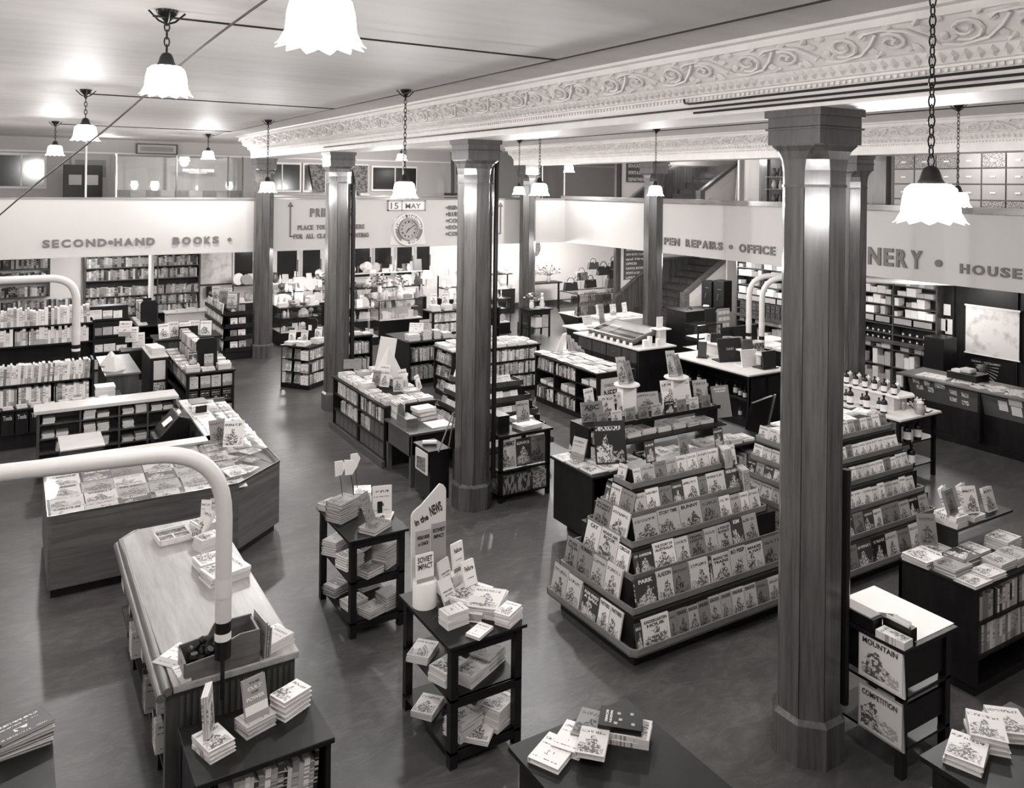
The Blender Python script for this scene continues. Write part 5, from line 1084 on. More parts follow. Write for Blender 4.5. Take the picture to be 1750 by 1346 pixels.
# M: long case behind it
t = case('book_case', 'dark bookcase behind the booklet rack with books on all sides', 'bookcase', 7.33, 9.35, 14.15, 14.98, .95, 'dark_wood', 'FL', (.38, .66), (), over=.02)
G = 'books on the case behind the booklet rack'
for zz, nm in ((.66, 'top'), (.38, 'middle'), (.10, 'bottom')):
    spine_row('reference_book', (7.7, 14.18), (9.3, 14.18), zz, PI / 2, (.18, .24), (.02, .045), .2, '%s shelf, case behind booklet rack' % nm, G, 'light', 'small')
    face_row('reference_book', (7.36, 14.95), (7.36, 14.2), zz, -PI / 2, (.18, .22), (.15, .18), '%s shelf end of case behind booklet rack' % nm, G, .2, 'light', 'small', .03, .03, frm='far end')
i = 0
for xx in [7.45 + .25 * q for q in range(8)]:
    for yy in (14.3, 14.6, 14.85):
        stack('reference_book', 'small', xx, yy, .95, rnd.randint(1, 3), .21, .26, .03, 0, rt('bright'), 'pile %s on the case behind booklet rack' % od(i), G); i += 1
for j, x in enumerate((8.2, 8.55, 8.0)): face('reference_book', 'small', x, 14.8, 1.02, .18, .26, .02, -.3, .2, tone='pale', label='pale book standing on the case behind booklet rack, %s one' % od(j), group=G)
# N: table with two rows of spines
t = case('book_table', 'black table with two shelves of thin pale books, in mid hall between pillars', 'bookcase', 7.12, 8.22, 15.72, 16.75, .92, 'dark_wood', 'F', (.48,), (), over=.08)
G = 'books on the black mid-hall table'
for zz, nm in ((.48, 'upper'), (.1, 'lower')): spine_row('thin_book', (7.18, 15.75), (8.18, 15.75), zz, PI / 2, (.24, .28), (.015, .035), .2, '%s shelf of black mid-hall table' % nm, G, 'light', 'small', gapc=.01)
for j, (x, n, w_, tn) in enumerate(((7.25, 6, .26, 'white'), (7.55, 8, .2, 'light grey'), (7.78, 8, .16, 'mid grey'), (8.02, 5, .2, 'light grey'))): stack('thin_book', 'small', x, 15.85, .92, n, w_, .22, .022, 0, tn, 'pile %s on black mid-hall table' % od(j), G, style='plain')
face('thin_book', 'small', 7.62, 16.0, 1.0, .22, .3, .03, 0, .15, tone='light grey', label='large grey book standing on the black mid-hall table', group=G, style='plain'); face('thin_book', 'small', 7.35, 15.9, 1.06, .3, .22, .03, -.6, .5, tone='white', label='white open booklet display on the black mid-hall table', group=G, style='plain')
# far side bookcase behind it
t = case('bookcase', 'dark bookcase topped by paired white book stacks, left of the second pillar', 'bookcase', 9.2, 11.2, 18.9, 19.5, .95, 'dark_wood', 'FL', (.4, .68), (), over=.02)
G = 'books on the far dark bookcase'
for zz, nm in ((.68, 'top'), (.4, 'middle'), (.1, 'bottom')): spine_row('school_book', (9.22, 18.93), (10.6, 18.93), zz, PI / 2, (.2, .25), (.025, .045), .2, '%s shelf, far dark bookcase' % nm, G, 'bright', 'small')
for j, x in enumerate((9.35, 9.7, 10.05, 10.3)):
    stack('school_book', 'small', x, 19.1, .95, 6, .22, .24, .025, 0, 'white', 'pile %s on far dark bookcase' % od(j), G, style='plain')
    face('school_book', 'small', x, 19.15, 1.1, .2, .28, .03, 0, .1, tone='white', label='white book on pile %s of the far dark bookcase' % od(j), group=G)
# low shelf behind long bookshelf (between pillars 3 and N)
t = case('bookcase', 'low bookcase with slanting row of spines beside the pipe pillar', 'bookcase', 5.9, 6.9, 17.2, 18.8, .85, 'dark_wood', 'FL', (.45,), (), over=.01)
spine_row('school_book', (5.93, 17.23), (6.85, 17.23), .45, PI / 2, (.2, .26), (.03, .05), .2, 'upper shelf beside pipe pillar', 'books beside the pipe pillar', 'bright', 'small'); spine_row('school_book', (5.93, 17.23), (6.85, 17.23), .1, PI / 2, (.2, .26), (.03, .05), .2, 'lower shelf beside pipe pillar', 'books beside the pipe pillar', 'light', 'small')
for j in range(5): stack('school_book', 'small', 6.0 + j * .2, 17.4, .85, 1 + j % 2, .18, .22, .03, 0, 'white', 'pile %s on bookcase beside pipe pillar' % od(j), 'books beside the pipe pillar', style='plain')

# O: low shelf with paper-strewn top
t = case('long_bookshelf', 'low dark bookshelf with papers on top and a notice on its end', 'bookcase', 8.78, 9.6, 11.45, 13.45, .93, 'dark_wood', 'L', (.38, .65), (12.1, 12.8), over=.02)
G = 'books on the bookshelf with the end notice'
for (ya, yb, nm) in ((12.82, 13.42, 'far'), (12.12, 12.78, 'middle'), (11.48, 12.08, 'near')):
    for zz, lv in ((.65, 'top'), (.38, 'middle'), (.1, 'bottom')):
        if nm == 'near' and lv != 'top': continue
        if nm == 'near' or rnd.random() < .35:
            for j in range(2): stack('text_book', 'small', 8.95, ya + .15 + j * .25, zz, rnd.randint(2, 5), .2, .24, .025, -1.57, 'white' if nm != 'near' else 'pale', '%s shelf %s pile in %s bay, notice bookshelf' % (lv, od(j), nm), G, style='plain')
        else: spine_row('text_book', (8.81, ya), (8.81, yb), zz, 0, (.17, .23), (.02, .05), .18, '%s shelf, %s bay, notice bookshelf' % (lv, nm), G, 'mixed', 'small')
for j in range(22):
    flat('booklet', 'small', 8.9 + (j % 3) * .26 + rnd.uniform(-.02, .02), 11.6 + (j // 3) * .25, .93 + .001 * j, .22, .27, .006 + .008 * (j % 2), rnd.uniform(-.2, .2), tone=rt('white'), label='paper or booklet lying on the notice bookshelf, row %s from near end, %s from left' % (od(j // 3), od(j % 3)), group='papers on the notice bookshelf', cat='booklet')
t = T('booklet_fan', 'tall fanned booklets on a stand at the far end of the notice bookshelf', 'display', (9.3, 13.2, .93), local=True)
for j in range(5): t.p('booklet', MB().extr([(.05 + .05 * j, .36 - .07 * j), (.14 + .06 * j, .33 - .07 * j), (.2 + .06 * j, 0 - .03 * j), (.1 + .06 * j, .0)], 'y', -.02 - .03 * j, -.0 - .03 * j), 'grey_card' if j % 2 else 'tan_box')
for j in range(2): t.p('booklet', MB().extr([(-.12 - .05 * j, 0), (-.04, 0), (.08, .38), (.0, .36)], 'y', .02 + .03 * j, .04 + .03 * j), 'soft_white')
t = T('notice', 'white notice card reading CHILDREN NEED on the end of a dark bookshelf', 'notice', (9.1, 11.45, .35)); t.p('card', B(8.86, 9.34, 11.43, 11.448, .36, .82), 'soft_white')
fit_text('lettering', 'CHILDREN', t.o, -.18, .33, .36, .05, 'ink', FRONT, .022); fit_text('lettering', 'NEED', t.o, -.18, .14, .36, .13, 'ink', FRONT, .022); fit_text('lettering', 'BOOKS', t.o, -.18, .03, .36, .07, 'ink', FRONT, .022)

# P: pen counter with tilted glass case
t = T('pen_counter', 'dark drawer counter with white top and tilted glass pen case', 'counter', (11.2, 13.8, 0))
t.p('body', B(10.80, 11.66, 12.72, 14.8, .06, .92), 'dark_wood'); t.p('top', B(10.72, 11.74, 12.64, 14.88, .92, .95), 'soft_white', bevel=.004); t.p('plinth', B(10.84, 11.62, 12.76, 14.76, 0, .06), 'black')
for j in range(4):
    for k in range(3):
        y = 12.78 + j * .5; z = .12 + k * .26
        d = t.p('drawer', B(10.785, 10.80, y, y + .47, z, z + .24), 'brown_wood' if k == 2 else 'dark_wood'); 
        kb = link('knob', MB().lathe([(.012, -.01), (.012, .01)], seg=8).mesh('knob', 'mirror_metal'), d); kb.location = (10.775 - t.org.x, y + .235 - t.org.y, z + .12)
c = T('display_case', 'tilted wooden display case with glass lid over fountain pens', 'case', (11.25, 13.7, .95))
def tilt(y0, y1, a0, a1, z0, z1, th, m, nm): 
    return c.p(nm, slab([(a0, y0), (a1, y0), (a1, y1), (a0, y1)], [z0, z1, z1, z0], th), m)
tilt(13.0, 14.5, 10.86, 11.62, 1.02, 1.20, .04, 'brown_wood', 'bed'); 
for (y0, y1, a0, a1, z0, z1) in ((13.0, 13.06, 10.86, 11.62, 1.07, 1.25), (14.44, 14.5, 10.86, 11.62, 1.07, 1.25), (13.06, 14.44, 10.86, 10.92, 1.07, 1.085), (13.06, 14.44, 11.56, 11.62, 1.235, 1.25)): tilt(y0, y1, a0, a1, z0, z1, .05, 'mid_wood', 'frame')
tilt(13.06, 14.44, 10.92, 11.56, 1.085, 1.235, .004, 'glass', 'glass_lid'); tilt(13.1, 13.7, 10.98, 11.5, 1.05, 1.17, .006, 'black', 'lining')
for j in range(4): tilt(14.0 + .09 * j, 14.05 + .09 * j, 11.0, 11.4, 1.07, 1.165, .01, 'soft_white', 'pen_card')
c.p('support', B(10.95, 11.55, 13.05, 14.45, .95, 1.0), 'dark_wood'); c.p('back_support', B(11.5, 11.6, 13.05, 14.45, .95, 1.15), 'dark_wood')
cup = None
for j in range(8):
    y = 12.98 + j * .21
    if cup is None:
        cup = link('ink_bottle', MB().lathe([(.034, 0), (.036, .01), (.034, .06), (.03, .065), (.03, .075)], seg=10).mesh('ink_bottle', 'card_white'), None, (10.80, y, .95)); tag(cup, 'white pot in the row of eight before the glass pen case, first from near end', 'pot', 'row of white pots')
    else: dup(cup, (10.80, y, .95), 0, 'white pot in the row of eight before the glass pen case, %s from near end' % od(j))
for j, (x, y, h) in enumerate(((11.0, 12.78, .15), (11.18, 12.84, .2), (11.3, 12.72, .16), (11.12, 12.9, .13))): solo('ink_carton', B(x - .04, x + .04, y - .035, y + .035, .95, .95 + h), 'card_white', 'small white upright carton at near end of the pen counter, %s from left' % od(j), 'box', (x, y, .95), 'cartons on the pen counter')
t = T('display_pedestal', 'white square pedestal with a card on it at the near end of the pen counter', 'stand', (11.58, 12.95, .95)); t.p('stem', B(11.5, 11.66, 12.88, 13.02, .95, 1.25), 'card_white'); t.p('plate', B(11.4, 11.74, 12.8, 13.1, 1.25, 1.27), 'card_white'); t.p('card', B(11.5, 11.66, 12.98, 13.0, 1.27, 1.5), 'soft_white')
# R: white tables beyond
t = T('display_table', 'white-clothed table with glass dish beyond the pen counter', 'table', (11.6, 15.5, 0)); t.p('top', B(11.1, 12.1, 15.15, 15.85, .9, .93), 'card_white'); t.p('body', B(11.2, 12.0, 15.25, 15.8, 0, .9), 'black')
t = T('display_table', 'white-draped box table left of the stair pillar', 'table', (12.9, 15.9, 0)); t.p('top', B(12.3, 13.6, 15.5, 16.4, .95, 1.0), 'cloth'); t.p('drape', B(12.33, 13.57, 15.52, 16.38, .72, .95), 'cloth'); t.p('body', B(12.4, 13.5, 15.6, 16.3, 0, .72), 'black')
for j, (x, y) in enumerate(((12.5, 16.2), (12.85, 16.1), (13.3, 16.2))): face('booklet', 'small', x, y, 1.0, .2, .28, .03, .2 * j, .15, tone='white', label='white card or book standing on the draped table, %s from left' % od(j), group='cards on the draped table', cat='card', style='plain')
for j in range(5): flat('booklet', 'small', 12.45 + .22 * j, 15.75, 1.0, .2, .25, .02, .1 * j, tone='white', label='white booklet lying on the draped table, %s from left' % od(j), group='cards on the draped table', cat='booklet')
face('booklet', 'small', 11.95, 15.4, .95, .12, .5, .04, -.4, .4, tone='mid grey', label='tall leaning grey board on the white table beyond the pen counter', group=None, cat='board', style='plain')
face('booklet', 'small', 11.6, 15.5, .95, .25, .22, .02, 0, .3, tone='white', label='small white card by the dish on the white table', group=None, cat='card', style='plain')
solo('glass_dish', MB().lathe([(.02, 0), (.08, .01), (.11, .04), (.1, .04), (.07, .015)], 11.5, 15.3, .93, 14), 'china', 'shallow pale dish on the white table', 'dish', (11.5, 15.3, .93))

# Q: leather goods counter
t = T('leather_counter', 'dark glass-sided counter with white paper top and leather cases', 'counter', (11.5, 11.1, 0))
t.p('top', B(10.98, 12.02, 10.0, 12.05, .92, .95), 'soft_white', bevel=.004); t.p('top_edge', B(10.97, 12.03, 9.99, 12.06, .90, .92), 'dark_wood'); t.p('plinth', B(11.05, 11.95, 10.08, 11.98, 0, .1), 'black')
t.p('end_panel', B(11.05, 11.95, 10.06, 10.09, .1, .9), 'dark_wood'); t.p('back_panel', B(11.92, 11.95, 10.09, 11.98, .1, .9), 'dark_wood'); t.p('end_panel', B(11.05, 11.92, 11.95, 11.98, .1, .9), 'dark_wood'); t.p('shelf', B(11.06, 11.92, 10.09, 11.95, .45, .47), 'dark_wood'); t.p('floor_panel', B(11.06, 11.92, 10.09, 11.95, .1, .12), 'dark_wood')
for a in ((11.1, 11.48), (11.52, 11.9)): t.p('door', B(a[0], a[1], 10.045, 10.06, .14, .86), 'dark_wood')
t.p('glass_front', B(11.05, 11.055, 10.09, 11.95, .12, .9), 'glass'); t.p('post', B(11.045, 11.08, 10.06, 10.1, .1, .9), 'dark_wood'); t.p('rail', B(11.04, 11.06, 10.09, 11.95, .46, .49), 'dark_wood')
# bottles
def bottle_proto(name, h, r, m, lab=True, neck=.3):
    o = link(name, MB().lathe([(r * .9, 0), (r, .006), (r, h * .62), (r * .85, h * .7), (r * neck, h * .78), (r * neck, h * .9)], seg=10).mesh(name, m))
    s_ = link('stopper', MB().lathe([(r * neck * .9, h * .9), (r * .5, h * .93), (r * .45, h)], seg=8).mesh('stopper', m), o)
    if lab: link('label', MB().lathe([(r * 1.02, h * .12), (r * 1.02, h * .5)], seg=10, cap=False).mesh('label', 'card_white'), o)
    return o
BT = bottle_proto('ink_bottle', .26, .05, 'black'); BT['label'] = 'x'; BT['category'] = 'bottle'
def place(src, loc, yaw, label, cat, group=None, scale=None):
    if src.get('used'): o = dup(src, loc, yaw, None, group, scale)
    else: o = src; o.location = loc; o.rotation_euler = (0, 0, yaw); src['used'] = 1; 
    if scale is not None: o.scale = (scale,) * 3 if not isinstance(scale, tuple) else scale
    o['label'] = short(label); o['category'] = cat
    if group: o['group'] = group
    elif 'group' in o: del o['group']
    return o
k = 0
for zz, lv in ((.47, 'upper'), (.12, 'lower')):
    for j in range(11):
        if rnd.random() < .8: place(BT, (11.16 + .05 * (j % 3), 10.25 + .155 * j, zz), 0, 'dark labelled bottle inside the leather counter, %s shelf, %s from near end' % (lv, od(j)), 'bottle', 'bottles inside the leather counter', rnd.uniform(.55, .95))
def easel(x, y, z, w_, h, yaw, m, label, lean=.3, base=True, txt=None):
    t = T('leather_case', label, 'case', (x, y, z), yaw, local=True, group='leather cases on the counters')
    s_ = math.sin(lean); t.p('flap', MB().extr([(0, .02), (.03, .02), (.03 + h * s_, h), (h * s_, h)], 'x', -w_ / 2, w_ / 2), m, bevel=.006)
    if base: t.p('base', MB().extr([(-.03, 0), (.25, 0), (.25, .02), (-.03, .02)], 'x', -w_ / 2 - .02, w_ / 2 + .02), m); t.p('strut', B(-.02, .02, .12, .2, .02, h * .6), m)
    if txt: fit_text('lettering', txt, t.o, -.08, h * .5, .16, .045, 'grey_card', (PI / 2 - lean, 0, 0), -.0 + .0).location = (-.08, h * .5 * math.tan(lean) - .006, h * .5)
    return t
easel(11.28, 11.45, .95, .16, .3, -.9, 'leather', 'small dark case standing at the far end of the leather counter')
easel(11.55, 10.95, .95, .5, .42, -.25, 'leather', 'big dark attache case propped up on the leather counter', .25, txt='DIARY')
easel(11.55, 10.48, .95, .36, .3, -.2, 'soft_white', 'white folder propped up on the leather counter', .2)
easel(11.72, 10.18, .95, .34, .32, .0, 'leather', 'black case at the near end of the leather counter', .1)
solo('lamp_shade', MB().lathe([(.16, 0), (.17, .01), (.12, .24), (.11, .24)], 11.82, 10.52, .97, 16), 'soft_white', 'small pale lampshade between white folder and black case', 'lampshade', (11.82, 10.52, .97))
t = T('leather_shelf', 'white raised shelf holding purses behind the leather counter cases', 'shelf', (11.85, 11.1, .95)); t.p('shelf', B(11.68, 12.0, 10.35, 11.95, 1.15, 1.18), 'card_white', bevel=.003); t.p('riser', B(11.8, 11.9, 10.4, 11.9, .95, 1.15), 'soft_white')
for j, (y, w_, h, m) in enumerate(((11.6, .22, .18, 'leather'), (11.3, .2, .17, 'tan_box'), (11.05, .22, .2, 'grey_wall'), (10.8, .22, .19, 'leather_mid'), (10.52, .22, .18, 'basket'), (11.82, .12, .12, 'china'))):
    t = T('purse', '%s purse standing on the white raised shelf, %s from far end' % ({'leather': 'black', 'tan_box': 'tan', 'grey_wall': 'grey', 'leather_mid': 'striped brown', 'basket': 'checked', 'china': 'tiny white'}[m], od(j)), 'purse', (11.8, y, 1.18), -.6 + .1 * j, local=True)
    t.p('body', MB().extr([(-w_ / 2, 0), (w_ / 2, 0), (w_ / 2 - .01, h), (-w_ / 2 + .01, h)], 'y', -.025, .025), m, bevel=.01); t.p('clasp', B(-.012, .012, -.03, -.024, h - .03, h - .005), 'mirror_metal')
# tall dark cabinet, postcard stand, white L counter behind
t = T('tall_cabinet', 'tall plain black cabinet in front of the stairs', 'cabinet', (14.35, 15.1, 0)); t.p('body', B(14.0, 14.75, 14.75, 15.45, 0, 1.16), 'black', bevel=.006); t.p('lid', B(13.98, 14.77, 14.73, 15.47, 1.16, 1.19), 'dark_wood'); t.p('handle', MB().tube([(14.2, 14.95, 1.19), (14.3, 15.0, 1.24), (14.4, 14.95, 1.19)], .012, 6), 'black_metal')
t = T('glass_cabinet', 'small glass showcase with dark goods beside the tall black cabinet', 'case', (12.45, 12.6, 0)); t.p('base', B(12.1, 12.8, 12.4, 12.85, 0, .85), 'black'); t.p('glass', B(12.12, 12.78, 12.42, 12.83, .85, 1.35), 'glass'); t.p('shelf', B(12.14, 12.76, 12.44, 12.81, 1.08, 1.09), 'black'); t.p('frame', B(12.1, 12.8, 12.4, 12.43, 1.34, 1.36).box(12.1, 12.13, 12.4, 12.43, .85, 1.35).box(12.77, 12.8, 12.4, 12.43, .85, 1.35), 'black_metal')
t = T('postcard_stand', 'tall narrow grey board covered with small postcards', 'stand', (13.05, 12.62, 0)); t.p('board', B(12.86, 13.22, 12.6, 12.63, .9, 1.62), 'grey_wall'); t.p('foot', B(12.9, 13.18, 12.63, 12.8, 0, .95), 'dark_wood')
for j in range(15):
    x = 12.88 + (j % 3) * .115 + .01 * (j // 3 % 2); z = 1.5 - (j // 3) * .135; t.p('postcard', B(x, x + .09, 12.59, 12.6, z, z + .075), 'soft_white')
t = T('white_counter', 'white L-shaped counter behind the leather counter', 'counter', (13.3, 11.6, 0)); t.p('top', B(12.35, 14.1, 11.75, 12.25, .98, 1.02), 'soft_white', bevel=.004); t.p('top', B(13.0, 13.6, 10.1, 11.75, .98, 1.02), 'soft_white'); t.p('body', B(12.45, 14.0, 11.85, 12.2, 0, .98), 'dark_wood'); t.p('body', B(13.05, 13.55, 10.15, 11.85, 0, .98), 'dark_wood')
for j, (x, w_) in enumerate(((12.6, .55), (13.12, .5))): easel(x, 11.95, 1.02, w_, .34, .0, 'black', 'wide open black leather folder standing on the white counter, %s half' % ('left', 'right')[j], .08, False)
easel(12.62, 12.55, 1.36, .3, .3, 0, 'black', 'black case on top of the glass showcase', .1, False)
for j in range(10): flat('booklet', 'small', 13.15 + .25 * (j % 2), 10.25 + .28 * (j // 2), 1.02, .2, .24, .01, .2 * j, tone='white', label='paper sheet on the white counter arm, row %s from near end, %s one' % (od(j // 2), ('left', 'right')[j % 2]), group='papers on the white counter', cat='paper', style='plain')
# desk of the pen repairs corner
t = T('wooden_desk', 'low brown wooden desk front below the stairs', 'desk', (15.6, 15.9, 0)); t.p('top', B(14.95, 16.02, 15.3, 16.2, .97, 1.0), 'mid_wood'); t.p('front', B(15.0, 16.0, 15.35, 15.38, 0, .97), 'brown_wood'); t.p('side', B(15.0, 15.03, 15.38, 16.15, 0, .97), 'brown_wood')
for j, y in enumerate((15.8, 15.36)):
    t = T('safe', 'upright black steel cabinet with handle at the foot of the white gable, %s one' % ('left', 'right')[j], 'safe', (15.85, y, 1.0)); t.p('body', B(15.7, 16.0, y - .18, y + .18, 1.0, 1.74 + .06 * j), 'black', bevel=.008); t.p('handle', MB().tube([(15.68, y + .03, 1.3), (15.67, y, 1.38), (15.68, y - .01, 1.45)], .008, 5), 'mirror_metal'); t.p('name_plate', B(15.695, 15.7, y - .09, y + .04, 1.56, 1.58), 'mirror_metal')
struct('wall_pen_corner', MB().extr([(17.45, 0), (19.9, 0), (19.9, 2.5), (17.45, 2.5)], 'y', 16.75, 16.8), 'wall_white')
t = T('desk_machine', 'black adding machine with a round white lamp head on the low desk', 'machine', (15.25, 15.55, 1.0)); t.p('body', B(15.1, 15.5, 15.42, 15.7, 1.0, 1.12), 'black'); t.p('disc', MB().lathe([(.08, 0), (.08, .03)], 15.4, 15.5, 1.13, 14), 'soft_white')

# bottle table with white steps, right of the nearest pillar
t = T('ink_table', 'black-legged table with a white top crowded with ink bottles', 'table', (11.3, 7.9, 0))
t.p('top', B(10.75, 11.75, 7.0, 9.0, .92, .95), 'soft_white', bevel=.003); t.p('edge', B(10.74, 11.76, 6.99, 9.01, .9, .92), 'dark_wood'); t.p('shelf', B(10.8, 11.7, 7.05, 8.9, .55, .57), 'black'); t.p('shelf', B(10.8, 11.7, 7.05, 8.9, .2, .22), 'black'); t.p('back_panel', B(10.8, 11.7, 8.9, 8.93, .05, .9), 'black'); t.p('side_panel', B(10.78, 10.8, 7.2, 8.9, .05, .9), 'black')
for a in ((10.8, 7.05), (11.65, 7.05), (11.65, 8.87), (10.8, 8.87)): t.p('leg', B(a[0], a[0] + .05, a[1], a[1] + .05, 0, .9), 'black')
t = T('white_step', 'white curved step shelf of glass jars on the ink table', 'shelf', (11.3, 7.9, .95)); t.p('step', MB().prism([(11.08, 7.25), (11.4, 7.2), (11.5, 7.3), (11.5, 8.9), (11.08, 8.9)], 1.15, 1.18), 'card_white'); t.p('riser', B(11.12, 11.44, 7.35, 8.85, .95, 1.15), 'soft_white')
for j in range(11): place(BT, (10.88 + .09 * (j % 2), 7.35 + .14 * j, .95), 0, 'dark bottle with white label on the ink table left side, %s from near end' % od(j), 'bottle', 'bottles on the ink table', (1.0, .7)[j % 2])
JAR = link('glass_jar', MB().lathe([(.045, 0), (.05, .01), (.05, .1), (.035, .12), (.035, .13)], seg=12).mesh('glass_jar', 'china_grey')); link('lid', MB().lathe([(.04, .13), (.04, .15), (.015, .16), (.02, .18), (.0, .19)], seg=10).mesh('lid', 'china'), JAR)
for j in range(28): place(JAR if j % 3 else BT, (11.14 + .12 * (j % 3), 7.36 + .054 * j, 1.18), 0, '%s on the white step of the ink table, %s from near end' % ('pale glass jar' if j % 3 else 'dark bottle', od(j)), 'jar' if j % 3 else 'bottle', 'jars on the white step', .8)
for j in range(5): place(JAR, (11.3 + .1 * (j % 3), 7.05 + .09 * j, .95), 0, 'pale glass jar at the near end of the ink table, %s from front' % od(j), 'jar', 'jars on the ink table', (1.2, .8, 1, .7, .9)[j])
for j in range(6): place(BT, (11.55 + .06 * (j % 2), 7.15 + .08 * j, .95), 0, 'small dark bottle by the right edge of the ink table, %s from front' % od(j), 'bottle', 'bottles on the ink table', .6)
for j, (x, z) in enumerate(((11.1, .57), (11.35, .57), (11.2, .22))): place(BT, (x, 7.12, z), 0, 'large dark bottle with white label below the ink table top, %s' % ('left', 'right', 'bottom')[j], 'bottle', 'bottles under the ink table', 1.1)
solo('dark_tray', MB().prism([(11.45, 7.02), (11.62, 7.06), (11.6, 7.12), (11.43, 7.09)], .951, .97), 'black', 'small black oval tray at the front corner of the ink table', 'tray', (11.5, 7.07, .95))

# right wall: service counter, stationery shelves, map
t = T('service_counter', 'long dark service counter with postcards on its sloping front, right wall', 'counter', (13.8, 6.6, 0))
t.p('top', B(13.28, 14.1, 4.0, 8.75, .97, 1.01), 'mid_wood_y', bevel=.008); t.p('front', B(13.52, 13.55, 4.02, 8.72, .12, .97), 'dark_wood'); t.p('plinth', B(13.45, 14.05, 4.0, 8.74, 0, .12), 'dark_wood'); t.p('end_panel', B(13.52, 14.05, 8.69, 8.72, .12, .97), 'dark_wood'); t.p('back_panel', B(14.02, 14.05, 4.02, 8.7, .12, .97), 'dark_wood')
t.p('glass_front', MB().extr([(13.40, .93), (13.42, .93), (13.55, .55), (13.53, .55)], 'y', 4.05, 8.6), 'file_box')
for y in (8.65, 7.35, 6.05, 4.75): t.p('post', B(13.38, 13.52, y - .02, y + .02, .12, .97), 'dark_wood')
for j, (y, z, w_, h) in enumerate(((8.45, .86, .12, .08), (8.25, .86, .1, .08), (8.02, .86, .18, .09), (8.4, .76, .12, .08), (8.2, .75, .1, .09), (7.8, .8, .12, .08), (7.6, .8, .12, .08), (7.82, .68, .12, .07), (7.62, .66, .12, .08), (7.0, .72, .14, .16), (6.8, .84, .2, .12), (6.8, .68, .16, .15), (6.5, .72, .2, .16), (6.2, .8, .16, .12))):
    sx = (.93 - z) / .38 * .13; t.p('postcard', MB().extr([(13.392 + sx, z), (13.397 + sx, z), (13.397 + sx - h * .34, z + h), (13.392 + sx - h * .34, z + h)], 'y', y - w_ / 2, y + w_ / 2), 'patterned_paper' if j < 9 else 'soft_white')
for j in range(8): flat('booklet', 'small', 13.5 + .22 * (j % 2), 6.6 + .26 * (j // 2) + .1 * (j % 2), 1.01, .22, .26, .006, .2 * j, tone='white', label='paper on the service counter top, row %s from near, %s one' % (od(j // 2), ('left', 'right')[j % 2]), group='papers on the service counter', cat='paper', style='plain')
flat('booklet', 'small', 13.55, 8.2, 1.01, .34, .5, .012, .1, tone='white', label='white open ledger at the far end of the service counter', group=None, cat='book', style='plain'); flat('booklet', 'small', 13.6, 7.75, 1.01, .3, .3, .012, .4, tone='white', label='loose white papers beside the open ledger on the service counter', group=None, cat='paper', style='plain')
t = T('wire_tray', 'black metal letter tray with crumpled packets on the service counter', 'tray', (13.85, 7.8, 1.01)); t.p('body', B(13.65, 14.05, 7.55, 8.05, 1.01, 1.13), 'black'); t.p('packet', B(13.75, 13.95, 7.7, 7.9, 1.13, 1.2), 'soft_white', bevel=.02); t.p('packet', B(13.7, 13.85, 7.85, 8.0, 1.13, 1.17), 'card_white')
t = T('black_cabinet', 'black box cabinet standing behind the service counter', 'cabinet', (15.3, 9.4, 0)); t.p('body', B(15.15, 15.6, 9.0, 9.4, .75, 1.38), 'black', bevel=.008); t.p('stand', B(15.05, 15.7, 8.9, 9.5, 0, .75), 'dark_wood')
t = T('stationery_shelves', 'wall of dark shelves full of white boxes, drawers and ink bottles', 'shelves', (15.95, 12.2, 0))
t.p('back_panel', B(16.05, 16.09, 9.55, 14.85, 0, 2.45), 'dark_wood'); t.p('side_panel', B(15.8, 16.05, 9.52, 9.56, 0, 2.35), 'brown_wood'); t.p('side_panel', B(15.8, 16.05, 14.82, 14.86, 0, 2.45), 'brown_wood')
SZ = [.12, .5, .86, 1.04, 1.18, 1.38, 1.57, 1.79, 2.01, 2.22]
for z in SZ: t.p('shelf', B(15.8, 16.05, 9.56, 14.82, z - .02, z), 'brown_wood')
t.p('ledge', B(15.7, 15.84, 9.56, 14.82, .98, 1.02), 'brown_wood')
for y in (10.5, 11.3, 12.2, 13.1, 14.0): t.p('divider', B(15.81, 16.05, y - .012, y + .012, .1, 2.3), 'brown_wood')
SB = {}
for m in ('card_white', 'soft_white', 'tan_box', 'grey_card'):
    SB[m] = link('stock_box', MB().box(-.5, .5, -.5, .5, 0, 1).mesh('stock_box', m)); link('lid', MB().box(-.52, .52, -.51, .51, .72, 1.01).mesh('lid', m), SB[m])
bays = [(9.6, 10.48), (10.53, 11.28), (11.33, 12.18), (12.23, 13.08), (13.13, 13.98), (14.03, 14.8)]
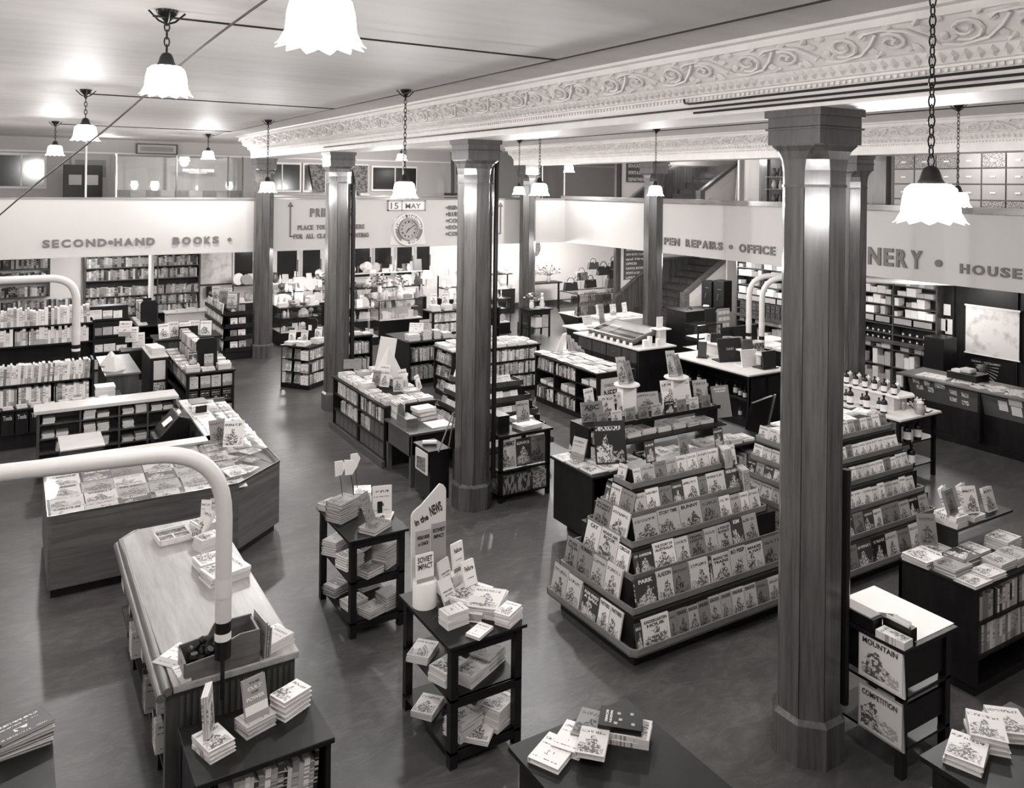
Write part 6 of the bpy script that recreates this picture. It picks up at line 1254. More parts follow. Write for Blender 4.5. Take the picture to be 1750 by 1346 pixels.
for bi, (ya, yb) in enumerate(bays):
    for zi, z in enumerate(SZ):
        nxt = SZ[zi + 1] if zi < len(SZ) - 1 else 2.42; clear = nxt - z - .03
        if z in (1.04, 1.18): 
            for j in range(5):
                y = ya + .08 + j * (yb - ya - .1) / 5
                if bi < 3: place(BT, (15.88, y, z), 0, 'tiny ink bottle on the stationery shelves, shelf %s, bay %s, %s along' % (od(zi), od(bi), od(j)), 'bottle', 'ink bottles on the stationery shelves', .38 if z > 1.1 else .36)
                else: kn = t.p('drawer', B(15.79, 15.8, y - .06, y + .06, z + .005, z + clear), 'brown_wood'); link('handle', B(-.008, 0, -.02, .02, -.008, .008).mesh('handle', 'mirror_metal'), kn, (15.788 - t.org.x, y - t.org.y, z + clear * .55))
            continue
        if z == 1.38:
            for j in range(2): 
                y = ya + j * (yb - ya) / 2; kn = t.p('drawer', B(15.79, 15.8, y + .03, y + (yb - ya) / 2 - .02, z + .03, z + clear - .01), 'tan_box'); link('handle', B(-.008, 0, -.03, .03, -.008, .008).mesh('handle', 'mirror_metal'), kn, (15.788 - t.org.x, y + (yb - ya) / 4 - t.org.y, z + .035))
            continue
        y = ya + .02; j = 0
        while y < yb - .08:
            w_ = rnd.uniform(.1, .24); w_ = min(w_, yb - y - .01)
            if rnd.random() < .86:
                hh = rnd.uniform(.45, .95) * clear; m = rnd.choice(('card_white', 'soft_white', 'soft_white', 'tan_box', 'grey_card')) if z > 1.3 else rnd.choice(('tan_box', 'grey_card', 'soft_white'))
                place(SB[m], (15.92, y + w_ / 2, z), 0, '%s stock box on the stationery shelves, shelf %s up, bay %s, %s along' % ({'card_white': 'white', 'soft_white': 'off-white', 'tan_box': 'grey', 'grey_card': 'dull grey'}[m], od(zi), od(bi), od(j)), 'box', 'boxes on the stationery shelves', (.2, w_ * .95, hh)); j += 1
            y += w_
struct('wall_panelling', B(15.98, 16.1, -3, 9.5, 0, 2.53), 'dark_wood')
for j, y in enumerate((9.3, 8.1, 6.9)): struct('trim_%d' % (j + 1), B(15.94, 15.98, y - .04, y + .04, 0, 2.53), 'dark_wood')
t = T('wall_map', 'large pale wall map hanging on dark panelling at the right edge', 'map', (15.95, 8.5, 1.1)); t.p('sheet', B(15.92, 15.935, 8.02, 9.02, 1.06, 1.98), 'map_print'); t.p('batten', B(15.91, 15.94, 8.0, 9.04, 1.97, 2.0), 'card_white'); t.p('batten', B(15.91, 15.94, 8.0, 9.04, 1.05, 1.07), 'card_white')
t = T('poster', 'dark poster of pale radiating rays under the wall map', 'poster', (15.95, 8.5, .4)); t.p('sheet', B(15.93, 15.94, 8.1, 8.95, .45, .98), 'black')
for j in range(7): a = -.2 + j * .15; t.p('ray', MB().extr([(8.85, .85), (8.84, .83), (8.85 - .45 * math.cos(a), .84 - .45 * math.sin(a)), (8.85 - .47 * math.cos(a + .05), .85 - .47 * math.sin(a + .05))], 'x', 15.922, 15.929), 'grey_card')
fit_text('lettering', 'DRAW - WITH BEST', t.o, -.4, .5, .55, .035, 'grey_card', LEFT, .025)
for j, (y, z, h) in enumerate(((9.40, 1.72, .22), (9.46, 1.4, .24), (9.36, 1.35, .3))): solo('pinned_note', B(15.93, 15.935, y - .07, y + .07, z, z + h), 'soft_white', 'white note pinned to the dark panelling, %s from top' % od(j), 'note', (15.93, y, z), 'notes pinned by the shelves')

# stairs ----------------------------------------------------------
def stairs(xs, z0, n, y0, y1, label, wains, railtop):
    t = T('staircase', label, 'stairs', (xs + 1, (y0 + y1) / 2, z0))
    for i in range(n):
        x = xs + .285 * i; z = z0 + .17 * (i + 1)
        t.p('tread', B(x - .03, x + .285, y0, y1, z - .035, z), 'brown_wood'); t.p('riser', B(x, x + .02, y0, y1, z - .17, z - .035), 'pillar_wood')
    xe = xs + .285 * n; ze = z0 + .17 * n
    t.p('stringer_wall', MB().extr([(xs + 1.3, z0), (xe, z0), (xe, ze + .15), (xs + 1.3, z0 + .95)], 'y', y0 - .06, y0 - .002), 'wall_white')
    t.p('handrail', MB().extr([(xs + 1.25, z0 + 1.22), (xe, ze + .45), (xe, ze + .55), (xs + 1.25, z0 + 1.32)], 'y', y0 - .1, y0 + .04), 'mid_wood')
    t.p('rail_panel', MB().extr([(xs + 1.3, z0 + .95), (xe, ze + .15), (xe, ze + .46), (xs + 1.3, z0 + 1.23)], 'y', y0 - .05, y0 - .01), 'wall_white')
    t.p('newel', B(xs + 1.15, xs + 1.33, y0 - .12, y0 + .06, z0, z0 + 1.3), 'mid_wood')
    a = y1
    t.p('wainscot', MB().extr([(xs + .2, z0), (xe, z0), (xe, z0 + wains), (xs + 1.7, z0 + wains), (xs + .2, z0 + 1.05)], 'y', a, a + .05), 'brown_wood')
    for i in range(int((xe - xs - .3) / .12)):
        x = xs + .25 + .12 * i; zt = z0 + min(wains, 1.05 + (x - xs - .2) * (wains - 1.05) / 1.5); t.p('board', B(x, x + .112, a - .012, a, z0 + .1, zt - .01), 'pillar_wood')
    t.p('cap_rail', MB().extr([(xs + .15, z0 + 1.03), (xs + 1.7, z0 + wains), (xe, z0 + wains), (xe, z0 + wains + .05), (xs + 1.7, z0 + wains + .05), (xs + .15, z0 + 1.09)], 'y', a - .03, a + .05), 'mid_wood')
stairs(14.75, 0, 12, 16.95, 18.6, 'wooden staircase rising to the right under the pen repairs parapet', 2.05, 2.4)
stairs(15.3, 2.83, 12, 16.95, 18.6, 'upper flight of stairs with dark panelled side on the gallery', 2.0, 5.0)
for (nm, x0_, x1_, z0_, z1_, lines) in (('dark notice board listing departments beside the lower stairs', 15.25, 16.05, 1.5, 2.45, ('PRINTING ORDERS', 'NEW BOOK CLUB', 'and Hire', 'OFFICES', 'SCHOOL BOOKS', 'SPORTS & GAMES', 'UPSTAIRS')), ('dark notice board for education and sports beside the upper stairs', 15.3, 16.1, 4.35, 4.95, ('EDUCATION', 'SPORTS & GAMES', 'DEPARTMENT'))):
    t = T('notice_board', nm, 'sign', ((x0_ + x1_) / 2, 18.69, z0_)); t.p('board', B(x0_, x1_, 18.66, 18.69, z0_, z1_), 'file_box')
    n = len(lines); dz = (z1_ - z0_) / n
    for i, l in enumerate(lines): fit_text('lettering', l, t.o, -.34, (z1_ - z0_) - dz * (i + .85), .66 if len(l) > 7 else .4, dz * .5, 'letter_white', FRONT, .035)
struct('trim_stair_post', B(14.9, 15.02, 18.62, 18.72, 0, ZC), 'pillar_wood')
struct('trim_stair_frame', B(15.02, 15.12, 18.66, 18.7, 1.0, ZC), 'brown_wood')

# S: handbag showcase, T: flower table
t = T('handbag_showcase', 'glass showcase of handbags on a shaped black base against the white wall', 'showcase', (15.3, 20.4, 0), local=False)
t.p('base', MB().prism([(14.45, 19.7), (16.2, 19.7), (16.2, 20.5), (14.45, 20.5)], 0, .34, [(14.3, 19.6), (16.35, 19.6), (16.35, 20.6), (14.3, 20.6)]), 'black'); t.p('glass', B(14.3, 16.35, 19.6, 20.6, .36, 1.0), 'glass'); t.p('deck', B(14.28, 16.37, 19.58, 20.62, .34, .36), 'soft_white'); t.p('glass_shelf', B(14.35, 16.3, 19.9, 20.5, .72, .73), 'glass')
fr = MB()
for x in (14.3, 16.35):
    for y in (19.6, 20.6): fr.box(x - .012, x + .012, y - .012, y + .012, .36, 1.02)
fr.box(14.3, 16.35, 19.588, 19.612, 1.0, 1.02).box(14.3, 16.35, 20.588, 20.612, 1.0, 1.02).box(14.288, 14.312, 19.6, 20.6, 1.0, 1.02).box(16.338, 16.362, 19.6, 20.6, 1.0, 1.02); t.p('frame', fr, 'black_metal')
HB = {}
for m in ('leather', 'leather_mid', 'basket', 'grey_wall'):
    o = link('handbag', MB().extr([(-.16, 0), (.16, 0), (.13, .17), (-.13, .17)], 'y', -.04, .04).mesh('handbag', m)); link('handle', MB().tube([(.09 * math.cos(a), 0, .16 + .1 * math.sin(a)) for a in [PI * i / 8 for i in range(9)]], .008, 5).mesh('handle', m), o); link('clasp', B(-.02, .02, -.05, -.03, .15, .18).mesh('clasp', 'mirror_metal'), o); HB[m] = o
ML = ['leather', 'leather_mid', 'basket', 'grey_wall']; MN = {'leather': 'black', 'leather_mid': 'brown', 'basket': 'woven', 'grey_wall': 'grey'}
for j, (x, y, z) in enumerate([(14.55 + .3 * q, 20.1, .73) for q in range(6)] + [(14.6 + .42 * q, 19.85, .36) for q in range(5)]):
    m = ML[(j * 3) % 4]; place(HB[m], (x, y, z), .1, '%s handbag in the glass showcase, %s shelf, %s from left' % (MN[m], 'upper' if z > .5 else 'lower', od(j if z > .5 else j - 6)), 'handbag', 'handbags in the showcase', 1.0 if z > .5 else 1.5)
for j, (x, z, m, s_) in enumerate(((14.6, 1.0, 'leather', 1.15), (15.0, 1.3, 'basket', 1.1), (15.35, 1.05, 'leather', 1.1), (15.45, 1.62, 'leather_mid', .95), (15.85, 1.42, 'leather', 1.2), (16.25, 1.6, 'leather', 1.1), (16.3, 1.3, 'leather', 1.2), (16.2, 1.0, 'leather_mid', 1.25))):
    if z > 1.1: solo('display_rod', MB().tube([(x, 20.45, 1.02), (x, 20.45, z)], .008, 5), 'mirror_metal', 'thin rod holding up a bag above the showcase, %s from left' % od(j), 'rod', (x, 20.45, 1.02), 'rods of the bag display')
    place(HB[m], (x, 20.42, z + .02), .1 * (j % 3), '%s handbag displayed above the glass showcase, %s of eight' % (MN[m], od(j)), 'handbag', 'handbags above the showcase', s_ * 1.35)
t = T('flower_table', 'small dark side table with flowers at the pillar foot', 'table', (12.55, 19.2, 0))
t.p('top', B(12.15, 12.95, 18.95, 19.5, .76, .79), 'dark_wood'); t.p('apron', B(12.2, 12.9, 19.0, 19.45, .62, .76), 'dark_wood'); t.p('lower_shelf', B(12.2, 12.9, 19.0, 19.45, .25, .27), 'dark_wood')
for a in ((12.2, 19.0), (12.86, 19.0), (12.86, 19.41), (12.2, 19.41)): t.p('leg', B(a[0], a[0] + .04, a[1], a[1] + .04, 0, .62), 'dark_wood')
solo('carton', B(12.45, 12.65, 19.05, 19.3, .27, .55), 'soft_white', 'white carton on the lower shelf of the flower table', 'box', (12.55, 19.15, .27))
def flowers(x, y, z, r, label, n=26, vase='china', s=1.0):
    t = T('flower_vase', label, 'flowers', (x, y, z), local=True)
    t.p('vase', MB().lathe([(.05 * s, 0), (.07 * s, .06 * s), (.06 * s, .14 * s), (.045 * s, .2 * s), (.055 * s, .22 * s)], seg=12), vase)
    lv = MB(); pt = MB()
    for i in range(n):
        a = rnd.uniform(0, 2 * PI); e = rnd.uniform(.1, 1.3); R = r * rnd.uniform(.7, 1); p = Vector((R * math.cos(a) * math.cos(e), R * math.sin(a) * math.cos(e), .22 * s + R * math.sin(e)))
        lv.tube([(0, 0, .2 * s), tuple(p * .6 + Vector((0, 0, .08 * s))), tuple(p)], .004, 3)
        q = .035 * s
        R2 = [[(p.x + q * f * math.cos(k * 1.57 + i), p.y + q * f * math.sin(k * 1.57 + i), p.z + h) for k in range(4)] for f, h in ((.3, -.02), (1, 0), (.5, .02))]
        (pt if i % 3 else lv).ring(R2)
    t.p('foliage', lv, 'foliage')['kind'] = 'stuff'; t.p('blossom', pt, 'petal')['kind'] = 'stuff'; return t
flowers(12.4, 19.2, .79, .24, 'white flowers in a glass vase on the small table by the pillar')
def figurine(x, y, z, s, label, m='china'):
    return solo('figurine', MB().lathe([(.07, 0), (.06, .02), (.08, .1), (.045, .2), (.055, .26), (.025, .3), (.04, .34), (.035, .4), (.0, .42)], 0, 0, 0, 10), m, label, 'figurine', (0, 0, 0)) if False else tag(link('figurine', MB().lathe([(.07, 0), (.06, .02), (.08, .1), (.045, .2), (.055, .26), (.025, .3), (.04, .34), (.035, .4), (.003, .42)], seg=10).mesh('figurine', m), None, (x, y, z), None, (s, s, s)), label, 'figurine')
figurine(12.75, 19.2, .79, 1.0, 'tall white china figure beside the flower vase')
t = T('fern_table', 'narrow dark stand with a spreading plant against the white wall', 'table', (15.6, 23.2, 0)); t.p('top', B(14.8, 16.1, 23.0, 23.5, .9, .94), 'dark_wood')
for x in (14.9, 16.0): t.p('leg', B(x, x + .05, 23.1, 23.15, 0, .9), 'dark_wood'); 
flowers(15.0, 23.25, .94, .42, 'dark leafy arrangement on the stand by the white wall, left one', 40, 'china_grey'); flowers(15.7, 23.25, .94, .45, 'dark leafy arrangement on the stand by the white wall, right one', 40, 'china_grey')
t = T('oval_picture', 'oval dark framed relief on the white wall', 'picture', (15.6, 23.95, 2.0)); t.p('frame', MB().extr([(15.6 + .2 * math.cos(a), 2.05 + .3 * math.sin(a)) for a in [2 * PI * i / 18 for i in range(18)]], 'y', 23.93, 23.97), 'marble_board')
solo('framed_picture', B(14.0, 15.0, 23.95, 23.98, 1.75, 2.3), 'map_print', 'pale framed picture on the white wall right of the far pillar', 'picture', (14.5, 23.96, 1.75))

# ================================================================== far left and back
# book island by the third pillar (turned)
def rot(cx, cy, yw, lx, ly): return (cx + lx * math.cos(yw) - ly * math.sin(yw), cy + lx * math.sin(yw) + ly * math.cos(yw))
YW = math.radians(-53); UC = (5.30, 16.85)
t = T('book_island', 'small square book island with face-out books beside the third pillar', 'bookcase', (UC[0], UC[1], 0), YW, local=True)
t.p('top', B(-.37, .37, -.42, .42, .84, .87), 'dark_wood'); t.p('plinth', B(-.35, .35, -.4, .4, 0, .08), 'black'); t.p('core', B(-.33, .2, -.2, .38, .08, .84), 'dark_wood')
for z in (.1, .34, .6): t.p('shelf', B(-.35, .35, -.4, .4, z - .02, z), 'dark_wood')
for a in ((-.35, -.4), (.33, -.4), (.33, .38), (-.35, .38)): t.p('post', B(a[0], a[0] + .02, a[1], a[1] + .02, .08, .84), 'brown_wood')
G = 'books on the small turned book island'
for zi, z in enumerate((.1, .34, .6)):
    for j in range(3):
        if zi == 1 and j == 2: continue
        x, y = rot(*UC, YW, -.22 + .22 * j, -.34); face('small_book', 'small', x, y, z, .14, .2, .02, YW, .15, tone=('light grey', 'white', 'mid grey')[zi], label='%s booklet facing out on the turned book island, shelf %s up, %s from left' % (('light grey', 'white', 'mid grey')[zi], od(zi), od(j)), group=G)
    for j in range(10):
        x, y = rot(*UC, YW, .24, -.36 + .075 * j); tn = rt('bright'); book('small_book', 'small', (x, y, z), (0, 0, YW + PI), (.18, .06, rnd.uniform(.17, .21)), tn, '%s book on the right side of the turned island, shelf %s up, %s from near corner' % (tn, od(zi), od(j)), G, style='plain')
for j, (lx, ly, n) in enumerate(((-.2, -.25, 3), (.1, -.25, 4), (.2, .1, 5), (-.2, .2, 3))):
    x, y = rot(*UC, YW, lx, ly); stack('small_book', 'small', x, y, .87, n, .2, .24, .022, YW, 'white', 'pile %s on the turned book island' % od(j), G, style='plain'); 
    face('small_book', 'small', x, y, .87 + .022 * n, .15, .22, .02, YW + .2, .2, tone=rt('bright'), label='book standing on pile %s of the turned book island' % od(j), group=G)
t = T('round_topped_sign', 'dark framed sign with rounded top standing on the turned book island', 'sign', (5.33, 16.8, .87), YW + .3, local=True); t.p('board', MB().extr([(-.12, .0), (.12, 0), (.14, .45), (.1, .5), (-.06, .5), (-.1, .45)], 'y', .1, .13), 'black'); t.p('card', B(-.05, .02, .09, .1, .25, .36), 'card_white')
# V / X: cases with upright double rack
def rack_case(x0, x1, y0, y1, name, where, G, n0):
    t = case('book_case', name, 'bookcase', x0, x1, y0, y1, .9, 'dark_wood', 'FL', (.36, .62), (), over=.02)
    xm = (x0 + x1) / 2
    r = T('book_rack', 'double-sided book rack with black round-topped end on %s' % where, 'rack', (xm, y0 + .5, .9))
    r.p('end_panel', MB().extr([(xm - .18, .9), (xm + .18, .9), (xm + .18, 1.36), (xm + .13, 1.42), (xm - .13, 1.42), (xm - .18, 1.36)], 'y', y0 + .36, y0 + .39), 'black'); r.p('end_panel', B(xm - .18, xm + .18, y1 - .3, y1 - .27, .9, 1.36), 'black'); r.p('divider', B(xm - .01, xm + .01, y0 + .39, y1 - .3, .9, 1.3), 'black'); r.p('shelf', B(xm - .17, xm + .17, y0 + .39, y1 - .3, 1.12, 1.135), 'black')
    for z, lv in ((.9, 'lower'), (1.135, 'upper')): spine_row(n0, (xm - .17, y0 + .42), (xm - .17, y1 - .32), z, 0, (.17, .21), (.03, .05), .14, '%s row of rack on %s' % (lv, where), G, 'mixed', 'small', gapc=.02)
    return t
G = 'pocket books on the left book case'
rack_case(2.6, 3.4, 14.95, 17.4, 'dark book case with boxed white books on its near end', 'the left case', G, 'pocket_book')
for j, x in enumerate((2.72, 2.92, 3.1, 3.29)): face('pocket_book', 'small', x, 14.98, .62, .16, .2, .05, 0, .05, tone='pale', label='pale boxed book on the near end of the left book case, upper shelf, %s from left' % od(j), group=G, style='plain'); face('pocket_book', 'small', x, 14.98, .36, .16, .2, .05, 0, .05, tone='black', label='black boxed book on the near end of the left book case, middle shelf, %s from left' % od(j), group=G, style='plain'); face('pocket_book', 'small', x, 14.98, .1, .16, .19, .05, 0, .05, tone='light grey', label='grey boxed book on the near end of the left book case, bottom shelf, %s from left' % od(j), group=G, style='plain')
for j, (x, n, tn) in enumerate(((2.72, 5, 'white'), (2.98, 2, 'white'), (3.25, 4, 'pale'))): stack('pocket_book', 'small', x, 15.1, .9, n, .22, .2, .024, 0, tn, 'near-end pile %s on the left book case' % od(j), G, style='plain')
face('pocket_book', 'small', 2.73, 15.08, 1.02, .14, .22, .02, 0, .08, tone='dark', label='dark booklet with pale border standing on the near end of left book case', group=G); face('pocket_book', 'small', 3.0, 15.12, .95, .15, .22, .02, 0, .05, tone='light grey', label='light grey booklet standing before the black rack end', group=G, style='plain')
for j in range(9):
    for xx, sd in ((2.68, 'left'), (3.32, 'right')): stack('pocket_book', 'small', xx, 15.4 + .22 * j, .9, 1 + (j + len(sd)) % 3, .16, .2, .022, -1.57, rt('white'), '%s edge pile %s, left book case' % (sd, od(j)), G, style='plain')
spine_row('pocket_book', (2.63, 15.05), (2.63, 17.3), .62, 0, (.17, .22), (.02, .05), .15, 'upper left side shelf of left book case', G, 'mixed', 'small'); spine_row('pocket_book', (2.63, 15.05), (2.63, 16.2), .1, 0, (.2, .24), (.02, .05), .15, 'bottom left side shelf of left book case', G, 'bright', 'small')
t = T('poster_stand', 'dark narrow stand with two framed pictures beside the left book case', 'stand', (2.45, 16.6, 0)); t.p('body', B(2.2, 2.5, 16.3, 17.4, .08, .95), 'dark_wood'); t.p('picture', B(2.26, 2.46, 16.28, 16.3, .55, .9), 'map_print'); t.p('picture', B(2.26, 2.46, 16.28, 16.3, .15, .5), 'patterned_paper'); t.p('paper_top', B(2.2, 2.52, 16.3, 17.4, .95, .97), 'soft_white')
for j in range(4): stack('booklet', 'small', 2.35, 16.5 + .24 * j, .97, 6 - j, .22, .2, .024, 0, 'white', 'pile %s on the poster stand' % od(j), 'white piles on the poster stand', style='plain', cat='booklet')
for j in range(5): face('booklet', 'small', 2.7 + .2 * j, 18.0 + .15 * (j % 2), 1.0, .22, .3, .02, .3 - .15 * j, .2, tone=('white', 'pale')[j % 2], label='tall pale comic standing on the table behind the left book case, %s from left' % od(j), group='comics behind the left book case', cat='magazine')
t = T('display_table', 'low table behind the left book case', 'table', (3.1, 18.1, 0)); t.p('body', B(2.55, 3.75, 17.85, 18.5, 0, .97), 'brown_wood'); t.p('top', B(2.5, 3.8, 17.8, 18.55, .97, 1.0), 'dark_wood')
rack_case(2.48, 3.05, 20.4, 22.0, 'black book case with an upright rack near the second-hand shelves', 'the far black case', 'books on the far black case', 'pocket_book')
for j in range(4): flat('booklet', 'small', 2.6, 20.6 + .3 * j, .9, .2, .26, .03, 0, tone='pale', label='pale booklet lying on the left edge of the far black case, %s from near end' % od(j), group='books on the far black case', cat='booklet')
# W: tiers beside the farthest left pillar
t = T('tray_rack', 'black corner rack of four trays of books beside the farthest left pillar', 'rack', (4.6, 21, 0)); t.p('core', B(4.45, 4.85, 20.2, 21.9, 0, 1.15), 'black'); t.p('plinth', B(4.28, 4.95, 20.02, 22, 0, .2), 'dark_wood')
G = 'books in the black corner rack'
for i, z in enumerate((.22, .5, .78, 1.08)):
    t.p('tray', MB().prism([(4.33, 19.98), (4.95, 19.98), (4.95, 20.2), (4.45, 20.3), (4.45, 22), (4.25, 22), (4.25, 20.06)], z - .03, z), 'dark_wood'); t.p('tray_lip', wall_seg((4.33, 19.98), (4.95, 19.98), z, z + .07, .012), 'dark_wood'); t.p('tray_lip', wall_seg((4.25, 22), (4.25, 20.06), z, z + .07, .012), 'dark_wood')
    face_row('guide_book', (4.45, 20.0), (4.94, 20.0), z, 0, (.2, .22), (.14, .17), 'front of tray %s up, black corner rack' % od(i), G, .12, 'light', 'small', .03, .03)
    face_row('guide_book', (4.28, 21.95), (4.28, 20.15), z, -PI / 2, (.2, .24), (.14, .17), 'left of tray %s up, black corner rack' % od(i), G, .12, 'bright', 'small', .01, .03, frm='far end')
for j in range(9): face('guide_book', 'small', 4.5 + .08 * (j % 4), 20.25 + .2 * j, 1.2, .2, .28 + .03 * (j % 3), .02, -.6 + .3 * (j % 3), .2, tone=rt('bright'), label='tall book standing on top of the black corner rack, %s from near' % od(j), group=G)

# far left shelf units
def tools_unit():
    t = T('magazine_shelf_unit', 'shelf unit of pale magazines with a ledge of pads, left edge', 'shelves', (.3, 15.2, 0))
    t.p('back_panel', B(-1.5, 1.18, 15.4, 15.43, 0, 1.05), 'dark_wood'); t.p('side_panel', B(1.15, 1.18, 15.0, 15.4, 0, 1.28), 'dark_wood'); t.p('ledge', B(-1.5, 1.6, 14.8, 15.4, .62, .65), 'dark_wood'); t.p('lower_body', B(-1.5, 1.56, 14.95, 15.38, 0, .25), 'dark_wood'); t.p('shelf', B(-1.5, 1.15, 15.0, 15.4, .97, .99), 'dark_wood'); t.p('side_panel', B(1.54, 1.57, 14.85, 15.38, .25, .62), 'brown_wood')
    for x in (-.6, .1, .62): t.p('divider', B(x, x + .02, 15.0, 15.4, .65, .97), 'dark_wood')
    return t
tools_unit(); G = 'magazines on the left edge shelf unit'
for z, lv in ((.99, 'upper'), (.65, 'lower')): spine_row('periodical', (-.3, 15.02), (1.12, 15.02), z, PI / 2, (.25, .31) if z > .9 else (.24, .28), (.02, .045), .2, '%s row of the left edge magazine unit' % lv, G, 'white', 'small', gapc=.01)
for j in range(9):
    x = -.02 + j * .19
    if j < 8: stack('booklet', 'small', x, 14.9, .65, 2 + j % 3, .14, .14, .014, .1, 'white', 'pad pile %s on the left edge ledge' % od(j), 'pads on the left edge ledge', style='plain', cat='pad')
    k = T('book_carton', 'dark carton lettered Tools in the row under the left edge ledge, %s from left' % od(j), 'box', (x, 14.9, .25), group='cartons lettered Tools'); k.p('box', B(x - .085, x + .085, 14.84, 14.95, .25, .6), 'dark_wood'); fit_text('lettering', 'Tools', k.o, -.06, .24, .12, .07, 'soft_white', FRONT, .065)
stack('booklet', 'small', 1.35, 15.15, .65, 4, .3, .3, .04, 0, 'white', 'big paper pile at right end of left edge ledge', 'papers on the left edge ledge', style='plain', cat='paper')
t = T('magazine_shelf_unit', 'second row shelf unit heaped with white papers, left edge', 'shelves', (.3, 18, 0)); t.p('back_panel', B(-1.5, 1.4, 18.2, 18.23, 0, 1.5), 'dark_wood')
for z in (1.46, 1.1, .7, .3): t.p('shelf', B(-1.5, 1.4, 17.85, 18.2, z - .03, z), 'dark_wood')
t.p('side_panel', B(1.38, 1.41, 17.85, 18.2, 0, 1.5), 'dark_wood')
for z, lv in ((1.46, 'top'), (1.1, 'second')): spine_row('booklet', (-.2, 17.87), (1.35, 17.87), z, PI / 2, (.24, .34), (.03, .06), .25, '%s shelf of second row unit' % lv, 'papers on the second row unit', 'white', 'small', cat='booklet')
t = T('work_table', 'wooden table with paper cones right of the left shelf units', 'table', (1.75, 16.8, 0)); t.p('top', B(1.42, 2.0, 15.9, 17.7, .78, .81), 'mid_wood'); t.p('front', B(1.45, 1.97, 15.93, 15.96, 0, .78), 'brown_wood'); t.p('side', B(1.45, 1.48, 15.96, 17.6, 0, .78), 'brown_wood')
for j in range(2): solo('paper_cone', MB().ring([[(1.6 + .2 * math.cos(a) , 16.3 + .5 * j + .2 * math.sin(a), .81) for a in (0, 1.57, 3.14, 4.71)], [(1.6 + .02 * math.cos(a), 16.3 + .5 * j + .02 * math.sin(a), 1.05) for a in (0, 1.57, 3.14, 4.71)]]), 'soft_white', '%s pale paper pyramid on the wooden work table' % ('near', 'far')[j], 'display', (1.6, 16.3 + .5 * j, .81), 'paper pyramids')
for j in range(3): face('booklet', 'small', 2.05 + .15 * j, 18.9 + .1 * j, .95 - .15 * j, .25, .32, .02, -.4 + .2 * j, .25, tone='white', label='white newspaper sheet hanging behind the work table, %s from left' % od(j), group='hanging newspapers', cat='newspaper', style='plain')
solo('paper_rack', B(2.0, 2.45, 18.95, 19.4, 0, .62), 'dark_wood', 'dark rack holding the hanging newspapers', 'rack', (2.2, 19.1, 0))
t = T('shelf_unit', 'steep stepped shelf of pale papers left of the second-hand bookcase', 'shelves', (1.9, 20.6, 0)); 
for i in range(4): t.p('step', B(1.5, 2.3 - .0 * i, 20.2 + .12 * i, 20.9, .35 * i, .35 * i + .33), 'dark_wood')
for i in range(4): face_row('booklet', (1.52, 20.19 + .12 * i), (2.3, 20.19 + .12 * i), .35 * i + .05, 0, (.18, .24), (.15, .25), 'step %s up, left of second-hand bookcase' % od(i), 'papers on the stepped shelf', .05, 'white', 'small', .02, .02, 'plain', cat='booklet')
# second-hand bookcase on the back wall
BZ = [.42, .69, .93, 1.2, 1.62, 1.95]
t = T('second_hand_bookcase', 'wall of dark shelves packed with old books under the second-hand sign', 'bookcase', (3.0, 23.8, 0))
t.p('back_panel', B(1.62, 4.45, 23.95, 23.98, .1, 2.4), 'dark_wood')
for z in BZ: t.p('shelf', B(1.62, 4.45, 23.7, 23.95, z - .025, z), 'brown_wood')
for x in (1.62, 3.35, 4.42): t.p('upright', B(x, x + .03, 23.7, 23.95, .1, 2.4), 'brown_wood')
for zi, z in enumerate(BZ[1:]): spine_row('old_book', (1.66, 23.72), (4.41, 23.72), z, PI / 2, (.19, .23) if z < 1.6 else (.22, .27), (.04, .062), .18, 'row %s up, second-hand bookcase' % od(zi), 'old books in the second-hand bookcase', 'dark' if z < 1 else 'old', 'small', gapc=.03)
t = T('hanging_bookshelf', 'short dark bookshelf high on the wall at the left edge', 'bookcase', (.3, 23.8, .9)); 
for z in (.95, 1.3, 1.65, 2.0): t.p('shelf', B(-.8, .85 if z > 1.2 else 1.5, 23.7, 23.98, z - .025, z), 'brown_wood')
t.p('upright', B(.82, .85, 23.7, 23.98, 1.3, 2.4), 'brown_wood'); 
for zi, z in enumerate((.95, 1.3, 1.65, 2.0)): spine_row('worn_book', (-.45, 23.72), (.8 if z > 1.2 else 1.45, 23.72), z, PI / 2, (.2, .26), (.04, .06), .18, 'row %s up, left edge wall bookshelf' % od(zi), 'old books on the left edge wall bookshelf', 'dark', 'small', gapc=.02)
t = T('white_counter', 'white front counter with papers before the second-hand bookcase', 'counter', (4.2, 22.5, 0)); t.p('body', B(3.4, 5.2, 22.3, 22.7, 0, .85), 'wall_white'); t.p('top', B(3.35, 5.25, 22.25, 22.75, .85, .88), 'soft_white')
for z in (.35, .6): t.p('slat', B(3.38, 5.22, 22.28, 22.3, z, z + .03), 'mid_grey')
for j in range(7): stack('booklet', 'small', 3.5 + .25 * j, 22.5, .88, 1 + j % 3, .2, .26, .02, .1, 'white', 'paper pile %s on the white counter' % od(j), 'papers on the far white counter', style='plain', cat='paper')
t = T('wall_map', 'pale wall map hanging right of the second-hand bookcase', 'map', (4.95, 23.95, 1.35)); t.p('sheet', B(4.5, 5.32, 23.93, 23.96, 1.36, 2.3), 'map_print'); t.p('batten', B(4.48, 5.34, 23.92, 23.97, 1.33, 1.36), 'black')
t = T('telephone', 'black wall telephone between map and white counter', 'telephone', (4.75, 23.9, 1.0)); t.p('body', B(4.66, 4.84, 23.85, 23.98, 1.0, 1.3), 'black', bevel=.02); t.p('dial', MB().extr([(4.75 + .05 * math.cos(a), 1.13 + .05 * math.sin(a)) for a in [2 * PI * i / 12 for i in range(12)]], 'y', 23.84, 23.85), 'mirror_metal')
